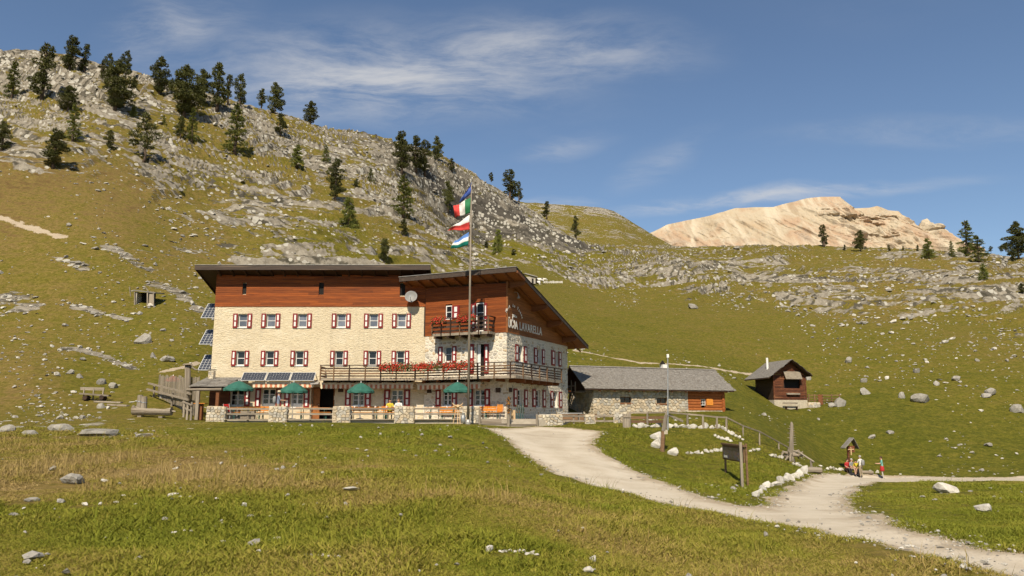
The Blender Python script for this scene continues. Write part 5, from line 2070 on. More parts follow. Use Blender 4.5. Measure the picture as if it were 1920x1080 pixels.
def flag(label, corners, bands, nx=14, ny=9, wave=.10, ph=0.0, vert=False, emblem=None):
    """corners: mast top, fly top, fly bottom, mast bottom as photo pixels; cloth hangs in folds"""
    Yf = 48.75
    c = [P(px, py, Yf) for px, py in corners]
    mb = MB()
    vs = []
    for j in range(ny + 1):
        for i in range(nx + 1):
            u, v = i / nx, j / ny
            p = c[0].lerp(c[1], u).lerp(c[3].lerp(c[2], u), v)
            p.y += wave * math.sin(u * 9 + v * 3.5 + ph) * (0.2 + u) + .05 * math.sin(v * 7 + ph)
            p.z += .04 * math.sin(u * 7 + ph) * u
            vs.append(p)
    fs, ms = [], []
    nb = len(bands)
    for j in range(ny):
        for i in range(nx):
            k = j * (nx + 1) + i
            fs.append((k, k + 1, k + nx + 2, k + nx + 1))
            t_ = (i + .5) / nx if vert else (j + .5) / ny
            ms.append(min(int(t_ * nb), nb - 1))
    mb.add(vs, fs)
    mb.m = ms
    o = mb.build('flag', bands, None, True)
    sd = o.modifiers.new('cloth', 'SOLIDIFY')
    sd.thickness = .004
    tag(o, label, 'flag', 'flags on the pole')
    return o


def cloth(n, c):
    return pm(n, c, tuple(x * .86 for x in c), 4, .75, .1, 30, 0)


C_BLUE, C_GREEN, C_WHITE, C_RED = cloth('flag_blue', (.045, .085, .30)), cloth('flag_green', (.02, .16, .06)), cloth('flag_white', (.70, .67, .62)), cloth('flag_red', (.60, .055, .045))
C_SKY, C_TEAL, C_STAR = cloth('flag_sky', (.10, .22, .52)), cloth('flag_teal', (.01, .22, .17)), cloth('flag_star', (.75, .55, .05))
eu = flag('dark blue flag at the top of the pole, hanging almost folded', [(885, 341), (877, 355), (860, 381), (883, 364)], [C_BLUE], 10, 8, .06)
flag('green white and red flag, second from the top', [(882.5, 370), (850, 387), (853, 408), (881.5, 399)], [C_GREEN, C_WHITE, C_RED], 15, 9, .12, 1.0, True)
flag('white over red flag, third from the top', [(880.5, 402), (851, 424), (838, 432), (880.5, 431)], [C_WHITE, C_RED], 14, 8, .10, 2.0)
flag('blue white and green flag, lowest on the pole', [(879, 435), (853, 452), (844, 467), (878, 460)], [C_SKY, C_WHITE, C_TEAL], 14, 9, .10, .4)

# ---- small things on the tables and by the wall
def mug(label, px, Y, z, k=1.0):
    x = XP(px, Y)
    o = thing('mug', label, 'mug', (x, Y, z), 'white mugs and glasses on the tables')
    MB().lathe(V(x, Y, z), [(.035 * k, 0), (.042 * k, .02), (.042 * k, .11 * k), (.036 * k, .112 * k), (.034 * k, .03), (.01, .025)], 10).build('cup', M_WHITEPAINT, o)
    MB().tube([V(x + .04 * k, Y, z + .03), V(x + .075 * k, Y, z + .045), V(x + .075 * k, Y, z + .08), V(x + .04 * k, Y, z + .095)], .008, 5).build('handle', M_WHITEPAINT, o)


for i, (px_, y_, lab) in enumerate(((664, 51.3, 'white mug at the left end of the table under the third parasol'), (672, 51.5, 'white mug second from the left on the table under the third parasol'), (690, 51.3, 'white mug in the middle of the table under the third parasol'),
                                    (703, 51.5, 'white mug at the right end of the table under the third parasol'), (724, 51.45, 'white mug left of the guest in yellow'), (740, 51.35, 'white mug between the two seated guests'),
                                    (812, 51.4, 'white mug on the left of the table beside the carved cow'), (838, 51.3, 'white mug on the right of the table beside the carved cow'))):
    mug(lab, px_, y_, TF + .76)
x0_, x1_ = XP(452, 50.6), XP(478, 50.6)
o = thing('plant_trough', 'wooden trough of dry brown plants behind the railing by the red chair', 'planter', ((x0_ + x1_) / 2, 50.6, TF))
MB().obox(V(x0_, 50.45, TF), V(x1_ - x0_, 0, 0), V(0, .32, 0), V(0, 0, .55)).build('trough', M_GREYWOOD, o)
mb = MB()
for i in range(220):
    c = V(rng.uniform(x0_, x1_), rng.uniform(50.45, 50.77), TF + .52)
    d_ = V(rng.gauss(0, .35), rng.gauss(0, .3), 1).normalized() * rng.uniform(.12, .34)
    e_ = d_.orthogonal().normalized() * .016
    mb.mi = 0 if rng.random() < .6 else 1
    mb.add([c - e_, c + e_, c + d_], [(0, 1, 2)])
mb.build('dry_plants', [M_GOLD, M_LEAF], o)['kind'] = 'stuff'
# ================================================================== geranium boxes on the balconies
rng = random.Random(19)


def flower_box(label, p, q, drop, out, n, group):
    p, q = Vector(p), Vector(q)
    L = (q - p).length
    o = thing('flower_box', label, 'flower box', (p + q) / 2, group)
    d = (q - p).normalized()
    MB().obox(p + out * .05, d * L, out * .2, V(0, 0, .18)).build('box', M_BROWNWOOD, o)
    lv, bl = MB(), MB()
    for i in range(int(n * L)):
        t_ = rng.random() * L
        a = rng.uniform(-.15, .4)
        zz = rng.gauss(.16, .13)
        zz = max(-drop, min(.42, zz - max(0, a) * .55))
        c = p + d * t_ + out * (.15 + a) + V(0, 0, .08 + zz)
        e = V(rng.uniform(-1, 1), rng.uniform(-1, 1), rng.uniform(-.6, 1)).normalized()
        f = e.orthogonal().normalized()
        g = e.cross(f)
        bloom = rng.random() < .42 + .25 * math.sin(t_ * 2.1)
        s = rng.uniform(.035, .06) if not bloom else rng.uniform(.035, .065)
        if bloom:
            bl.add([c + f * s, c + g * s, c - f * s, c - g * s, c + e * s], [(0, 1, 4), (1, 2, 4), (2, 3, 4), (3, 0, 4)])
        else:
            lv.add([c + f * s, c + g * s * .8, c - f * s, c - g * s * .8], [(0, 1, 2, 3)])
    lv.build('leaves', M_LEAF, o)['kind'] = 'stuff'
    bl.build('blossoms', M_GERANIUM, o)['kind'] = 'stuff'


gz_ = DECK + .58
a0 = PP(712, 690, pB0, V(0, -1, 0))
flower_box('long red geranium box on the main balcony left of the annexe', V(a0.x, pB0.y, gz_), V(pB1.x - .05, pB0.y, gz_), .35, V(0, -1, 0), 330, 'geranium boxes on the main balcony')
for lab, xa, xb in (('red geranium box on the main balcony just right of where it bends', 779, 829), ('short red geranium box on the main balcony left of the flagpole', 832, 860), ('red geranium box on the main balcony behind the flagpole', 862, 891)):
    p, q = PP(xa, 690, pB1, N_F), PP(xb, 690, pB1, N_F)
    flower_box(lab, V(p.x, p.y, gz_), V(q.x, q.y, gz_), .33, N_F, 320, 'geranium boxes on the main balcony')
for lab, xa, xb in (('red geranium box at the left end of the small upper balcony', 812, 838), ('red geranium box on the small upper balcony beside the flagpole', 859, 893)):
    p, q = PP(xa, 605, FA.pt(0, 0, .9), N_F), PP(xb, 605, FA.pt(0, 0, .9), N_F)
    flower_box(lab, V(p.x, p.y, UD + uh - .32), V(q.x, q.y, UD + uh - .32), .3, N_F, 260, 'geranium boxes on the upper balcony')
# ================================================================== lean-to beside the lodge
rng = random.Random(23)
lx0, lx1 = P(357, 727, 51.8).x, P(424, 727, 51.8).x
zt_, zb_ = P(410, 709, 54.9).z, P(385, 727, 51.8).z
lean = thing('lean_to', 'low lean-to porch with mossy plank roof at the left end of the lodge', 'shed', ((lx0 + lx1) / 2, 53.3, H((lx0 + lx1) / 2, 53.3)))
rf = MB().prism([V(lx0, 51.8, zb_ - .06), V(lx1, 51.8, zb_ - .06), V(lx1, 54.95, zt_ - .06), V(lx0 + .3, 54.95, zt_ - .06)], V(0, 0, .05)).build('roof', M_DARKWOOD, lean)
for r in range(7):
    t0, t1 = r / 7, (r + 1.35) / 7
    x = lx0 - .1
    while x < lx1 - .1:
        w = rng.uniform(.35, .8)
        y0, y1 = 51.72 + t0 * 3.2, 51.72 + min(t1, 1) * 3.2
        z0, z1 = zb_ + (zt_ - zb_) * t0 + .04 + .03, zb_ + (zt_ - zb_) * min(t1, 1) + .01
        j = rng.uniform(-.03, .03)
        MB().prism([V(x, y0 + j, z0), V(x + w - .02, y0 + j, z0 + rng.uniform(-.02, .02)), V(x + w - .02, y1, z1), V(x, y1, z1)], V(0, 0, .045)).build('slab', M_SHINGLE, rf)
        x += w
MB().tube([V(lx0 - .25, 51.85, zb_ - .13), V(lx1 - .3, 51.85, zb_ - .10)], [.09, .11], 9).build('eave_log', M_GREYWOOD, lean)
for px_, yy in ((371, 51.9), (408, 52.0)):
    x = XP(px_, yy, 750)
    MB().box(V(x, yy, H(x, yy) - .1), .2, .2, zb_ - .15 - H(x, yy) + .1).build('post', M_BEAM if px_ > 400 else M_GREYWOOD_Z, lean)
x0, x1 = XP(386, 54.9), XP(424, 54.9)
MB().obox(V(lx0 + .2, 54.6, TZ - .3), V(x1 - lx0, 0, 0), V(0, .1, 0), V(0, 0, zt_ - TZ + .1)).build('back_wall', M_HUTWOOD, lean)
x = XP(373, 52.1)
MB().box(V(x, 52.15, H(x, 52.1)), .4, .3, 1.05).build('cabinet', M_BEAM, lean)
MB().box(V(x + .05, 52.1, H(x, 52.1) + 1.05), .75, .5, .05).build('shelf', M_ORANGE, lean)
# little stone chimney on its roof
b = P(397, 709, 54.3)
ch = thing('stone_chimney', 'small cream stone chimney rising from the lean-to roof', 'chimney', b)
cc = MB().box(b - V(0, 0, .25), .36, .36, .75).build('core', M_MORTAR, ch)
for f, L in ((Face((b.x - .18, b.y - .18), (1, 0, 0), (0, -1, 0)), .36),):
    stones(f, 0, b.z - .05, rubble_cells(.36, .55, .2, .14, rng, (), .02), .03, M_STW, cc, rng)
MB().box(b + V(0, 0, .55), .46, .46, .05).build('cap', M_GREY_ROCK, ch)

# step balustrade
st = G(350, 787)
o = thing('short_balustrade', 'short grey balustrade of three posts beside the lean-to steps', 'railing', st)
for i, (px_, pb, pt_) in enumerate(((345, 775, 753), (351, 781, 757), (358, 786, 760))):
    bq = P(px_, pb, 50.9 - i * .3)
    tq = P(px_, pt_, 50.9 - i * .3)
    MB().box(V(bq.x, bq.y, bq.z - .25), .12, .12, tq.z - bq.z + .25).build('post', M_GREYWOOD_Z, o)
p, q = P(343, 753, 51), P(360, 760, 50.2)
MB().bar(p, q, .1, .08).build('handrail', M_GREYWOOD, o)
p, q = P(343, 764, 51), P(360, 771, 50.2)
MB().bar(p, q, .06, .1).build('rail', M_GREYWOOD, o)

# ================================================================== paling fence and spring post
pl, pr_ = P(296, 728, 60.0), P(372, 748, 54.4)
fence = thing('paling_fence', 'grey weathered paling fence with two outer rails left of the lodge', 'fence', (pl + pr_) / 2)
n = 34
for i in range(n):
    t_ = (i + .5) / n
    c = pl.lerp(pr_, t_)
    zt2 = P(300, 703, 60).z * (1 - t_) + P(372, 708, 54.4).z * t_
    g = min(H(c.x, c.y), c.z) - .05
    d = (pr_ - pl).normalized()
    MB().obox(V(c.x, c.y, g) - d * .075, d * (.15 + rng.uniform(-.02, .0)), V(-d.y, d.x, 0) * .025, V(0, 0, zt2 - g + rng.uniform(-.09, .07))).build('pale', M_GREYWOOD_Z, fence)
dn = V(-(pr_ - pl).y, (pr_ - pl).x, 0).normalized()
if dn.y > 0:
    dn = -dn
for (xa, ya), (xb, yb_) in (((291, 719), (369, 739)), ((288, 730), (364, 750))):
    MB().bar(P(xa, ya, 60.2) + dn * .5, P(xb, yb_, 54.6) + dn * .4, .09, .13).build('rail', M_GREYWOOD, fence)
for t_ in (0.02, .5, .97):
    c = pl.lerp(pr_, t_) + dn * .32
    MB().box(V(c.x, c.y, H(c.x, c.y) - .2), .12, .12, 1.15).build('post', M_GREYWOOD_Z, fence)
b = P(352, 730, 55.0)
sp = thing('spring_post', 'thick weathered tree post with a flat cap and side branch behind the paling fence', 'post', V(b.x, b.y, H(b.x, b.y)))
t_ = P(352, 685, 55.0)
MB().tube([V(b.x - .02, b.y, H(b.x, b.y) - .2), b + V(0, 0, .1), t_], [.30, .21, .19], 10).build('trunk', M_GREYWOOD_Z, sp, True)
MB().lathe(t_, [(.30, 0), (.36, .03), (.30, .09), (.05, .13)], 9).build('cap', M_GREYWOOD, sp)
MB().tube([t_ - V(0, 0, .12), t_ + V(.28, 0, -.12), t_ + V(.55, 0, -.30), t_ + V(.72, 0, -.32)], [.10, .08, .06, .05], 7).build('branch', M_GREYWOOD, sp)

# ================================================================== log trough, churns, bench, planks on the left
g = G(285, 782)
log = thing('log_trough', 'hollowed grey log trough lying left of the lodge', 'trough', g)
p, q = P(250, 769, g.y), P(322, 771, g.y - .3)
mb = MB()
N_ = 14
vs = []
for i in range(9):
    c = p.lerp(q, i / 8)
    r = .33 - .05 * i / 8 + .02 * math.sin(i * 2)
    for j in range(N_):
        a = 2 * math.pi * j / N_
        zz = math.sin(a) * r
        if 1 <= i <= 7 and zz > r * .55:
            zz = -r * .25                                   # hollow
        vs.append(c + V(0, math.cos(a) * r, zz))
mb.add(vs, [(i * N_ + j, i * N_ + (j + 1) % N_, (i + 1) * N_ + (j + 1) % N_, (i + 1) * N_ + j) for i in range(8) for j in range(N_)] + [tuple(range(N_)), tuple(range(8 * N_, 9 * N_))])
mb.build('log', M_GREYWOOD, log)
for t_ in (.2, .75):
    c = p.lerp(q, t_)
    MB().box(V(c.x, c.y, H(c.x, c.y) - .05), .25, .4, max(.1, c.z - .28 - H(c.x, c.y))).build('support', M_GREYWOOD_Z, log)
MB().tube([q + V(-.1, 0, .02), q + V(.25, 0, -.03)], [.06, .05], 7).build('spout', M_GREYWOOD, log)
for lab, px_, h_ in (('taller grey wooden churn standing behind the log trough', 262, .85), ('shorter grey churn at the right behind the log trough', 270, .75)):
    c = V(P(px_, 760, 51.6).x, 51.6, 0)
    c.z = H(c.x, c.y)
    base = max(c.z, P(px_, 763, 51.6).z)
    o = thing('wooden_churn', lab, 'churn', c, 'churns behind the trough')
    MB().lathe(c, [(.20, 0), (.21, .1), (.18, base - c.z + h_ * .6), (.17, base - c.z + h_ * .9), (.02, base - c.z + h_ * .92)], 11).build('body', M_GREYWOOD_Z, o)
    for zz in (.25, .62):
        MB().lathe(c + V(0, 0, (base - c.z + h_) * zz), [(.205, 0), (.21, .02), (.205, .05)], 11).build('hoop', M_STEEL, o)
g = G(178, 752)
o = thing('log_bench', 'rustic bench with single back plank on logs left of the trough', 'bench', g)
yb0 = g.y
pa, pb = P(151, 738, yb0), P(206, 742, yb0)
MB().bar(pa, pb, .42, .12).build('seat', M_GREYWOOD, o)
pa, pb = P(151, 728.5, yb0 + .3), P(196, 729.5, yb0 + .3)
MB().bar(pa, pb, .06, .22).build('backrest', M_GREYWOOD, o)
for px_ in (157, 175, 193):
    c = P(px_, 740, yb0 + .28)
    MB().box(V(c.x, c.y, H(c.x, c.y) - .1), .08, .08, P(px_, 728, yb0 + .3).z - H(c.x, c.y) + .1).build('back_post', M_GREYWOOD_Z, o)
for px_ in (162, 193):
    c = P(px_, 745, yb0)
    MB().tube([V(c.x, c.y - .25, c.z - .02), V(c.x, c.y + .3, c.z - .02)], .17, 10).build('log_foot', M_DARKWOOD, o)
    gz2 = H(c.x, c.y)
    MB().box(V(c.x, c.y, gz2 - .1), .2, .3, max(.1, c.z - gz2)).build('block', M_DARKWOOD, o)
for lab, xa, xb, y_ in (('long grey plank lying on the grass right of the log bench', 178, 228, 754), ('shorter grey plank lying on the grass just left of the trough', 203, 240, 760)):
    a, b = G(xa, y_), G(xb, y_ + 2)
    b = a + (b - a).normalized() * min((b - a).length, 2.6)
    b.z = H(b.x, b.y)
    tag(MB().bar(a + V(0, 0, .05), b + V(0, 0, .05), .25, .12).build('plank', M_GREYWOOD), lab, 'plank', 'planks on the grass')

# ================================================================== old dugout shelter on the slope
g = G(268, 573)
D = g.y
o = thing('dugout_shelter', 'small ruined plank and stone shelter dug into the left slope', 'shelter', g)
k = D / F
def SP_(px_, py_, dy=0.0):
    return P(px_, py_, D + dy)
MB().obox(SP_(249, 545, -.1), SP_(291, 550, -.1) - SP_(249, 545, -.1), V(.1, 2.2, .25), V(0, 0, .12)).build('roof', M_SHINGLE, o)
for xa in (253, 277, 288):
    b_, t2 = SP_(xa, 571), SP_(xa, 547)
    MB().bar(b_ - V(0, 0, .3), t2, .14).build('post', M_GREYWOOD_Z, o)
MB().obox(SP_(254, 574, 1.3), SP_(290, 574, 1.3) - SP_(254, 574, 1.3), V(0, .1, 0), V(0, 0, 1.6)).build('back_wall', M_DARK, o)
MB().obox(SP_(278.5, 572, .02), SP_(287, 572, .02) - SP_(278.5, 572, .02), V(0, .1, 0), V(0, 0, SP_(280, 550).z - SP_(280, 572).z)).build('plank_wall', M_GREYWOOD_Z, o)
MB().obox(SP_(251, 573, .1), V(.25, 0, 0), V(0, 1.5, 0), V(0, 0, SP_(252, 547).z - SP_(252, 573).z)).build('side_wall', M_ST[1], o)
for (xa, ya), (xb, yb_) in (((245, 556), (243, 538)), ((279, 547), (272, 537))):
    MB().bar(SP_(xa, ya), SP_(xb, yb_), .10).build('pole', M_GREYWOOD_Z, o)

# ================================================================== stone barn
BA = R(21)
FB = Face(P(1113, 756, 64.2), (math.cos(BA), math.sin(BA), 0), (math.sin(BA), -math.cos(BA), 0))
sW, sE = 0.0, FB.sz(1357, 756)[0]
sM = FB.sz(1290, 756)[0]
BD = 4.7
zbase = FB.sz(1230, 781)[1]
zeave = P(1240, 732.5, 65.2).z
zridge = P(1093, 689.5, 66.2).z
barn = thing('stone_barn', 'long low stone barn with grey shingle roof right of the lodge', 'barn', FB.pt((sW + sE) / 2, zbase, -BD / 2))
hb = [FB.rect(1163, 744, 1184, 756), FB.rect(1231, 746, 1251, 757)]
ztop = zeave + .12
mb = MB()
FB.wall(mb, sW, sM, zbase - .5, ztop, hb, .25)
FBl = Face(FB.pt(0, 0, -BD), -FB.N * -1, -FB.S)
FBl = Face(FB.pt(0, 0, -BD), FB.N, -FB.S)
FBl.wall(mb, 0, BD, zbase - .8, zeave + .1, [])
mb.add([FB.pt(sE, zbase - .5, 0), FB.pt(sE, zbase - .5, -BD), FB.pt(sE, ztop, -BD), FB.pt(sE, ztop, 0)], [(0, 1, 2, 3)])
mb.add([FB.pt(0, zbase - .5, -BD), FB.pt(sE, zbase - .5, -BD), FB.pt(sE, ztop, -BD), FB.pt(0, ztop, -BD)], [(0, 1, 2, 3)])
bw = mb.build('wall', M_MORTAR_D, barn)
hs = [(a, b, c - zbase + .3, d - zbase + .3) for a, b, c, d in hb]
stones(FB, 0, zbase - .3, rubble_cells(sM, ztop - zbase + .3, .36, .24, rng, hs, .035), .055, M_STW, bw, rng)
stones(FBl, 0, zbase - .5, rubble_cells(BD, zeave - zbase + .5, .42, .27, rng, (), .05), .05, M_STW, bw, rng, limit=120)
# base course under the log part, then the logs
zlog = FB.sz(1320, 770)[1]
mb = MB()
FB.box(mb, sM, sE, zbase - .5, zlog, -.4, -.02)
plb = mb.build('plinth', M_MORTAR_D, barn)
stones(FB, sM, zbase - .2, rubble_cells(sE - sM, zlog - zbase + .2, .4, .25, rng, (), .05), .04, M_STW, plb, rng)
wr = FB.rect(1314, 748, 1323, 760)
z = zlog
while z < ztop - .05:
    spans = [(sM, sE + .12)]
    if z + .24 > wr[2] and z < wr[3]:
        spans = [(sM, wr[0]), (wr[1], sE + .12)]
    for a, b in spans:
        MB().prism([FB.pt(a, z + .02, -.2), FB.pt(a, z + .0, .0), FB.pt(a, z + .05, .045), FB.pt(a, z + .20, .045), FB.pt(a, z + .245, 0), FB.pt(a, z + .23, -.2)], FB.S * (b - a)).build('log', M_BARNWOOD, barn)
    MB().prism([FB.pt(sE - .02, z - .1, -.3), FB.pt(sE + .02, z + .13, -.3), FB.pt(sE - .2, z + .13, -.3), FB.pt(sE - .2, z - .1, -.3)], FB.N * .42).build('log_end', M_BARNWOOD, barn)
    z += .25


def small_window(face, r, parent, frame, depth=.12):
    s0, s1, z0, z1 = r
    mb = MB()
    for a, b, c, d in ((s0, s1, z0, z0 + .05), (s0, s1, z1 - .05, z1), (s0, s0 + .05, z0 + .05, z1 - .05), (s1 - .05, s1, z0 + .05, z1 - .05), ((s0 + s1) / 2 - .015, (s0 + s1) / 2 + .015, z0 + .05, z1 - .05), (s0 + .05, s1 - .05, (z0 + z1) / 2 - .015, (z0 + z1) / 2 + .013)):
        face.box(mb, a, b, c, d, -depth - .04, -depth)
    w = mb.build('window', frame, parent)
    mb = MB()
    face.box(mb, s0, s1, z0, z1, -depth - .08, -depth - .05)
    mb.build('pane', M_GLASS, w)
    return w


small_window(FB, wr, barn, M_WHITEPAINT, .05)
a, b, c, d = FB.rect(1324, 748, 1336, 760)
mb = MB()
FB.box(mb, a, b, c, d, .05, .085)
mb.build('shutter', M_ORANGE, barn)
for r in hb:
    w = small_window(FB, r, barn, M_BROWNWOOD, .15)
    mb = MB()
    FB.box(mb, r[0] - .1, r[1] + .1, r[2] - .09, r[2] - .005, -.2, .06)
    mb.build('sill', M_BEAM, w)
# roof
RO, LO, EO = .55, 1.0, .75                         # front, left, right overhangs
slope = (zridge - zeave) / (BD / 2 + RO)


def rz_(out):                                      # roof underside height at distance out in front of the wall
    return zeave + (RO - out) * slope if out > -BD / 2 else zeave + (RO + BD + out) * slope


rs0, rs1 = -LO, sE + EO
roofb = MB().prism([FB.pt(rs0, rz_(RO), RO), FB.pt(rs0, zridge, -BD / 2), FB.pt(rs0, rz_(RO), -BD - RO), FB.pt(rs0, rz_(RO) + .1, -BD - RO), FB.pt(rs0, zridge + .1, -BD / 2), FB.pt(rs0, rz_(RO) + .1, RO)], FB.S * (rs1 - rs0)).build('roof', M_DARKWOOD, barn)
mb = MB()
nrow = 24
for side in (0, 1):
    for r in range(nrow):
        o0 = RO + .04 - (BD / 2 + RO) * r / nrow
        o1 = o0 - (BD / 2 + RO) / nrow * 1.6
        s = rs0 - .03
        while s < rs1 + .02:
            w = rng.uniform(.12, .26)
            z0 = zeave + (RO - o0) * slope + .135 + rng.uniform(0, .015)
            z1 = zeave + (RO - o1) * slope + .105
            oa, ob = (o0 + rng.uniform(-.02, .02), o1) if side == 0 else (-BD - o0, -BD - o1)
            mb.prism([FB.pt(s, z0, oa), FB.pt(s + w - .01, z0, oa), FB.pt(s + w - .01, z1, ob), FB.pt(s, z1, ob)], V(0, 0, .02))
            s += w
mb.build('shingles', M_SHINGLE, roofb)['kind'] = 'stuff'
MB().prism([FB.pt(rs0 - .05, zridge + .12, -BD / 2 + .15), FB.pt(rs0 - .05, zridge + .2, -BD / 2), FB.pt(rs0 - .05, zridge + .12, -BD / 2 - .15)], FB.S * (rs1 - rs0 + .1)).build('ridge_board', M_SHINGLE, roofb)
for i in range(10):
    s = .3 + (sE - .4) * i / 9
    MB().prism([FB.pt(s, rz_(RO) - .10, RO - .05), FB.pt(s, rz_(0) - .1, -.1), FB.pt(s, rz_(0) + .0, -.1), FB.pt(s, rz_(RO) + .0, RO - .05)], FB.S * .12).build('rafter', M_BEAM, roofb)
# gable end: boarded triangle, loft platform and ladder
fl = FB.pt(-.02, 0, 0)
tri = [FB.pt(-.04, zeave + .05, .3), FB.pt(-.04, zridge - .05, -BD / 2), FB.pt(-.04, zeave + .05, -BD - .3)]
MB().prism(tri, FB.S * .04).build('gable_boards', M_DARKWOOD, barn)
pf = MB().obox(FB.pt(-1.0, zeave - .18, -BD / 2 - .7), FB.S * .95, FB.N * 1.7, V(0, 0, .09)).build('loft_platform', M_GREYWOOD, barn)
for a, h_ in ((-.7, .9), (.2, 1.0), (.95, .85)):
    MB().box(FB.pt(-.95, zeave - .1, -BD / 2 + a), .09, .09, h_).build('post', M_GREYWOOD_Z, pf)
MB().obox(FB.pt(-.98, zeave + .35, -BD / 2 - .7), FB.S * .06, FB.N * 1.7, V(0, 0, .12)).build('rail', M_GREYWOOD, pf)
MB().obox(FB.pt(-.98, zeave + .02, -BD / 2 - .7), FB.S * .06, FB.N * .9, V(0, 0, .28)).build('board', M_BROWNWOOD, pf)
MB().tube([FB.pt(-.95, zeave + .1, -BD / 2 - 1.5), FB.pt(-.2, zeave + .1, -BD / 2 - 1.5)], .16, 9).build('log_end', M_BARNWOOD, barn)
lad = thing('wooden_ladder', 'dark wooden ladder leaning up to the barn loft platform', 'ladder', FB.pt(-1.8, zbase - .2, -BD / 2))
l0, l1 = FB.pt(-1.75, H(*FB.pt(-1.75, 0, -BD / 2 + .3).to_2d()) - .1, -BD / 2 + .3), FB.pt(-1.02, zeave - .1, -BD / 2 + .3)
for s in (0, .55):
    MB().bar(l0 + FB.N * s, l1 + FB.N * s, .08, .06).build('stile', M_DARKWOOD, lad)
for i in range(6):
    p = l0.lerp(l1, (i + .7) / 6.6)
    MB().bar(p, p + FB.N * .55, .05).build('rung', M_DARKWOOD, lad)
# chimney
c0 = FB.pt(FB.sz(1276, 690)[0], zridge - .35, -BD / 2 - .25)
c_ = MB().box(c0, .55, .55, .85, BA).build('chimney', M_WHITEPAINT, barn)
MB().prism([c0 + V(-.38, -.2, .88), c0 + V(.1, -.2, .88), c0 + V(-.14, -.2, 1.2)], V(0, .4, 0)).build('chimney_cowl', M_DARK, c_)

# ================================================================== small log hut on the right slope
HA = R(13)
hb0 = P(1453, 768, 88)
FH = Face(hb0, (math.cos(HA), math.sin(HA), 0), (math.sin(HA), -math.cos(HA), 0))
hw = FH.sz(1512, 740)[0]
hd = 4.0
hut = thing('log_hut', 'small dark red brown log hut with grey shingle roof on the right slope', 'hut', FH.pt(hw / 2, hb0.z, -hd / 2))
zpl, zbs = FH.sz(1480, 750)[1], FH.sz(1480, 769)[1]
zea = FH.sz(1512, 703)[1]
zap = FH.sz(1486, 677)[1]
mb = MB().obox(FH.pt(-.05, zbs - .7, -hd), FH.S * (hw + .1), FH.N * (hd + .05), V(0, 0, zpl - zbs + .7))
mb.build('plinth', M_STW[0], hut)
dk = FH.rect(1469.5, 712, 1500, 728)
z = zpl
FHl = Face(FH.pt(0, 0, -hd), FH.N, -FH.S)


def gtop(s):
    return zea + (zap - zea) * (1 - abs(s - hw / 2) / (hw / 2))


while z < zap - .1:
    lo, hi = 0.0, hw
    if z > zea - .05:
        f = min(1, (z + .1 - zea) / (zap - zea))
        lo, hi = hw / 2 * f, hw - hw / 2 * f
    spans = [(lo, hi)]
    if z + .15 > dk[2] and z < dk[3]:
        spans = [(lo, dk[0]), (dk[1], hi)]
    for a, b in spans:
        if b - a > .05:
            MB().obox(FH.pt(a, z, -.15), FH.S * (b - a), FH.N * (.15 + rng.uniform(0, .02)), V(0, 0, .17)).build('log', M_HUTWOOD, hut)
    if z < zea:
        MB().obox(FHl.pt(.15, z, -.15), FHl.S * (hd - .3), FHl.N * .17, V(0, 0, .17)).build('log', M_DARKWOOD, hut)
    z += .19
MB().obox(FH.pt(.1, zpl, -hd + .1), FH.S * (hw - .2), FH.N * (hd - .4), V(0, 0, zea - zpl)).build('core', M_DARK, hut)
for s in (-.03, hw - .09):
    MB().obox(FH.pt(s, zpl, -.1), FH.S * .12, FH.N * .15, V(0, 0, zea - zpl)).build('corner_post', M_HUTWOOD, hut)
# hatch: dark opening with its shutter propped up as a canopy, little shelf
a, b, c, d = FH.rect(1472, 697, 1503, 711, .4)
MB().prism([FH.pt(a, d, .12), FH.pt(b, d, .12), FH.pt(b, c, .55), FH.pt(a, c, .55)], V(0, 0, .05)).build('hatch_shutter', M_GREYWOOD, hut)
a, b, c, d = FH.rect(1474, 737, 1498, 740)
mb = MB()
FH.box(mb, a, b, c, d, .02, .25)
mb.build('shelf', M_GREYWOOD, hut)
RF = .65
hroof = None
for sgn in (-1, 1):
    eave_s = hw / 2 + sgn * (hw / 2 + (.95 if sgn < 0 else .5))
    sl = (zap - zea) / (hw / 2)
    ze = zap - sl * abs(eave_s - hw / 2) * .9
    q = [FH.pt(hw / 2, zap + .02, RF), FH.pt(eave_s, ze, RF), FH.pt(eave_s, ze, -hd - RF), FH.pt(hw / 2, zap + .02, -hd - RF)]
    rr2 = MB().prism(q, V(0, 0, .10)).build('roof', M_DARKWOOD, hut)
    mb = MB()
    for r in range(13):
        t0, t1 = r / 13, (r + 1.5) / 13
        y = -hd - RF - .03
        while y < RF:
            w = rng.uniform(.13, .25)
            sa_, sb_ = eave_s + (hw / 2 - eave_s) * t0, eave_s + (hw / 2 - eave_s) * min(t1, 1)
            za_, zb2 = ze + (zap + .02 - ze) * t0, ze + (zap + .02 - ze) * min(t1, 1)
            mb.prism([FH.pt(sa_, za_ + .135, y), FH.pt(sa_, za_ + .135, y + w - .01), FH.pt(sb_, zb2 + .11, y + w - .01), FH.pt(sb_, zb2 + .11, y)], V(0, 0, .018))
            y += w
    mb.build('shingles', M_SHINGLE, rr2)['kind'] = 'stuff'
pp = FH.pt(FH.sz(1439, 690, -2.0)[0] , zap - .9, -2.2)
pp.x = P(1439, 690, pp.y).x
MB().tube([V(pp.x, pp.y, P(1439, 694, pp.y).z - .3), V(pp.x, pp.y, P(1439, 671, pp.y).z)], .13, 10).build('stove_pipe', M_WHITEPAINT, hut)
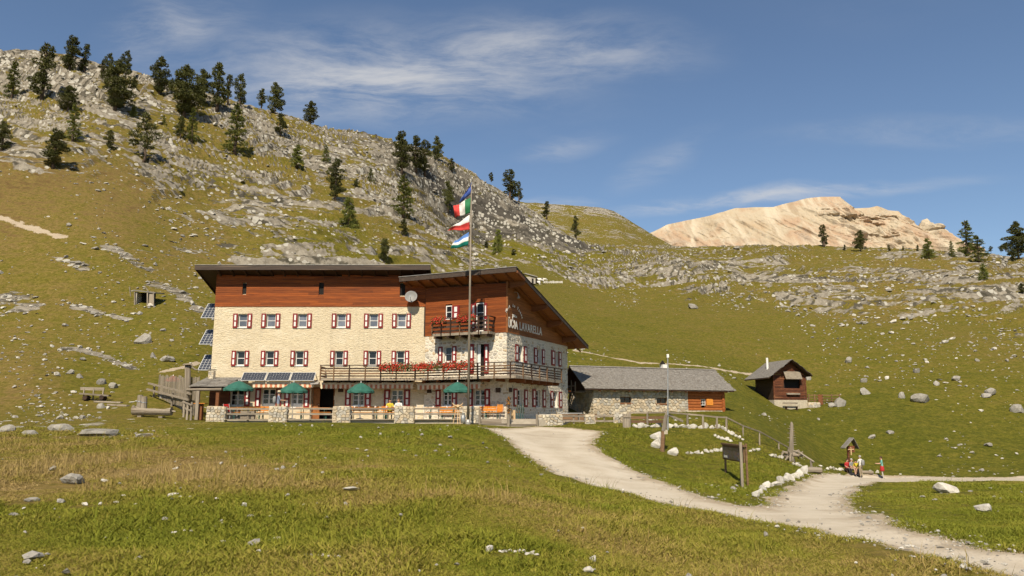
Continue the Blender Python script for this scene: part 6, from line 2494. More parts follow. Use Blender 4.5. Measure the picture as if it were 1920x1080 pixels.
# bench in front of the plinth, low stone wall and fence on its right
c = FH.pt(FH.sz(1483, 762, .5)[0], zbs, .5)
ob = thing('log_hut_bench', 'grey bench against the white plinth of the log hut', 'bench', c)
MB().obox(c - FH.S * .9 + V(0, 0, .40), FH.S * 1.8, FH.N * .3, V(0, 0, .07)).build('seat', M_GREYWOOD, ob)
MB().obox(c - FH.S * .9 - FH.N * .12 + V(0, 0, .68), FH.S * 1.8, FH.N * .05, V(0, 0, .16)).build('backrest', M_GREYWOOD, ob)
for s in (-.7, .6):
    MB().obox(c + FH.S * s - FH.N * .05 + V(0, 0, -.3), FH.S * .12, FH.N * .25, V(0, 0, .72)).build('leg', M_DARKWOOD, ob)
for i, (px_, py_) in enumerate(((1519, 765), (1528, 766), (1536, 764), (1513, 768))):
    pass
wl = G(1523, 768)
stone_block('low_stone_wall', 'low pale stone wall running from the hut plinth to the rusty gate', 'stone wall', FH.pt(hw + .1, 0, 0).x, P(1536, 765, 89).x, FH.pt(hw, 0, 0).y - .2, .5, zbs - .3, FH.sz(1515, 755)[1], None, (.35, .25))
fo = thing('hut_fence', 'low brown fence with a narrow rusty gate right of the log hut', 'fence', G(1545, 764))
for i, px_ in enumerate((1517, 1528, 1537, 1543, 1560, 1575)):
    b_ = P(px_, 758, 89.5 + i * .3)
    t2 = P(px_, 739, 89.5 + i * .3)
    gz2 = min(H(b_.x, b_.y), b_.z)
    MB().box(V(b_.x, b_.y, gz2 - .2), .1, .1, t2.z - gz2 + .2).build('post', M_BROWNWOOD, fo)
for ya, yb_ in ((741, 741), (746, 747), (751, 752)):
    MB().bar(P(1514, ya, 89.6), P(1576, yb_, 91), .05, .09).build('rail', M_BROWNWOOD, fo)
MB().obox(P(1535, 759, 89.4), P(1543, 759, 89.4) - P(1535, 759, 89.4), V(0, .05, 0), V(0, 0, 1.15)).build('gate', M_BEAM, fo)

# ================================================================== ruined stone shed and two cows far behind the annexe roof
g = G(990, 531)
D2 = g.y
fs_ = thing('stone_shed', 'little old stone shed with slab roof showing behind the annexe roof edge', 'shed', g)
def Q(px_, py_, dy=0):
    return P(px_, py_, D2 + dy)
MB().obox(Q(983, 532), Q(1004, 532) - Q(983, 532), V(0, 2.5, 0), V(0, 0, Q(990, 519).z - Q(990, 532).z)).build('wall', M_ST[1], fs_)
MB().prism([Q(982, 513, -.3), Q(1008, 519.5, -.3), Q(1008, 518, -.3) , Q(985, 511.5, -.3)], V(0, 3.2, .4)).build('roof', M_GREY_ROCK, fs_)
MB().obox(Q(997, 531.5, -.05), Q(1000.5, 531.5) - Q(997, 531.5), V(0, -.02, 0), V(0, 0, 1.0)).build('door', M_DARK, fs_)
wl_ = thing('far_stone_wall', 'low white dry stone wall beside the distant cows', 'stone wall', G(1037, 531))
for i in range(9):
    c = G(1021 + i * 4.0, 530.5)
    MB().box(c - V(0, 0, .2), .5, .45, .55 + rng.uniform(-.12, .12), rng.uniform(-.3, .3)).build('stone', M_WHITE_ROCK, wl_)


def make_cow(label, c, L, face):
    """side-on grazing cow, body one mesh: barrel, neck, head, legs with hocks"""
    c = Vector(c)
    o = thing('cow', label, 'cow', c, 'cows on the far slope')
    a = V(face, 0, 0)
    h = L * .62
    mb = MB()
    mb.tube([c - a * L * .48 + V(0, 0, h * .86), c - a * L * .42 + V(0, 0, h * .80), c - a * L * .15 + V(0, 0, h * .72), c + a * L * .2 + V(0, 0, h * .72), c + a * L * .40 + V(0, 0, h * .80), c + a * L * .55 + V(0, 0, h * .84), c + a * L * .66 + V(0, 0, h * .80), c + a * L * .80 + V(0, 0, h * .68)],
            [L * .08, L * .155, L * .19, L * .185, L * .15, L * .09, L * .085, L * .045], 9)
    for s, off in ((-.36, -.07), (-.36, .07), (.32, -.07), (.32, .07)):
        q = c + a * L * s + V(0, off * L * 1.4, 0)
        hind = s < 0
        mb.tube([q + V(0, 0, h * .65), q + a * (L * .03 if hind else 0) + V(0, 0, h * .42), q - a * (L * .05 if hind else 0) + V(0, 0, h * .24), q + V(0, 0, 0)], [L * .085, L * .05, L * .035, L * .03], 6)
    for s in (-1, 1):
        mb.tube([c + a * L * .68 + V(0, s * L * .06, h * .86), c + a * L * .66 + V(0, s * L * .14, h * .88)], [L * .03, L * .01], 5)
    mb.build('body', M_COW, o, True)
    MB().tube([c - a * L * .50 + V(0, 0, h * .85), c - a * L * .53 + V(0, 0, h * .5), c - a * L * .52 + V(0, 0, h * .28)], [L * .02, L * .012, L * .025], 5).build('tail', M_COW, o)


M_COW = pm('piebald_hide', (.66, .62, .55), (.60, .56, .50), 3, .8, 0, None, 0)
_t = NT(M_COW.node_tree)
_n = _t.noise(world_pos(_t), 1.1, 2, .4)
_t.set(M_COW.node_tree.nodes['Principled BSDF'].inputs['Base Color'], _t.mix(_t.smooth(_n, .54, .57), (.66, .62, .55), (.025, .02, .018)))
make_cow('black and white cow standing nearest the distant stone shed', G(1013, 532), 1.9, 1)
make_cow('black and white cow lying half hidden behind the annexe roof', G(1006, 532.5) + V(0, .6, -.35), 1.7, -1)
# ================================================================== rocks: angular limestone lumps
rng = random.Random(31)


def lump_mesh(name, seed, mat, sub=2, flat=0.7):
    r = random.Random(seed)
    bm = bmesh.new()
    bmesh.ops.create_icosphere(bm, subdivisions=sub, radius=0.5)
    planes = [(V(r.gauss(0, 1), r.gauss(0, 1), r.gauss(0.2, .8)).normalized(), r.uniform(.20, .38)) for _ in range(13)]
    off = (r.uniform(0, 90), r.uniform(0, 90))
    for v in bm.verts:
        p = v.co
        n = float(fbm(np.array([p.x * 2.2 + off[0] + p.z]), np.array([p.y * 2.2 + off[1] - p.z]), 3, seed)[0])
        p *= 0.8 + 0.5 * n
        for d, c in planes:
            k = p.dot(d) - c
            if k > 0:
                p -= d * k * 0.97
        p.z *= flat
        if p.z < -.18:
            p.z = -.18 + (p.z + .18) * .3
        v.co = p
    xs = [v.co.x for v in bm.verts]
    zs = [v.co.z for v in bm.verts]
    ys = [v.co.y for v in bm.verts]
    sx, sy, sz = max(xs) - min(xs), max(ys) - min(ys), max(zs) - min(zs)
    for v in bm.verts:
        v.co = V((v.co.x - (max(xs) + min(xs)) / 2) / sx, (v.co.y - (max(ys) + min(ys)) / 2) / sy, (v.co.z - min(zs)) / sz)
    me = bpy.data.meshes.new(name)
    bm.to_mesh(me)
    bm.free()
    me.materials.append(mat)
    return me


LUMP_W = [lump_mesh('boulder', 100 + i, M_WHITE_ROCK) for i in range(7)]
LUMP_G = [lump_mesh('boulder', 200 + i, M_GREY_ROCK) for i in range(7)]


BOULDERS = []


def boulder(label, px, pbase, w, h, white=False, group=None, name='boulder', rmin=5.0, depth=None, sink=.3):
    """rock whose foot is seen at px, pbase; w and h are its size in photo pixels"""
    g = G(px, pbase - h * .12, rmin)
    k = (g - EYE).dot(V(0, CP, SP)) / F
    W, Hh = w * k, h * k
    if g.y < 30:
        sink = .15
    if g.y < 14:
        sink = .02
    o = put(name, rng.choice(LUMP_W if white else LUMP_G), (0, 0, 0), None, (0, 0, rng.uniform(-.5, .5) + (math.pi if rng.random() < .5 else 0)), (W * .92, depth or W * rng.uniform(.6, .85), Hh * .85 / (1 - sink)))
    o.location = V(g.x, g.y + W * .25, H(g.x, g.y + W * .25) - Hh * sink)
    WL[o] = o.location.copy()
    BOULDERS.append((o.location.x, o.location.y, W))
    tag(o, label, 'boulder' if w > 14 or name == 'boulder' else 'stone', group)
    return o


# left slope and foreground, each by what can be found next to it
for lab, px, pb, w, h, wh in (
        ('big rounded grey boulder alone on the grass slope left of the lodge', 263, 648, 36, 21, False),
        ('pale boulder below the big rounded boulder on the left slope', 285, 672, 12, 11, False),
        ('low grey slab right of the pale boulder on the left slope', 309, 680, 32, 10, False),
        ('white stone heap in front of the little dugout shelter', 280, 576, 20, 8, True),
        ('grey domed boulder in the dry grass at the lower left', 128, 911, 54, 23, False),
        ('flat brown stone at the far lower left', 56, 942, 30, 9, False),
        ('small white stone right of the grey domed boulder', 193, 904, 18, 6, True),
        ('white stone in the grass at the lower left, left of two pebbles', 159, 949, 14, 7, True),
        ('first round pebble below the grey domed boulder', 187, 947, 8, 6, True),
        ('second round pebble below the grey domed boulder', 215, 944, 8, 5, True),
        ('grey ledge of rock at the left edge behind the dry grass', 8, 812, 30, 15, False),
        ('left grey outcrop stone of the rock band on the left', 52, 816, 30, 9, False),
        ('middle grey outcrop of the rock band on the left', 108, 809, 52, 13, False),
        ('long grey outcrop at the right of the rock band on the left', 175, 820, 68, 15, False),
        ('flat pale slab right of the left rock band', 266, 821, 34, 8, False),
        ('grey boulder between the paling fence and the log trough', 307, 749, 22, 13, False),
        ('pale boulder behind the log bench on the left', 210, 730, 18, 12, False),
        ('pale rock left of the log bench, upper row', 128, 703, 17, 10, False),
        ('second pale rock of the upper row behind the log bench', 148, 710, 14, 9, False),
        ('third pale rock of the upper row behind the log bench', 188, 722, 20, 11, False),
        ('pale flat rock just left of the plank on the grass', 187, 767, 16, 10, False),
        ('white stone beside the end of the long grey plank', 200, 768, 9, 6, True),
        # right hand slope
        ('large grey boulder in the middle of the right meadow, left of the double rock', 1625, 741, 27, 13, False),
        ('upright grey boulder left of the dark cracked rock', 1693, 748, 14, 12, False),
        ('dark cracked double rock in the middle of the right meadow', 1731, 758, 39, 17, False),
        ('large pale boulder of the cluster at the right', 1861, 744, 25, 14, False),
        ('flat stone under the large pale boulder at the right', 1852, 747, 22, 8, False),
        ('boulder cut by the right edge of the picture', 1912, 776, 28, 15, False),
        ('grey boulder directly right of the log hut roof', 1517, 714, 13, 10, False),
        ('grey boulder on the slope above and right of the hut fence', 1621, 718, 14, 8, False),
        ('pale cracked boulder high above the hut fence', 1593, 682, 16, 11, False),
        ('pale boulder far up the slope right of the lodge roof', 1300, 580, 20, 10, False),
        ('craggy pale rock at the end of the hut fence', 1578, 764, 24, 17, False),
        ('low pale rock beside the craggy one at the hut fence', 1562, 765, 18, 9, False),
        ('small grey boulder left of the wayside shrine', 1637, 824, 14, 8, False),
        ('grey boulder above the wayside shrine roof', 1672, 815, 16, 7, False),
        ('pale boulder in the upper right meadow above the dark rock', 1720, 700, 13, 8, False),
        ('grey boulder left of the right hand cluster', 1795, 715, 20, 9, False),
        ('pale boulder right of the upright grey one, upper meadow', 1758, 724, 13, 9, False),
        # by the gravel road
        ('big smooth white boulder on the meadow right of the road fork', 1781, 927, 48, 22, True),
        ('white boulder nearest the right edge below the big smooth one', 1849, 963, 31, 19, True),
        ('large white slab boulder upper of the two beside the dark post', 1231, 826, 24, 15, True),
        ('large white slab boulder lower of the two beside the dark post', 1231, 842, 22, 17, True),
        ('triangular white boulder right of the dark post', 1263, 856, 24, 15, True),
        ('grey stone at the foot of the standing visitors', 1634, 891, 12, 9, False),
        ('pale stone right of the grey one by the visitors', 1646, 888, 9, 6, True),
        ('long white flat stone in the middle foreground', 656, 921, 34, 8, True),
        ('round white stone at the left of the foreground stone row', 917, 1038, 18, 15, True),
        ('white stone at the lower edge right of the stone row', 1103, 1074, 25, 12, True),
        ('white stone above the one at the lower edge', 1112, 1055, 14, 14, True)):
    boulder(lab, px, pb, w, h, wh)

# rows of white border stones
def stone_row(prefix, pts, n, w, h, group, jit=2.0):
    """border stones between traced points"""
    seg = [math.hypot(b[0] - a[0], b[1] - a[1]) for a, b in zip(pts[:-1], pts[1:])]
    tot = sum(seg)
    for i in range(n):
        d = tot * (i + .5) / n
        for k, L in enumerate(seg):
            if d <= L or k == len(seg) - 1:
                t_ = d / L
                x = pts[k][0] + (pts[k + 1][0] - pts[k][0]) * t_
                y = pts[k][1] + (pts[k + 1][1] - pts[k][1]) * t_
                break
            d -= L
        boulder('%s white stone %s' % (ORD[i], prefix), x, y + rng.uniform(-jit, jit) * .5, w * rng.uniform(.65, 1.25), h * rng.uniform(.5, 1.0), True, group, 'border_stone')


stone_row('from the road fork, in the row below the information board', [(1415, 938), (1440, 917), (1475, 905), (1520, 886)], 13, 19, 17, 'white stones along the road fork')
stone_row('from the grey gate board, in the row under the upper fence', [(1186, 803), (1240, 802), (1300, 804), (1352, 804)], 15, 14, 11, 'white stones under the upper fence')
stone_row('from the triangular boulder, in the row across the bank', [(1284, 852), (1310, 852), (1340, 848), (1358, 847)], 8, 11, 8, 'white stones across the bank')
stone_row('right of the information board, in the row across the bank', [(1404, 848), (1425, 845)], 3, 9, 8, 'white stones right of the board')
stone_row('down the steep upper bank, outer row', [(1352, 804), (1370, 815), (1396, 828)], 7, 11, 8, 'white stones down the upper bank, outer')
stone_row('down the steep upper bank, inner row', [(1338, 818), (1356, 825), (1374, 830)], 5, 11, 7, 'white stones down the upper bank, inner')
stone_row('left of the dead trunk', [(1444, 856), (1470, 862)], 4, 11, 8, 'white stones left of the dead trunk')
stone_row('between the dead trunk and the lower log', [(1487, 872), (1520, 882)], 6, 11, 8, 'white stones right of the dead trunk')
stone_row('left of the wayside shrine bench', [(1549, 880), (1583, 884)], 6, 9, 7, 'white stones left of the shrine')
stone_row('of the loose row at the bottom of the meadow', [(935, 1036), (960, 1036), (1010, 1044)], 9, 13, 9, 'loose stones at the bottom of the meadow')
stone_row('of the small scatter at the lower left', [(570, 1042), (600, 1044), (640, 1046)], 7, 9, 7, 'scatter of small stones')

# ================================================================== posts, rails and boards round the bank
def g_post(parent, px, pbase, ptop, w=.12, lean=0.0, name='post', mat=None):
    g = G(px, pbase)
    t_ = P(px + lean, ptop, g.y)
    MB().tube([V(g.x, g.y, g.z - .25), V(g.x + (t_.x - g.x) * .5, g.y, (g.z + t_.z) / 2), t_], [w * .55, w * .5, w * .45], 7).build(name, mat or M_GREYWOOD_Z, parent)
    return g, t_


def g_rail(parent, a, b, w=.07, h=.09):
    MB().bar(a, b, w, h).build('rail', M_GREYWOOD, parent)


uf = thing('timber_fence', 'grey post and rail fence along the top of the bank below the barn', 'fence', G(1290, 800))
tops = []
for px, pb, pt_ in ((1181, 801, 772.5), (1214, 799, 773), (1249, 803, 772), (1289, 801, 775.5), (1318, 803, 778), (1344, 803, 781), (1362, 806, 781.5)):
    g, t_ = g_post(uf, px, pb, pt_, .13)
    tops.append(t_)
for a, b in zip(tops[:-1], tops[1:]):
    g_rail(uf, a - V(0, 0, .03), b - V(0, 0, .03))
for dz in (.32, .55):
    for a, b in zip(tops[:2], tops[1:3]):
        MB().bar(a - V(0, -.05, dz), b - V(0, -.05, dz), .05, .16).build('plank', M_BROWNWOOD, uf)
g0 = tops[2]
MB().bar(g0 - V(0, -.1, .1), P(1280, 790, g0.y + .6), .10, .12).build('brace', M_GREYWOOD, uf)
lf = thing('timber_fence', 'thin grey post and rail fence running down the slope to the dead trunk', 'fence', G(1425, 832))
tops = [tops[-1]]
for px, pb, pt_ in ((1393, 818, 797), (1424, 834, 808), (1460, 842, 828), (1478, 848, 838)):
    g, t_ = g_post(lf, px, pb, pt_, .10)
    tops.append(t_)
for a, b in zip(tops[:-1], tops[1:]):
    g_rail(lf, a - V(0, 0, .04), b - V(0, 0, .04), .06, .07)
# upright grey board and the slim lamp pole
g = G(1177, 802)
t_ = P(1177, 774, g.y)
o = thing('grey_board_gate', 'upright grey plank gate leaf at the end of the stone piers', 'gate', g)
for i in range(4):
    a = P(1169.5 + i * 3.7, 800, g.y)
    MB().box(V(a.x, g.y, g.z - .05), .105, .05, t_.z - g.z + rng.uniform(-.03, .05)).build('board', M_GREYWOOD_Z, o)
MB().bar(P(1169, 781, g.y - .05), P(1183, 781, g.y - .05), .04, .1).build('crossbar', M_GREYWOOD, o)
g = G(1252, 806)
t_ = P(1252, 669, g.y)
o = thing('slim_pole', 'slim pale pole with a white box on top in front of the barn', 'pole', g)
MB().tube([g - V(0, 0, .3), t_], [.045, .035], 8).build('mast', M_STEEL, o)
MB().box(t_ - V(0, 0, .05), .12, .12, .2).build('box', M_WHITEPAINT, o)
# dark leaning post with a crosspiece beside the white slabs
o = thing('dark_post', 'dark weathered leaning post with small sign beside the two white slabs', 'post', G(1242, 846))
g, t1 = g_post(o, 1241, 846, 806, .22, 3, mat=M_BROWNWOOD)
MB().tube([t1 - V(0, 0, .05), P(1249, 778, g.y)], [.12, .09], 7).build('upper_post', M_GREYWOOD_Z, o)
MB().box(P(1248, 814, g.y - .05), .2, .08, .22).build('sign', M_STW[0], o)

# ---- information board
bl = thing('information_board', 'trail information board with a photo map on two posts and a taller front post', 'sign', G(1385, 900))
gL, gR = G(1361, 886), G(1402, 911)
tL, tR = P(1361, 836, gL.y), P(1402.5, 832, gR.y)
for g, t_ in ((gL, tL), (gR, tR)):
    MB().box(V(g.x, g.y, g.z - .3), .075, .075, t_.z - g.z + .3).build('post', M_BROWNWOOD, bl)
zlo = (P(1361, 863, gL.y).z + P(1402, 865, gR.y).z) / 2
zhi = (P(1361, 837, gL.y).z + P(1402, 834, gR.y).z) / 2
d = V(gR.x - gL.x, gR.y - gL.y, 0)
nrm = V(d.y, -d.x, 0).normalized()
MB().obox(V(gL.x, gL.y, zlo) + nrm * .06, d, nrm * .05, V(0, 0, zhi - zlo)).build('backboard', M_BROWNWOOD, bl)


def board_print():
    m, t, b = principled('printed_trail_map')
    pos = world_pos(t)
    v = t.n('ShaderNodeTexVoronoi', feature='F1')
    t.set(v.inputs['Vector'], pos)
    v.inputs['Scale'].default_value = 14
    n = t.noise(pos, 6, 4, .6)
    sep = t.n('ShaderNodeSeparateColor')
    t.set(sep.inputs[0], v.outputs['Color'])
    c = t.ramp(sep.outputs[0], [(0.0, (.03, .035, .02)), (.3, (.15, .07, .06)), (.5, (.05, .08, .03)), (.7, (.22, .16, .13)), (.9, (.06, .07, .18))])
    c = t.mix(t.smooth(n, .5, .7), c, (.09, .05, .05))
    t.set(b.inputs['Base Color'], c)
    b.inputs['Roughness'].default_value = .4
    return m


M_PRINT = board_print()
MB().obox(V(gL.x, gL.y, zlo + .05) + d * .05 + nrm * .112, d * .74, nrm * .012, V(0, 0, (zhi - zlo) * .78)).build('map_panel', M_PRINT, bl)
MB().obox(V(gL.x, gL.y, zlo + .05) + d * .82 + nrm * .112, d * .15, nrm * .012, V(0, 0, (zhi - zlo) * .78)).build('green_panel', M_LEAF, bl)
MB().obox(V(gL.x, gL.y, zlo + .09) + d * .09 + nrm * .126, d * .16, nrm * .006, V(0, 0, .10)).build('white_label', M_WHITEPAINT, bl)
MB().obox(V(gL.x, gL.y, zhi) - d * .02 + nrm * .0, d * 1.05, nrm * .16, V(0, 0, .07)).build('top_rail', M_BROWNWOOD, bl)
g = G(1392, 914)
MB().box(V(g.x, g.y, g.z - .3), .10, .10, P(1392, 829, g.y).z - g.z + .3).build('front_post', M_GREYWOOD_Z, bl)

# ---- dead trunk with roots, handrail, log
g = G(1484, 866)
tr = thing('dead_trunk', 'bare grey dead tree trunk with root crown and short branch stubs', 'tree trunk', g)
t_ = P(1484, 791, g.y)
MB().tube([g - V(0, 0, .2), g + V(0, 0, .3), g.lerp(t_, .5), t_ - V(0, 0, .15), t_], [.30, .17, .13, .10, .04], 10).build('trunk', M_GREYWOOD_Z, tr, True)
for i in range(11):
    a = rng.uniform(0, 6.28)
    r0 = rng.uniform(.35, .8)
    MB().tube([g + V(0, 0, .45), g + V(math.cos(a) * r0 * .6, math.sin(a) * r0 * .6, .35 + rng.uniform(-.1, .35)), g + V(math.cos(a) * r0, math.sin(a) * r0 * .8, rng.uniform(-.05, .75))], [.12, .09, .035], 6).build('root', M_GREYWOOD, tr)
for i in range(9):
    zz = g.z + (t_.z - g.z) * (.42 + .058 * i)
    L = .35 - .012 * i
    MB().tube([V(g.x, g.y, zz), V(g.x + L, g.y - .1, zz + .03)], [.035, .015], 5).build('stub', M_GREYWOOD, tr)
    if i % 2:
        MB().tube([V(g.x, g.y, zz), V(g.x - L * .6, g.y - .1, zz + .03)], [.03, .012], 5).build('stub', M_GREYWOOD, tr)
o = thing('bent_handrail', 'bent pale handrail on a short post right of the dead trunk', 'handrail', G(1521, 883))
g, t1 = g_post(o, 1521, 883, 862, .14)
MB().tube([P(1488, 845, g.y + 1.5), P(1500, 849, g.y + .9), P(1512, 857, g.y + .3), P(1526, 866, g.y - .2)], .05, 7).build('rail', M_GREYWOOD, o)
g = G(1524, 887)
tag(MB().tube([g + V(-.55, 0, .14), g + V(0, -.05, .16), g + V(.45, -.12, .14)], [.17, .18, .16], 9).build('short_log', M_GREYWOOD), 'short pale log lying at the end of the border stones', 'log')

# ---- wayside shrine with bench
g = G(1594, 886)
D3 = g.y
sh = thing('wayside_shrine', 'wooden wayside shrine with a steep little shingle roof', 'shrine', g)
def Z3(px_, py_, dy=0.0):
    return P(px_, py_, D3 + dy)
b_, t_ = Z3(1593, 886), Z3(1595, 838)
MB().box(V(b_.x, D3, b_.z - .3), .16, .16, t_.z - b_.z + .3).build('post', M_HUTWOOD, sh)
MB().box(V(t_.x, D3 - .05, Z3(1595, 848).z), .5, .22, Z3(1595, 836).z - Z3(1595, 848).z).build('shrine_box', M_HUTWOOD, sh)
ap_ = Z3(1596.5, 822)
for lo_, sg in ((Z3(1580, 841), -1), (Z3(1607, 841.5), 1)):
    q = MB().prism([V(ap_.x, D3 - .45, ap_.z), V(lo_.x, D3 - .45, lo_.z), V(lo_.x, D3 + .45, lo_.z), V(ap_.x, D3 + .45, ap_.z)], V(0, 0, .07)).build('roof', M_SHINGLE, sh)
c = Z3(1595.5, 843, -.2)
MB().tube([c + V(0, 0, -.45), c + V(0, 0, .05)], [.05, .06], 6).tube([c + V(-.25, 0, .0), c + V(.25, 0, .02)], .04, 6).sphere(c + V(0, 0, .12), .06, n=8, m=5).build('carved_figure', M_PALEWOOD, sh)
sb_ = thing('shrine_bench', 'dark bench below the wayside shrine where the visitors sit', 'bench', Z3(1600, 886, -.6))
gzb = H(Z3(1598, 880).x, D3 - .5)
xa, xb = Z3(1584, 874, -.6).x, Z3(1612, 874, -.6).x
SEATZ = gzb + .47
MB().obox(V(xa, D3 - .75, SEATZ - .06), V(xb - xa, 0, 0), V(0, .4, 0), V(0, 0, .06)).build('seat', M_DARKWOOD, sb_)
for x in (xa + .1, xb - .2):
    MB().obox(V(x, D3 - .72, gzb - .2), V(.1, 0, 0), V(0, .34, 0), V(0, 0, .61)).build('leg', M_DARKWOOD, sb_)
lg = G(1624, 889)
tag(MB().tube([lg + V(-.4, .1, .14), lg + V(.55, -.05, .13)], [.16, .15], 9).build('seat_log', M_GREYWOOD), 'grey log lying beside the standing visitor at the shrine', 'log')
# ================================================================== trees
M_BARK = pm('pine_bark', (.11, .075, .05), (.07, .05, .035), 6, .9, .5, 12, .1)


def leafmat(name, c1, c2, c3):
    m, t, b = principled(name)
    pos = world_pos(t)
    n = t.noise(pos, .8, 3, .6)
    n2 = t.noise(pos, 6, 2, .6)
    col = t.mix(t.smooth(n, .35, .65), c1, c2)
    col = t.mix(t.math('MULTIPLY', t.smooth(n2, .5, .7), .6), col, c3)
    oi = t.n('ShaderNodeObjectInfo')
    f = t.math('MULTIPLY_ADD', oi.outputs['Random'], .4, .8)
    col = t.mix(1.0, col, t.vmath('SCALE', (1, 1, 1), f), 'MULTIPLY')
    t.set(b.inputs['Base Color'], col)
    b.inputs['Roughness'].default_value = .7
    b.inputs['Specular IOR Level'].default_value = .15
    return m


M_PINE = leafmat('stone_pine_needles', (.090, .098, .030), (.12, .122, .036), (.17, .145, .052))
M_LARCHL = leafmat('larch_needles', (.135, .155, .032), (.175, .185, .04), (.22, .20, .05))


def crown_mesh(kind, seed):
    r = random.Random(seed)
    vs, fs = [], []

    def tuft(c, s, outw):
        for _ in range(4):
            d = (outw + V(r.gauss(0, .6), r.gauss(0, .6), r.gauss(.25, .5))).normalized() * s * r.uniform(.7, 1.3)
            e = d.orthogonal().normalized()
            e = Matrix.Rotation(r.uniform(0, 6.28), 3, d) @ e * s * .26
            k = len(vs)
            vs.extend([c - e - d * .2, c + e - d * .2, c + d])
            fs.append((k, k + 1, k + 2))

    if kind in ('pine', 'broad', 'slim'):
        W = {'pine': .21, 'broad': .29, 'slim': .15}[kind]
        lobes = []
        n = {'pine': 34, 'broad': 44, 'slim': 26}[kind]
        for i in range(n):
            t = .10 + .86 * (i + r.random()) / n
            env = W * (min(1, t / .22)) ** .6 * (1 - max(0, (t - .5) / .56) ** 1.6) + .02
            a = r.uniform(0, 6.28)
            q = env * r.uniform(.1, .85)
            lobes.append((V(math.cos(a) * q, math.sin(a) * q, t + .12 * q), env * r.uniform(.26, .52), r.uniform(.028, .055)))
        lobes.append((V(0, 0, .93), .05, .07))
        for c, rx, rz in lobes:
            for _ in range(int(95 * (rx / .10) ** 1.2) + 14):
                u = V(r.gauss(0, 1), r.gauss(0, 1), r.gauss(0, 1)).normalized()
                p = c + V(u.x * rx, u.y * rx, u.z * rz) * r.uniform(.7, 1.08)
                tuft(p, .028, u)
    elif kind == 'gnarl':
        for c, rx, rz in ((V(.0, 0, .90), .07, .09), (V(-.06, .02, .74), .12, .07), (V(.12, 0, .72), .10, .05), (V(-.16, 0, .58), .13, .06), (V(.17, .03, .55), .16, .06), (V(.05, -.05, .45), .12, .05), (V(-.2, .02, .42), .09, .05), (V(.1, .0, .33), .10, .05)):
            for _ in range(130):
                u = V(r.gauss(0, 1), r.gauss(0, 1), r.gauss(0, 1)).normalized()
                tuft(c + V(u.x * rx, u.y * rx, u.z * rz) * r.uniform(.6, 1.1), .032, u)
    else:                                           # larch, open whorls of drooping branches; bush: the same, low and wide
        W = .27 if kind == 'larch' else .48
        nb = 70 if kind == 'larch' else 80
        for i in range(nb):
            t = .06 + .9 * (i / nb) ** .9
            a = r.uniform(0, 6.28)
            L = W * (1 - t) ** (.75 if kind == 'larch' else .5) * r.uniform(.65, 1.12) + .015
            for k in range(int(10 + 90 * L)):
                q = r.random() ** .6
                p = V(math.cos(a) * L * q, math.sin(a) * L * q, t - .10 * q * L / .2 + .05 * q * q + r.gauss(0, .012))
                p += V(r.gauss(0, .02), r.gauss(0, .02), 0) * (L / .2)
                tuft(p, .030 if kind == 'larch' else .042, V(math.cos(a), math.sin(a), .2))
    me = bpy.data.meshes.new('crown')
    me.from_pydata(vs, [], fs)
    me.materials.append(M_LARCHL if kind in ('larch', 'bush') else M_PINE)
    me.update()
    return me


def trunk_mesh(kind, seed):
    r = random.Random(seed)
    mb = MB()
    top = .94
    bend = .07 if kind == 'gnarl' else .012
    pts = [V(r.uniform(-bend, bend) * (0 if i == 0 else 1), r.uniform(-bend, bend) * (0 if i == 0 else 1), -.05 + (top + .05) * i / 6) for i in range(7)]
    r0 = .028 if kind != 'bush' else .03
    mb.tube(pts, [r0 * (1.25 if i == 0 else 1) * (1 - .9 * i / 6) + .002 for i in range(7)], 7)
    for i in range(12):
        t = .18 + .065 * i
        a = r.uniform(0, 6.28)
        L = (.17 if kind != 'slim' else .1) * (1.1 - t)
        c = pts[0].lerp(pts[-1], (t + .05) / (top + .05))
        mb.tube([c, c + V(math.cos(a) * L * .6, math.sin(a) * L * .6, .02), c + V(math.cos(a) * L, math.sin(a) * L, .05)], [.009 * (1.1 - t), .006, .002], 4)
    me, _ = mb.mesh('trunk', M_BARK, True, V(0, 0, 0))
    return me


KINDS = {}
for k in ('pine', 'broad', 'slim', 'gnarl', 'larch', 'bush'):
    KINDS[k] = [(crown_mesh(k, 300 + 7 * i + len(k)), trunk_mesh(k, 400 + 5 * i)) for i in range(1 if k == 'gnarl' else 3)]

rng = random.Random(77)


def tree(label, px, ptop, pbase, kind='pine', wf=1.0, group=None):
    g = G(px, pbase)
    hgt = P(px, ptop, g.y).z - g.z
    if hgt > 30 or hgt < .3:
        hgt = (pbase - ptop) / F * g.y
    crown, trunk = rng.choice(KINDS[kind])
    name = {'larch': 'larch_tree', 'bush': 'young_larch', 'gnarl': 'gnarled_pine'}.get(kind, 'pine_tree')
    o = bpy.data.objects.new(name, None)
    COL.objects.link(o)
    o.location = g - V(0, 0, .12)
    rz = rng.uniform(0, 6.28) if kind != 'gnarl' else 0
    WL[o] = o.location.copy()
    tag(o, label, 'tree', group)
    for nm, me in (('crown', crown), ('trunk', trunk)):
        c = bpy.data.objects.new(nm, me)
        COL.objects.link(c)
        c.parent = o
        c.rotation_euler = (0, 0, rz)
        c.scale = (hgt * wf, hgt * wf, hgt * 1.02)


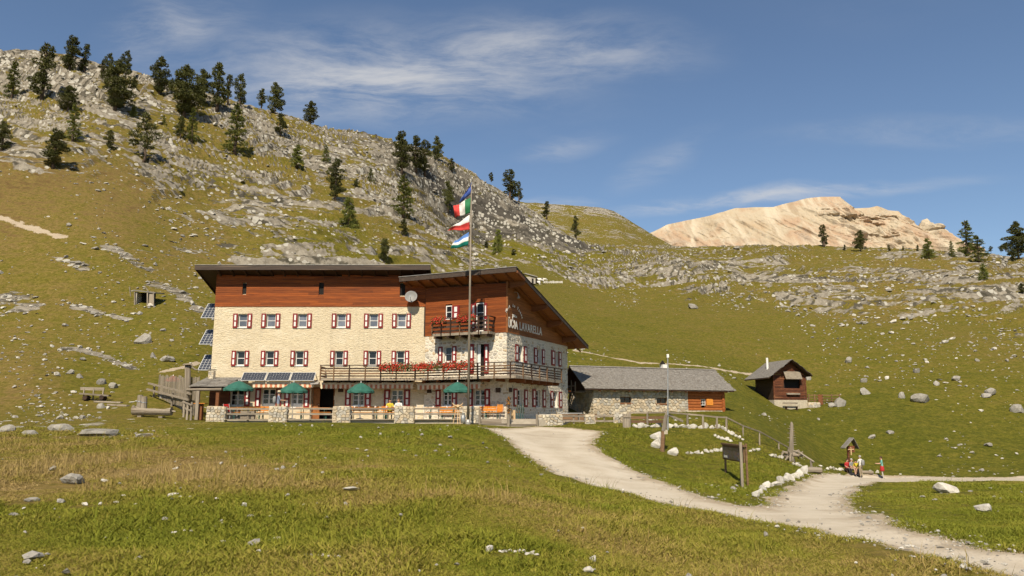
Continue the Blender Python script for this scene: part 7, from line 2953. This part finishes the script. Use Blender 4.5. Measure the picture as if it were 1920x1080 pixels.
SK, HL, RT, GN = 'trees on the ridge line', 'trees on the rocky slope', 'trees on the right skyline', 'young trees near the lodge'
TREES = [
    ('dark pine cut by the left edge of the picture', 3, 226, 283, 'pine', 1.2, HL), ('larch at the far left below the skyline', 22, 114, 184, 'larch', 1.0, HL),
    ('tall slim pine with lower clump, first on the left skyline', 78, 81, 188, 'slim', 1.1, SK), ('pointed pine left of a pair on the left skyline', 131, 67, 132, 'pine', 1.1, SK),
    ('slim pine right of the pointed pine on the left skyline', 158, 82, 136, 'slim', 1.2, SK), ('small pine left of the twin tops on the skyline', 191, 113, 143, 'slim', 1.2, SK),
    ('pine with blunt top behind the big bushy pine', 203, 100, 143, 'pine', 1.0, SK), ('pine at the right behind the big bushy pine', 236, 95, 140, 'pine', 1.0, SK),
    ('big broad bushy pine below the twin tops of the left skyline', 216, 114, 206, 'broad', 1.0, HL), ('small dark pine right of the big bushy pine', 251, 143, 166, 'pine', 1.2, HL),
    ('stout twin crowned pine alone on the skyline', 298, 107, 176, 'broad', .85, SK), ('very broad pine left of a skyline group', 345, 125, 216, 'broad', 1.1, HL),
    ('round topped pine behind the very broad pine', 378, 130, 192, 'broad', .9, SK), ('tall slim pine with bare stem in the skyline group', 406, 119, 206, 'slim', 1.2, SK),
    ('narrow pine between two taller skyline pines', 427, 139, 193, 'slim', 1.1, SK), ('dark pine at the right end of the skyline group', 449, 139, 198, 'pine', .95, SK),
    ('dark spreading pine below the left skyline pair', 127, 160, 206, 'broad', 1.2, HL), ('bright larch below the dark spreading pine', 136, 195, 264, 'larch', 1.0, HL),
    ('dense dark pine low on the far left slope', 100, 241, 315, 'pine', 1.25, HL), ('little pine in the middle of the left slope', 205, 243, 279, 'pine', 1.1, HL),
    ('gnarled pine with crooked bare trunk on the left slope', 267, 212, 305, 'gnarl', 1.0, HL), ('dark pine just left of a bright larch', 338, 217, 258, 'pine', 1.1, HL),
    ('bright larch right of a darker pine, below the very broad pine', 359, 202, 266, 'larch', .9, HL), ('large airy larch below the end of the skyline group', 441, 193, 287, 'larch', 1.05, HL),
    ('small light larch bush above the gnarled pine', 250, 195, 219, 'bush', .7, HL), ('tiny larch between gnarled pine and dark pine', 307, 215, 231, 'bush', .6, HL),
    ('small pine on the skyline left of a fuller one', 490, 166, 201, 'pine', 1.0, SK), ('full double crowned pine on the middle skyline', 515, 155, 214, 'broad', .8, SK),
    ('narrow pine just below the double crowned pine', 525, 212, 254, 'slim', 1.4, HL), ('lone round pine on the middle skyline', 582, 189, 233, 'broad', .95, SK),
    ('round young larch in the middle of the rocky slope', 556, 270, 311, 'bush', .8, HL), ('small larch right of the round young larch', 611, 271, 305, 'larch', 1.1, HL),
    ('tall dark ragged pine on the middle rocky slope', 628, 297, 376, 'pine', .9, HL), ('full round larch below the tall ragged pine', 653, 368, 430, 'bush', .72, HL),
    ('large bright conical larch left of the flags', 756, 327, 407, 'larch', 1.25, HL), ('small larch in the rocks above the conical larch', 695, 315, 343, 'larch', 1.2, HL),
    ('tiny dark pine beside the small larch in the rocks', 668, 334, 354, 'pine', 1.3, HL), ('small dark pine right behind the main roof', 720, 446, 492, 'pine', 1.1, GN),
    ('tiny pine left of the lowest flag', 757, 410, 443, 'slim', 1.6, HL), ('leftmost pine of the cluster above the flags', 753, 246, 323, 'pine', 1.0, SK),
    ('second pine of the cluster above the flags', 779, 255, 320, 'slim', 1.4, SK), ('third pine of the cluster above the flags', 796, 262, 327, 'slim', 1.3, SK),
    ('rightmost full pine of the cluster above the flags', 819, 256, 302, 'broad', .85, SK), ('small pine on the ridge just left of the flag top', 847, 296, 322, 'slim', 1.5, SK),
    ('dark pine in the rocks just left of the flags', 840, 340, 396, 'pine', .9, HL), ('tiny pine on the ridge right of the flag top', 921, 323, 340, 'pine', 1.3, SK),
    ('tall dark spruce like pine on the ridge right of the flags', 956, 318, 375, 'slim', 1.7, SK), ('slender pine beside the tall one right of the flags', 973, 340, 377, 'slim', 1.1, SK),
    ('lone pine below the ridge end, upper one', 1025, 377, 409, 'slim', 1.5, SK), ('lone slim pine at the lower end of the ridge', 1080, 405, 447, 'slim', 1.1, SK),
    ('young larch above the annexe roof', 934, 428, 471, 'bush', .62, GN), ('low dark bush left of the young larch above the annexe', 912, 452, 465, 'pine', 1.8, GN), ('low dark bush right of the young larch above the annexe', 963, 466, 478, 'pine', 1.8, GN),
    ('columnar pine standing before the golden mountain', 1545, 421, 463, 'slim', 1.35, RT), ('rounded pine before the golden mountain, right of the columnar one', 1614, 432, 471, 'broad', .9, RT),
    ('first tiny pine right of the columnar pine', 1584, 458, 470, 'slim', 1.6, RT), ('second tiny pine on the skyline, right of the rounded pine', 1667, 458, 471, 'slim', 1.6, RT),
    ('third tiny pine on the skyline before the mountain', 1694, 461, 471, 'slim', 1.5, RT), ('fourth tiny pine on the skyline before the mountain end', 1721, 459, 472, 'slim', 1.5, RT),
    ('bushy larch at the right end of the golden mountain', 1742, 445, 484, 'bush', .75, RT), ('small thin larch left of the large skyline larch', 1785, 451, 481, 'larch', 1.0, RT),
    ('largest larch on the right skyline', 1815, 413, 480, 'larch', 1.3, RT), ('full green larch in front of the largest skyline larch', 1836, 440, 491, 'larch', 1.5, RT),
    ('small spreading larch below the skyline larches', 1845, 492, 523, 'bush', .75, RT), ('big dark tree cut by the right edge of the picture', 1910, 417, 486, 'broad', 1.05, RT),
    ('low bush under the big dark tree at the right edge', 1901, 473, 490, 'pine', 1.6, RT), ('tiny pine between larches and the right edge tree', 1886, 455, 471, 'slim', 1.4, RT), ('tiny round bush right of the full green larch', 1858, 461, 472, 'pine', 1.6, RT),
    ('tiny bush left of the tiny pine near the right edge', 1877, 461, 472, 'pine', 1.6, RT), ('dark bush at the right edge halfway down the slope', 1916, 530, 550, 'pine', 1.5, RT),
]
for T in TREES:
    tree(*T)
# ================================================================== turf and loose stones, scattered over the real ground
def scatter(name, verts, attrs, meshes, label, cat):
    """one stuff object: points that carry instances of a few small meshes"""
    col = bpy.data.collections.new(name + '_pieces')
    for i, me in enumerate(meshes):
        col.objects.link(bpy.data.objects.new('%s_%02d' % (name, i), me))
    me = bpy.data.meshes.new(name)
    me.vertices.add(len(verts))
    me.vertices.foreach_set('co', np.ascontiguousarray(verts, np.float32).ravel())
    for k, (typ, val) in attrs.items():
        a = me.attributes.new(k, typ, 'POINT')
        a.data.foreach_set('vector' if typ == 'FLOAT_VECTOR' else 'value', np.ascontiguousarray(val).ravel())
    me.update()
    o = bpy.data.objects.new(name, me)
    COL.objects.link(o)
    ng = bpy.data.node_groups.new(name, 'GeometryNodeTree')
    ng.interface.new_socket('Geometry', in_out='INPUT', socket_type='NodeSocketGeometry')
    ng.interface.new_socket('Geometry', in_out='OUTPUT', socket_type='NodeSocketGeometry')
    gi, go = ng.nodes.new('NodeGroupInput'), ng.nodes.new('NodeGroupOutput')
    ci = ng.nodes.new('GeometryNodeCollectionInfo')
    ci.inputs['Collection'].default_value = col
    ci.inputs['Separate Children'].default_value = True
    ci.inputs['Reset Children'].default_value = True
    ip = ng.nodes.new('GeometryNodeInstanceOnPoints')
    ip.inputs['Pick Instance'].default_value = True

    def na(n, t):
        nd = ng.nodes.new('GeometryNodeInputNamedAttribute')
        nd.data_type = t
        nd.inputs['Name'].default_value = n
        return next(s for s in nd.outputs if s.enabled and s.name == 'Attribute')
    L = ng.links.new
    L(gi.outputs[0], ip.inputs['Points'])
    L(ci.outputs[0], ip.inputs['Instance'])
    L(na('idx', 'INT'), ip.inputs['Instance Index'])
    L(na('rot', 'FLOAT_VECTOR'), ip.inputs['Rotation'])
    L(na('scl', 'FLOAT_VECTOR'), ip.inputs['Scale'])
    L(ip.outputs[0], go.inputs[0])
    o.modifiers.new('scatter', 'NODES').node_group = ng
    o['kind'] = 'stuff'
    o['label'] = label
    o['category'] = cat
    return o


def grass_mat(name, ramp):
    m, t, b = principled(name)
    a = t.n('ShaderNodeAttribute', attribute_name='dry', attribute_type='INSTANCER')
    oi = t.n('ShaderNodeObjectInfo')
    f = t.math('ADD', a.outputs['Fac'], t.math('MULTIPLY', t.math('SUBTRACT', oi.outputs['Random'], .5), .5), clamp=True)
    t.set(b.inputs['Base Color'], t.ramp(f, ramp))
    b.inputs['Roughness'].default_value = .75
    b.inputs['Specular IOR Level'].default_value = .15
    return m


M_BLADE = grass_mat('grass_blades', [(0, (.145, .158, .014)), (.3, (.205, .192, .022)), (.55, (.240, .195, .038)), (.8, (.30, .21, .07)), (1, (.33, .235, .095))])


def clump(seed, n, h, spread, lean, w):
    r = random.Random(seed)
    vs, fs = [], []
    for _ in range(n):
        a, q = r.uniform(0, 6.28), r.random() ** .7 * spread
        c = V(math.cos(a) * q, math.sin(a) * q, -.01)
        hh = h * r.uniform(.5, 1.15)
        d = V(r.gauss(0, lean), r.gauss(0, lean), 1) * hh
        bend = V(r.gauss(0, lean), r.gauss(0, lean), -.15) * hh * .7
        s = V(math.cos(a + 1.3), math.sin(a + 1.3), 0) * w * r.uniform(.7, 1.2)
        k = len(vs)
        vs += [c - s, c + s, c + d * .55 + s * .7, c + d * .55 - s * .7, c + d + bend]
        fs += [(k, k + 1, k + 2, k + 3), (k + 3, k + 2, k + 4)]
    me = bpy.data.meshes.new('grass_clump')
    me.from_pydata(vs, [], fs)
    me.materials.append(M_BLADE)
    return me


CL = [clump(i, 18, .042, .13, .6, .0055) for i in range(4)] + [clump(10 + i, 14, .075, .12, .5, .005) for i in range(3)] + [clump(20 + i, 6, .25, .10, .25, .0032) for i in range(2)]
nrg = np.random.default_rng(5)
NG = 150000
az_ = nrg.uniform(-.66, .66, NG)
r_ = np.exp(nrg.uniform(math.log(6.8), math.log(62), NG) * .82 + .18 * nrg.uniform(math.log(6.8), math.log(62), NG))
gx, gy = r_ * np.sin(az_), r_ * np.cos(az_)
keep = path_sd(gx, gy) + (fbm(gx / .9, gy / .9, 3, 91) - .5) * .5 > .12
keep &= ~((gy > 49.4) & (gx > XL - .6) & (gx < 9))
keep &= ~((gx > -21.8) & (gx < -19.5) & (gy > 49.6))
for bx_, by_, br_ in BOULDERS:                       # no tufts standing in or right before a stone
    if by_ < 62:
        keep &= (gx - bx_) ** 2 + ((gy - by_ + br_ * .5 + .12) * .7) ** 2 > (br_ * .7 + .09) ** 2
gx, gy, r_ = gx[keep], gy[keep], r_[keep]
gz_a, grk, _b = terrain(gx, gy, True)
dryv = np.clip(dry_f(gx, gy) + .8 * (fbm(gx / 1.6, gy / 1.6, 3, 121) - .5) + .45 * (fbm(gx / 9, gy / 9, 2, 131) - .5), 0, 1)
n_ = len(gx)
pick = nrg.random(n_)
tall = fbm(gx / 2.2, gy / 2.2, 3, 141)
idx = np.where((pick < .008 + .10 * sstep(dryv, .55, .9)) & (tall > .45), 7 + nrg.integers(0, 2, n_), np.where((pick < .5) & (tall > .42), 4 + nrg.integers(0, 3, n_), nrg.integers(0, 4, n_)))
sc1 = nrg.uniform(.6, 1.25, n_) * (1 + .5 * sstep(r_, 18, 45)) * (.75 + .6 * sstep(tall, .35, .65))
lawn = ((gy > 40) & (gx < 1))
sc1 = np.where(lawn, sc1 * .55, sc1)
idx = np.where(lawn & (idx >= 4), idx % 4, idx)
scl = np.stack([sc1 * 1.15, sc1 * 1.15, sc1], -1)
rot = np.stack([np.zeros(n_), np.zeros(n_), nrg.uniform(0, 6.28, n_)], -1)
scatter('meadow_grass', np.stack([gx, gy, gz_a], -1), {'idx': ('INT', idx.astype(np.int32)), 'rot': ('FLOAT_VECTOR', rot.astype(np.float32)), 'scl': ('FLOAT_VECTOR', scl.astype(np.float32)), 'dry': ('FLOAT', dryv.astype(np.float32))}, CL,
        'short rough alpine turf with straw coloured stems covering the meadow', 'grass')

# loose stones: near ones small, on the slopes bigger
PEB = [lump_mesh('loose_stone', 500 + i, M_WHITE_ROCK if i < 3 else M_GREY_ROCK, 1, .6) for i in range(6)]
NS = 190000
az_ = nrg.uniform(-.66, .66, NS)
r_ = np.exp(nrg.uniform(math.log(7), math.log(300), NS))
gx, gy = r_ * np.sin(az_), r_ * np.cos(az_)
dens = rock_f(gx, gy)
pat = fbm(gx / (2 + r_ * .06), gy / (2 + r_ * .06), 4, 151)
prob = np.clip(.10 + .9 * dens, 0, 1) * sstep(pat, .38, .66) * np.where(r_ < 55, .09, 1.0)
prob = np.where((r_ > 95) & (dens > .55), prob * .30, prob)                # bare beds keep few loose stones
for L_, w_ in SCREE:
    prob = np.maximum(prob, .75 * (line_dist(gx, gy, L_) < w_ * 1.1))
sd_ = np.full(gx.shape, 9.0)
m_ = r_ < 100
sd_[m_] = path_sd(gx[m_], gy[m_])
prob = np.where(np.abs(sd_) < .5, np.maximum(prob, .16), prob)           # stones worked out of the road edge
prob = np.where(sd_ < -.5, .008, prob)
keep = (nrg.random(len(gx)) < prob) & ~((gy > 44) & (gy < 67) & (gx > XL - 1.5) & (gx < 9.5)) & ~((gy > 60) & (gy < 74) & (gx > 5) & (gx < 20))
gx, gy, r_, sd_ = gx[keep], gy[keep], r_[keep], sd_[keep]
n_ = len(gx)
gz_a = terrain(gx, gy)
size = (.022 + .0013 * r_) * np.exp(np.clip(nrg.normal(0, .62, n_), -2, 1.5))
size = np.where(r_ < 55, np.minimum(size, .16), size)
size = np.where(np.abs(sd_) < .6, size * .55, size)
size = np.where(sd_ < -.5, .03 * np.exp(nrg.normal(0, .4, n_)), size)
scl = np.stack([size * nrg.uniform(.8, 1.5, n_), size * nrg.uniform(.8, 1.3, n_), size * nrg.uniform(.35, .8, n_)], -1)
rot = np.stack([nrg.normal(0, .15, n_), nrg.normal(0, .15, n_), nrg.uniform(0, 6.28, n_)], -1)
idx = np.where(nrg.random(n_) < .4, nrg.integers(0, 3, n_), nrg.integers(3, 6, n_))
scatter('loose_stones', np.stack([gx, gy, gz_a - size * .12 + .035 * (r_ < 45)], -1), {'idx': ('INT', idx.astype(np.int32)), 'rot': ('FLOAT_VECTOR', rot.astype(np.float32)), 'scl': ('FLOAT_VECTOR', scl.astype(np.float32))}, PEB,
        'loose pale limestone fragments strewn over meadow and slopes', 'stones')
# ================================================================== people
def skinmat(n, c, r=.6):
    return pm(n, c, tuple(x * .88 for x in c), 8, r, 0, None, 0)


M_SKIN = skinmat('skin', (.52, .30, .20))
CLOTH = {}


def cl(n, c):
    if n not in CLOTH:
        CLOTH[n] = pm('cloth_' + n, c, tuple(x * .8 for x in c), 14, .85, .2, 40, 0)
    return CLOTH[n]


BLUE, YELLOW, WHITE_, RED_, GREY_, TEAL_, DARK_, KHAKI, PALE_ = (cl('blue_grey', (.20, .24, .32)), cl('yellow', (.60, .48, .04)), cl('white', (.66, .64, .60)), cl('red', (.42, .03, .03)), cl('grey', (.25, .25, .24)),
                                                               cl('teal', (.16, .38, .33)), cl('dark', (.03, .03, .035)), cl('khaki', (.34, .27, .18)), cl('pale', (.50, .47, .42)))
M_HAIR = {'brown': skinmat('brown_hair', (.06, .03, .015), .7), 'grey': skinmat('grey_hair', (.35, .33, .30), .7), 'dark': skinmat('dark_hair', (.02, .015, .012), .7)}


def person(label, foot, facing, pose, top, legs, hair='brown', height=1.72, sleeves=False, shorts=False, hat=None, pack=None, seat=.47, extras=None, group=None, armpose=None):
    """foot: ground point under the body; facing: angle of the look direction; one skinned body, coloured by garment"""
    s = height / 1.72
    J, E, RAD, REG = {}, [], {}, {}

    def j(n, p, r, par=None, reg='torso'):
        J[n] = V(*p)
        RAD[n] = r
        if par:
            E.append((par, n))
            REG[(par, n)] = reg
    sit = pose == 'sit'
    pz = seat / s + .09 if sit else .94
    lean = .10 if pose == 'lean' else (.05 if sit else 0)
    j('pelvis', (0, 0, pz), .135)
    j('waist', (0, lean * .4, pz + .20), .125, 'pelvis')
    j('chest', (0, lean, pz + .40), .145, 'waist')
    j('neckb', (0, lean + .01, pz + .535), .07, 'chest')
    j('neck', (0, lean + .03, pz + .59), .052, 'neckb', 'skin')
    j('jaw', (0, lean + .055, pz + .645), .078, 'neck', 'skin')
    j('crown', (0, lean + .04, pz + .745), .088, 'jaw', 'skin')
    j('nose', (0, lean + .145, pz + .675), .012, 'jaw', 'skin')
    for sd in (-1, 1):
        L = 'r' if sd > 0 else 'l'
        j('sh' + L, (sd * .185, lean, pz + .475), .062, 'chest')
        ap_ = (armpose or {}).get(L) or (('table' if sit else 'down'))
        if ap_ == 'table':
            el, wr, hd = (sd * .25, lean + .12, pz + .24), (sd * .13, lean + .36, pz + .25), (sd * .10, lean + .43, pz + .26)
        elif ap_ == 'forward':
            el, wr, hd = (sd * .23, lean + .10, pz + .24), (sd * .19, lean + .33, pz + .22), (sd * .18, lean + .41, pz + .23)
        elif ap_ == 'lap':
            el, wr, hd = (sd * .26, lean + .02, pz + .22), (sd * .14, lean + .22, pz + .10), (sd * .11, lean + .29, pz + .08)
        else:
            el, wr, hd = (sd * .235, lean - .02, pz + .20), (sd * .25, lean + .05, pz - .04), (sd * .25, lean + .07, pz - .12)
        j('el' + L, el, .044, 'sh' + L, 'sleeve')
        j('wr' + L, wr, .031, 'el' + L, 'fore')
        j('hd' + L, hd, .036, 'wr' + L, 'skin')
        a, b = V(*wr), V(*hd)
        d = (b - a).normalized()
        side = d.cross(V(0, 0, 1))
        side = side.normalized() if side.length > .1 else V(0, 1, 0)
        up = side.cross(d)
        for k, (o_, ln) in enumerate(((-.030, .066), (-.010, .078), (.010, .074), (.029, .058))):
            q = b + side * o_ + d * .03
            j('f%s%d' % (L, k), tuple(q), .010, 'hd' + L, 'skin')
            j('g%s%d' % (L, k), tuple(q + d * ln * .55), .009, 'f%s%d' % (L, k), 'skin')
            j('h%s%d' % (L, k), tuple(q + d * ln * .85 - up * ln * .35), .008, 'g%s%d' % (L, k), 'skin')
        th = b - side * sd * .042 - d * .02
        j('t' + L, tuple(th), .011, 'hd' + L, 'skin')
        j('u' + L, tuple(th + d * .045 - side * sd * .018), .009, 't' + L, 'skin')
        j('hip' + L, (sd * .095, 0, pz - .03), .098, 'pelvis', 'leg')
        if sit:
            kn, an, toe = (sd * .12, .42, pz - .02), (sd * .12, .40 + (.06 if sd > 0 else -.05), .09), (sd * .13, .58 + (.06 if sd > 0 else -.05), .045)
        elif pose == 'stride':
            kn, an, toe = (sd * .10, .10 * sd, .50), (sd * .10, .16 * sd - .06, .09), (sd * .11, .16 * sd + .12, .045)
        else:
            kn, an, toe = (sd * .105, .015, .50), (sd * .115, -.03, .09), (sd * .13, .15, .045)
        j('kn' + L, kn, .060, 'hip' + L, 'leg')
        j('an' + L, an, .040, 'kn' + L, 'shin')
        j('to' + L, toe, .038, 'an' + L, 'shoe')
    names = list(J)
    bm = bmesh.new()
    lay = bm.verts.layers.skin.verify()
    bv = {}
    for n in names:
        v = bm.verts.new(J[n])
        v[lay].radius = (RAD[n] * (1.12 if n in ('pelvis', 'waist', 'chest') else 1), RAD[n] * (.78 if n in ('pelvis', 'waist', 'chest') else 1))
        v[lay].use_root = n == 'pelvis'
        bv[n] = v
    for a, b in E:
        bm.edges.new((bv[a], bv[b]))
    me = bpy.data.meshes.new('body')
    bm.to_mesh(me)
    bm.free()
    tmp = bpy.data.objects.new('tmp', me)
    COL.objects.link(tmp)
    tmp.modifiers.new('skin', 'SKIN')
    ss = tmp.modifiers.new('sub', 'SUBSURF')
    ss.levels = 1
    dg = bpy.context.evaluated_depsgraph_get()
    body = bpy.data.meshes.new_from_object(tmp.evaluated_get(dg))
    bpy.data.objects.remove(tmp)
    mats = [M_SKIN, top, legs, DARK_]
    body.materials.clear()
    for m in mats:
        body.materials.append(m)
    segs = [(J[a], J[b], REG[(a, b)]) for a, b in E]
    body.polygons.foreach_set('use_smooth', [True] * len(body.polygons))
    for p in body.polygons:
        c = p.center
        best, reg = 9, 'torso'
        for a, b, rg in segs:
            d = b - a
            t_ = max(0, min(1, (c - a).dot(d) / max(d.length_squared, 1e-9)))
            q = (c - a - d * t_).length
            if q < best:
                best, reg = q, rg
        k = {'torso': 1, 'sleeve': 1, 'fore': 1 if sleeves else 0, 'skin': 0, 'leg': 2, 'shin': 0 if shorts else 2, 'shoe': 3}[reg]
        if reg == 'torso' and c.z < pz + .03:
            k = 2
        if reg == 'leg' and c.z > pz + .04:
            k = 1
        p.material_index = k
    M = Matrix.Translation(Vector(foot)) @ Matrix.Rotation(facing - R(90), 4, 'Z') @ Matrix.Scale(s, 4)
    o = thing('person', label, 'person', foot, group)
    body.transform(M)
    body.transform(Matrix.Translation(-Vector(foot)))
    put('body', body, foot, o)

    def kid(mb, nm, mat, smooth=True):
        mb.v = [M @ p for p in mb.v]
        mb.build(nm, mat, o, smooth)
    hc = V(0, lean + .035, pz + .70)
    mb = MB().sphere(hc + V(0, -.018, .028), .092, .105, .098, 12, 8)
    kid(mb, 'hair', M_HAIR[hair])
    for sd in (-1, 1):
        kid(MB().sphere(hc + V(sd * .036, .085, -.005), .012, .010, .009, 6, 4), 'eye', DARK_)
        kid(MB().sphere(hc + V(sd * .092, .0, -.02), .014, .022, .032, 6, 5), 'ear', M_SKIN)
    kid(MB().obox(hc + V(-.025, .082, -.062), V(.05, 0, 0), V(0, .012, 0), V(0, 0, .008)), 'mouth', RED_)
    if hat:
        mb = MB().lathe(hc + V(0, -.005, .05), [(.165, -.012), (.165, 0), (.10, .012), (.098, .07), (.075, .105), (.01, .11)], 14)
        kid(mb, 'hat', hat)
    if pack:
        mb = MB()
        mb.lathe(V(0, lean - .235, pz + .04), [(.10, 0), (.15, .05), (.155, .30), (.12, .42), (.03, .45)], 10, 1.0, .72)
        kid(mb, 'rucksack', pack)
    if extras == 'jacket':
        mb = MB().lathe(V(0, 0, pz - .38), [(.215, 0), (.205, .12), (.175, .34), (.15, .44)], 12, 1.0, .85)
        kid(mb, 'tied_jacket', RED_)
    return o


person('man in pale hat and blue grey shirt standing on the terrace, looking right', V(P(521, 770, 50.75).x, 50.75, TF), R(20), 'stand', BLUE, KHAKI, 'grey', 1.78, hat=cl('straw', (.50, .42, .28)), pack=GREY_, armpose={'r': 'forward', 'l': 'forward'})
person('guest in a yellow shirt sitting at the terrace table', V(P(731, 770, 52.2).x, 52.15, TF), R(-80), 'sit', YELLOW, DARK_, 'dark', 1.66, group=None)
person('guest in a white shirt sitting at the terrace table', V(P(748, 770, 52.2).x, 52.15, TF), R(-100), 'sit', WHITE_, DARK_, 'brown', 1.74, sleeves=True)
yb_s = D3 - .55


def gp(px, y):
    x = P(px, 880, y).x
    return V(x, y, H(x, y))


def seatpt(px):
    x = P(px, 876, yb_s).x
    return V(x, yb_s + .02, gzb)


person('visitor in a red top sitting at the left end of the shrine bench', seatpt(1588), R(-70), 'sit', RED_, DARK_, 'brown', 1.70, armpose={'r': 'lap', 'l': 'lap'})
person('visitor in a grey shirt and shorts sitting in the middle of the shrine bench', seatpt(1596), R(-60), 'sit', GREY_, KHAKI, 'grey', 1.74, shorts=True, armpose={'r': 'lap', 'l': 'lap'})
person('child in a bright yellow shirt sitting at the right of the shrine bench', seatpt(1604.5), R(-100), 'sit', YELLOW, DARK_, 'dark', 1.45, armpose={'r': 'lap', 'l': 'lap'}, seat=.47)
person('standing visitor in a white shirt with dark rucksack beside the shrine bench', gp(1614, D3 - 1.0), R(120), 'stand', WHITE_, KHAKI, 'grey', 1.78, pack=GREY_, armpose={'l': 'forward'})
person('standing visitor in a teal shirt with a red jacket tied round the waist', gp(1654, 67.0), R(160), 'stand', TEAL_, PALE_, 'brown', 1.74, extras='jacket', armpose={'r': 'forward', 'l': 'forward'})
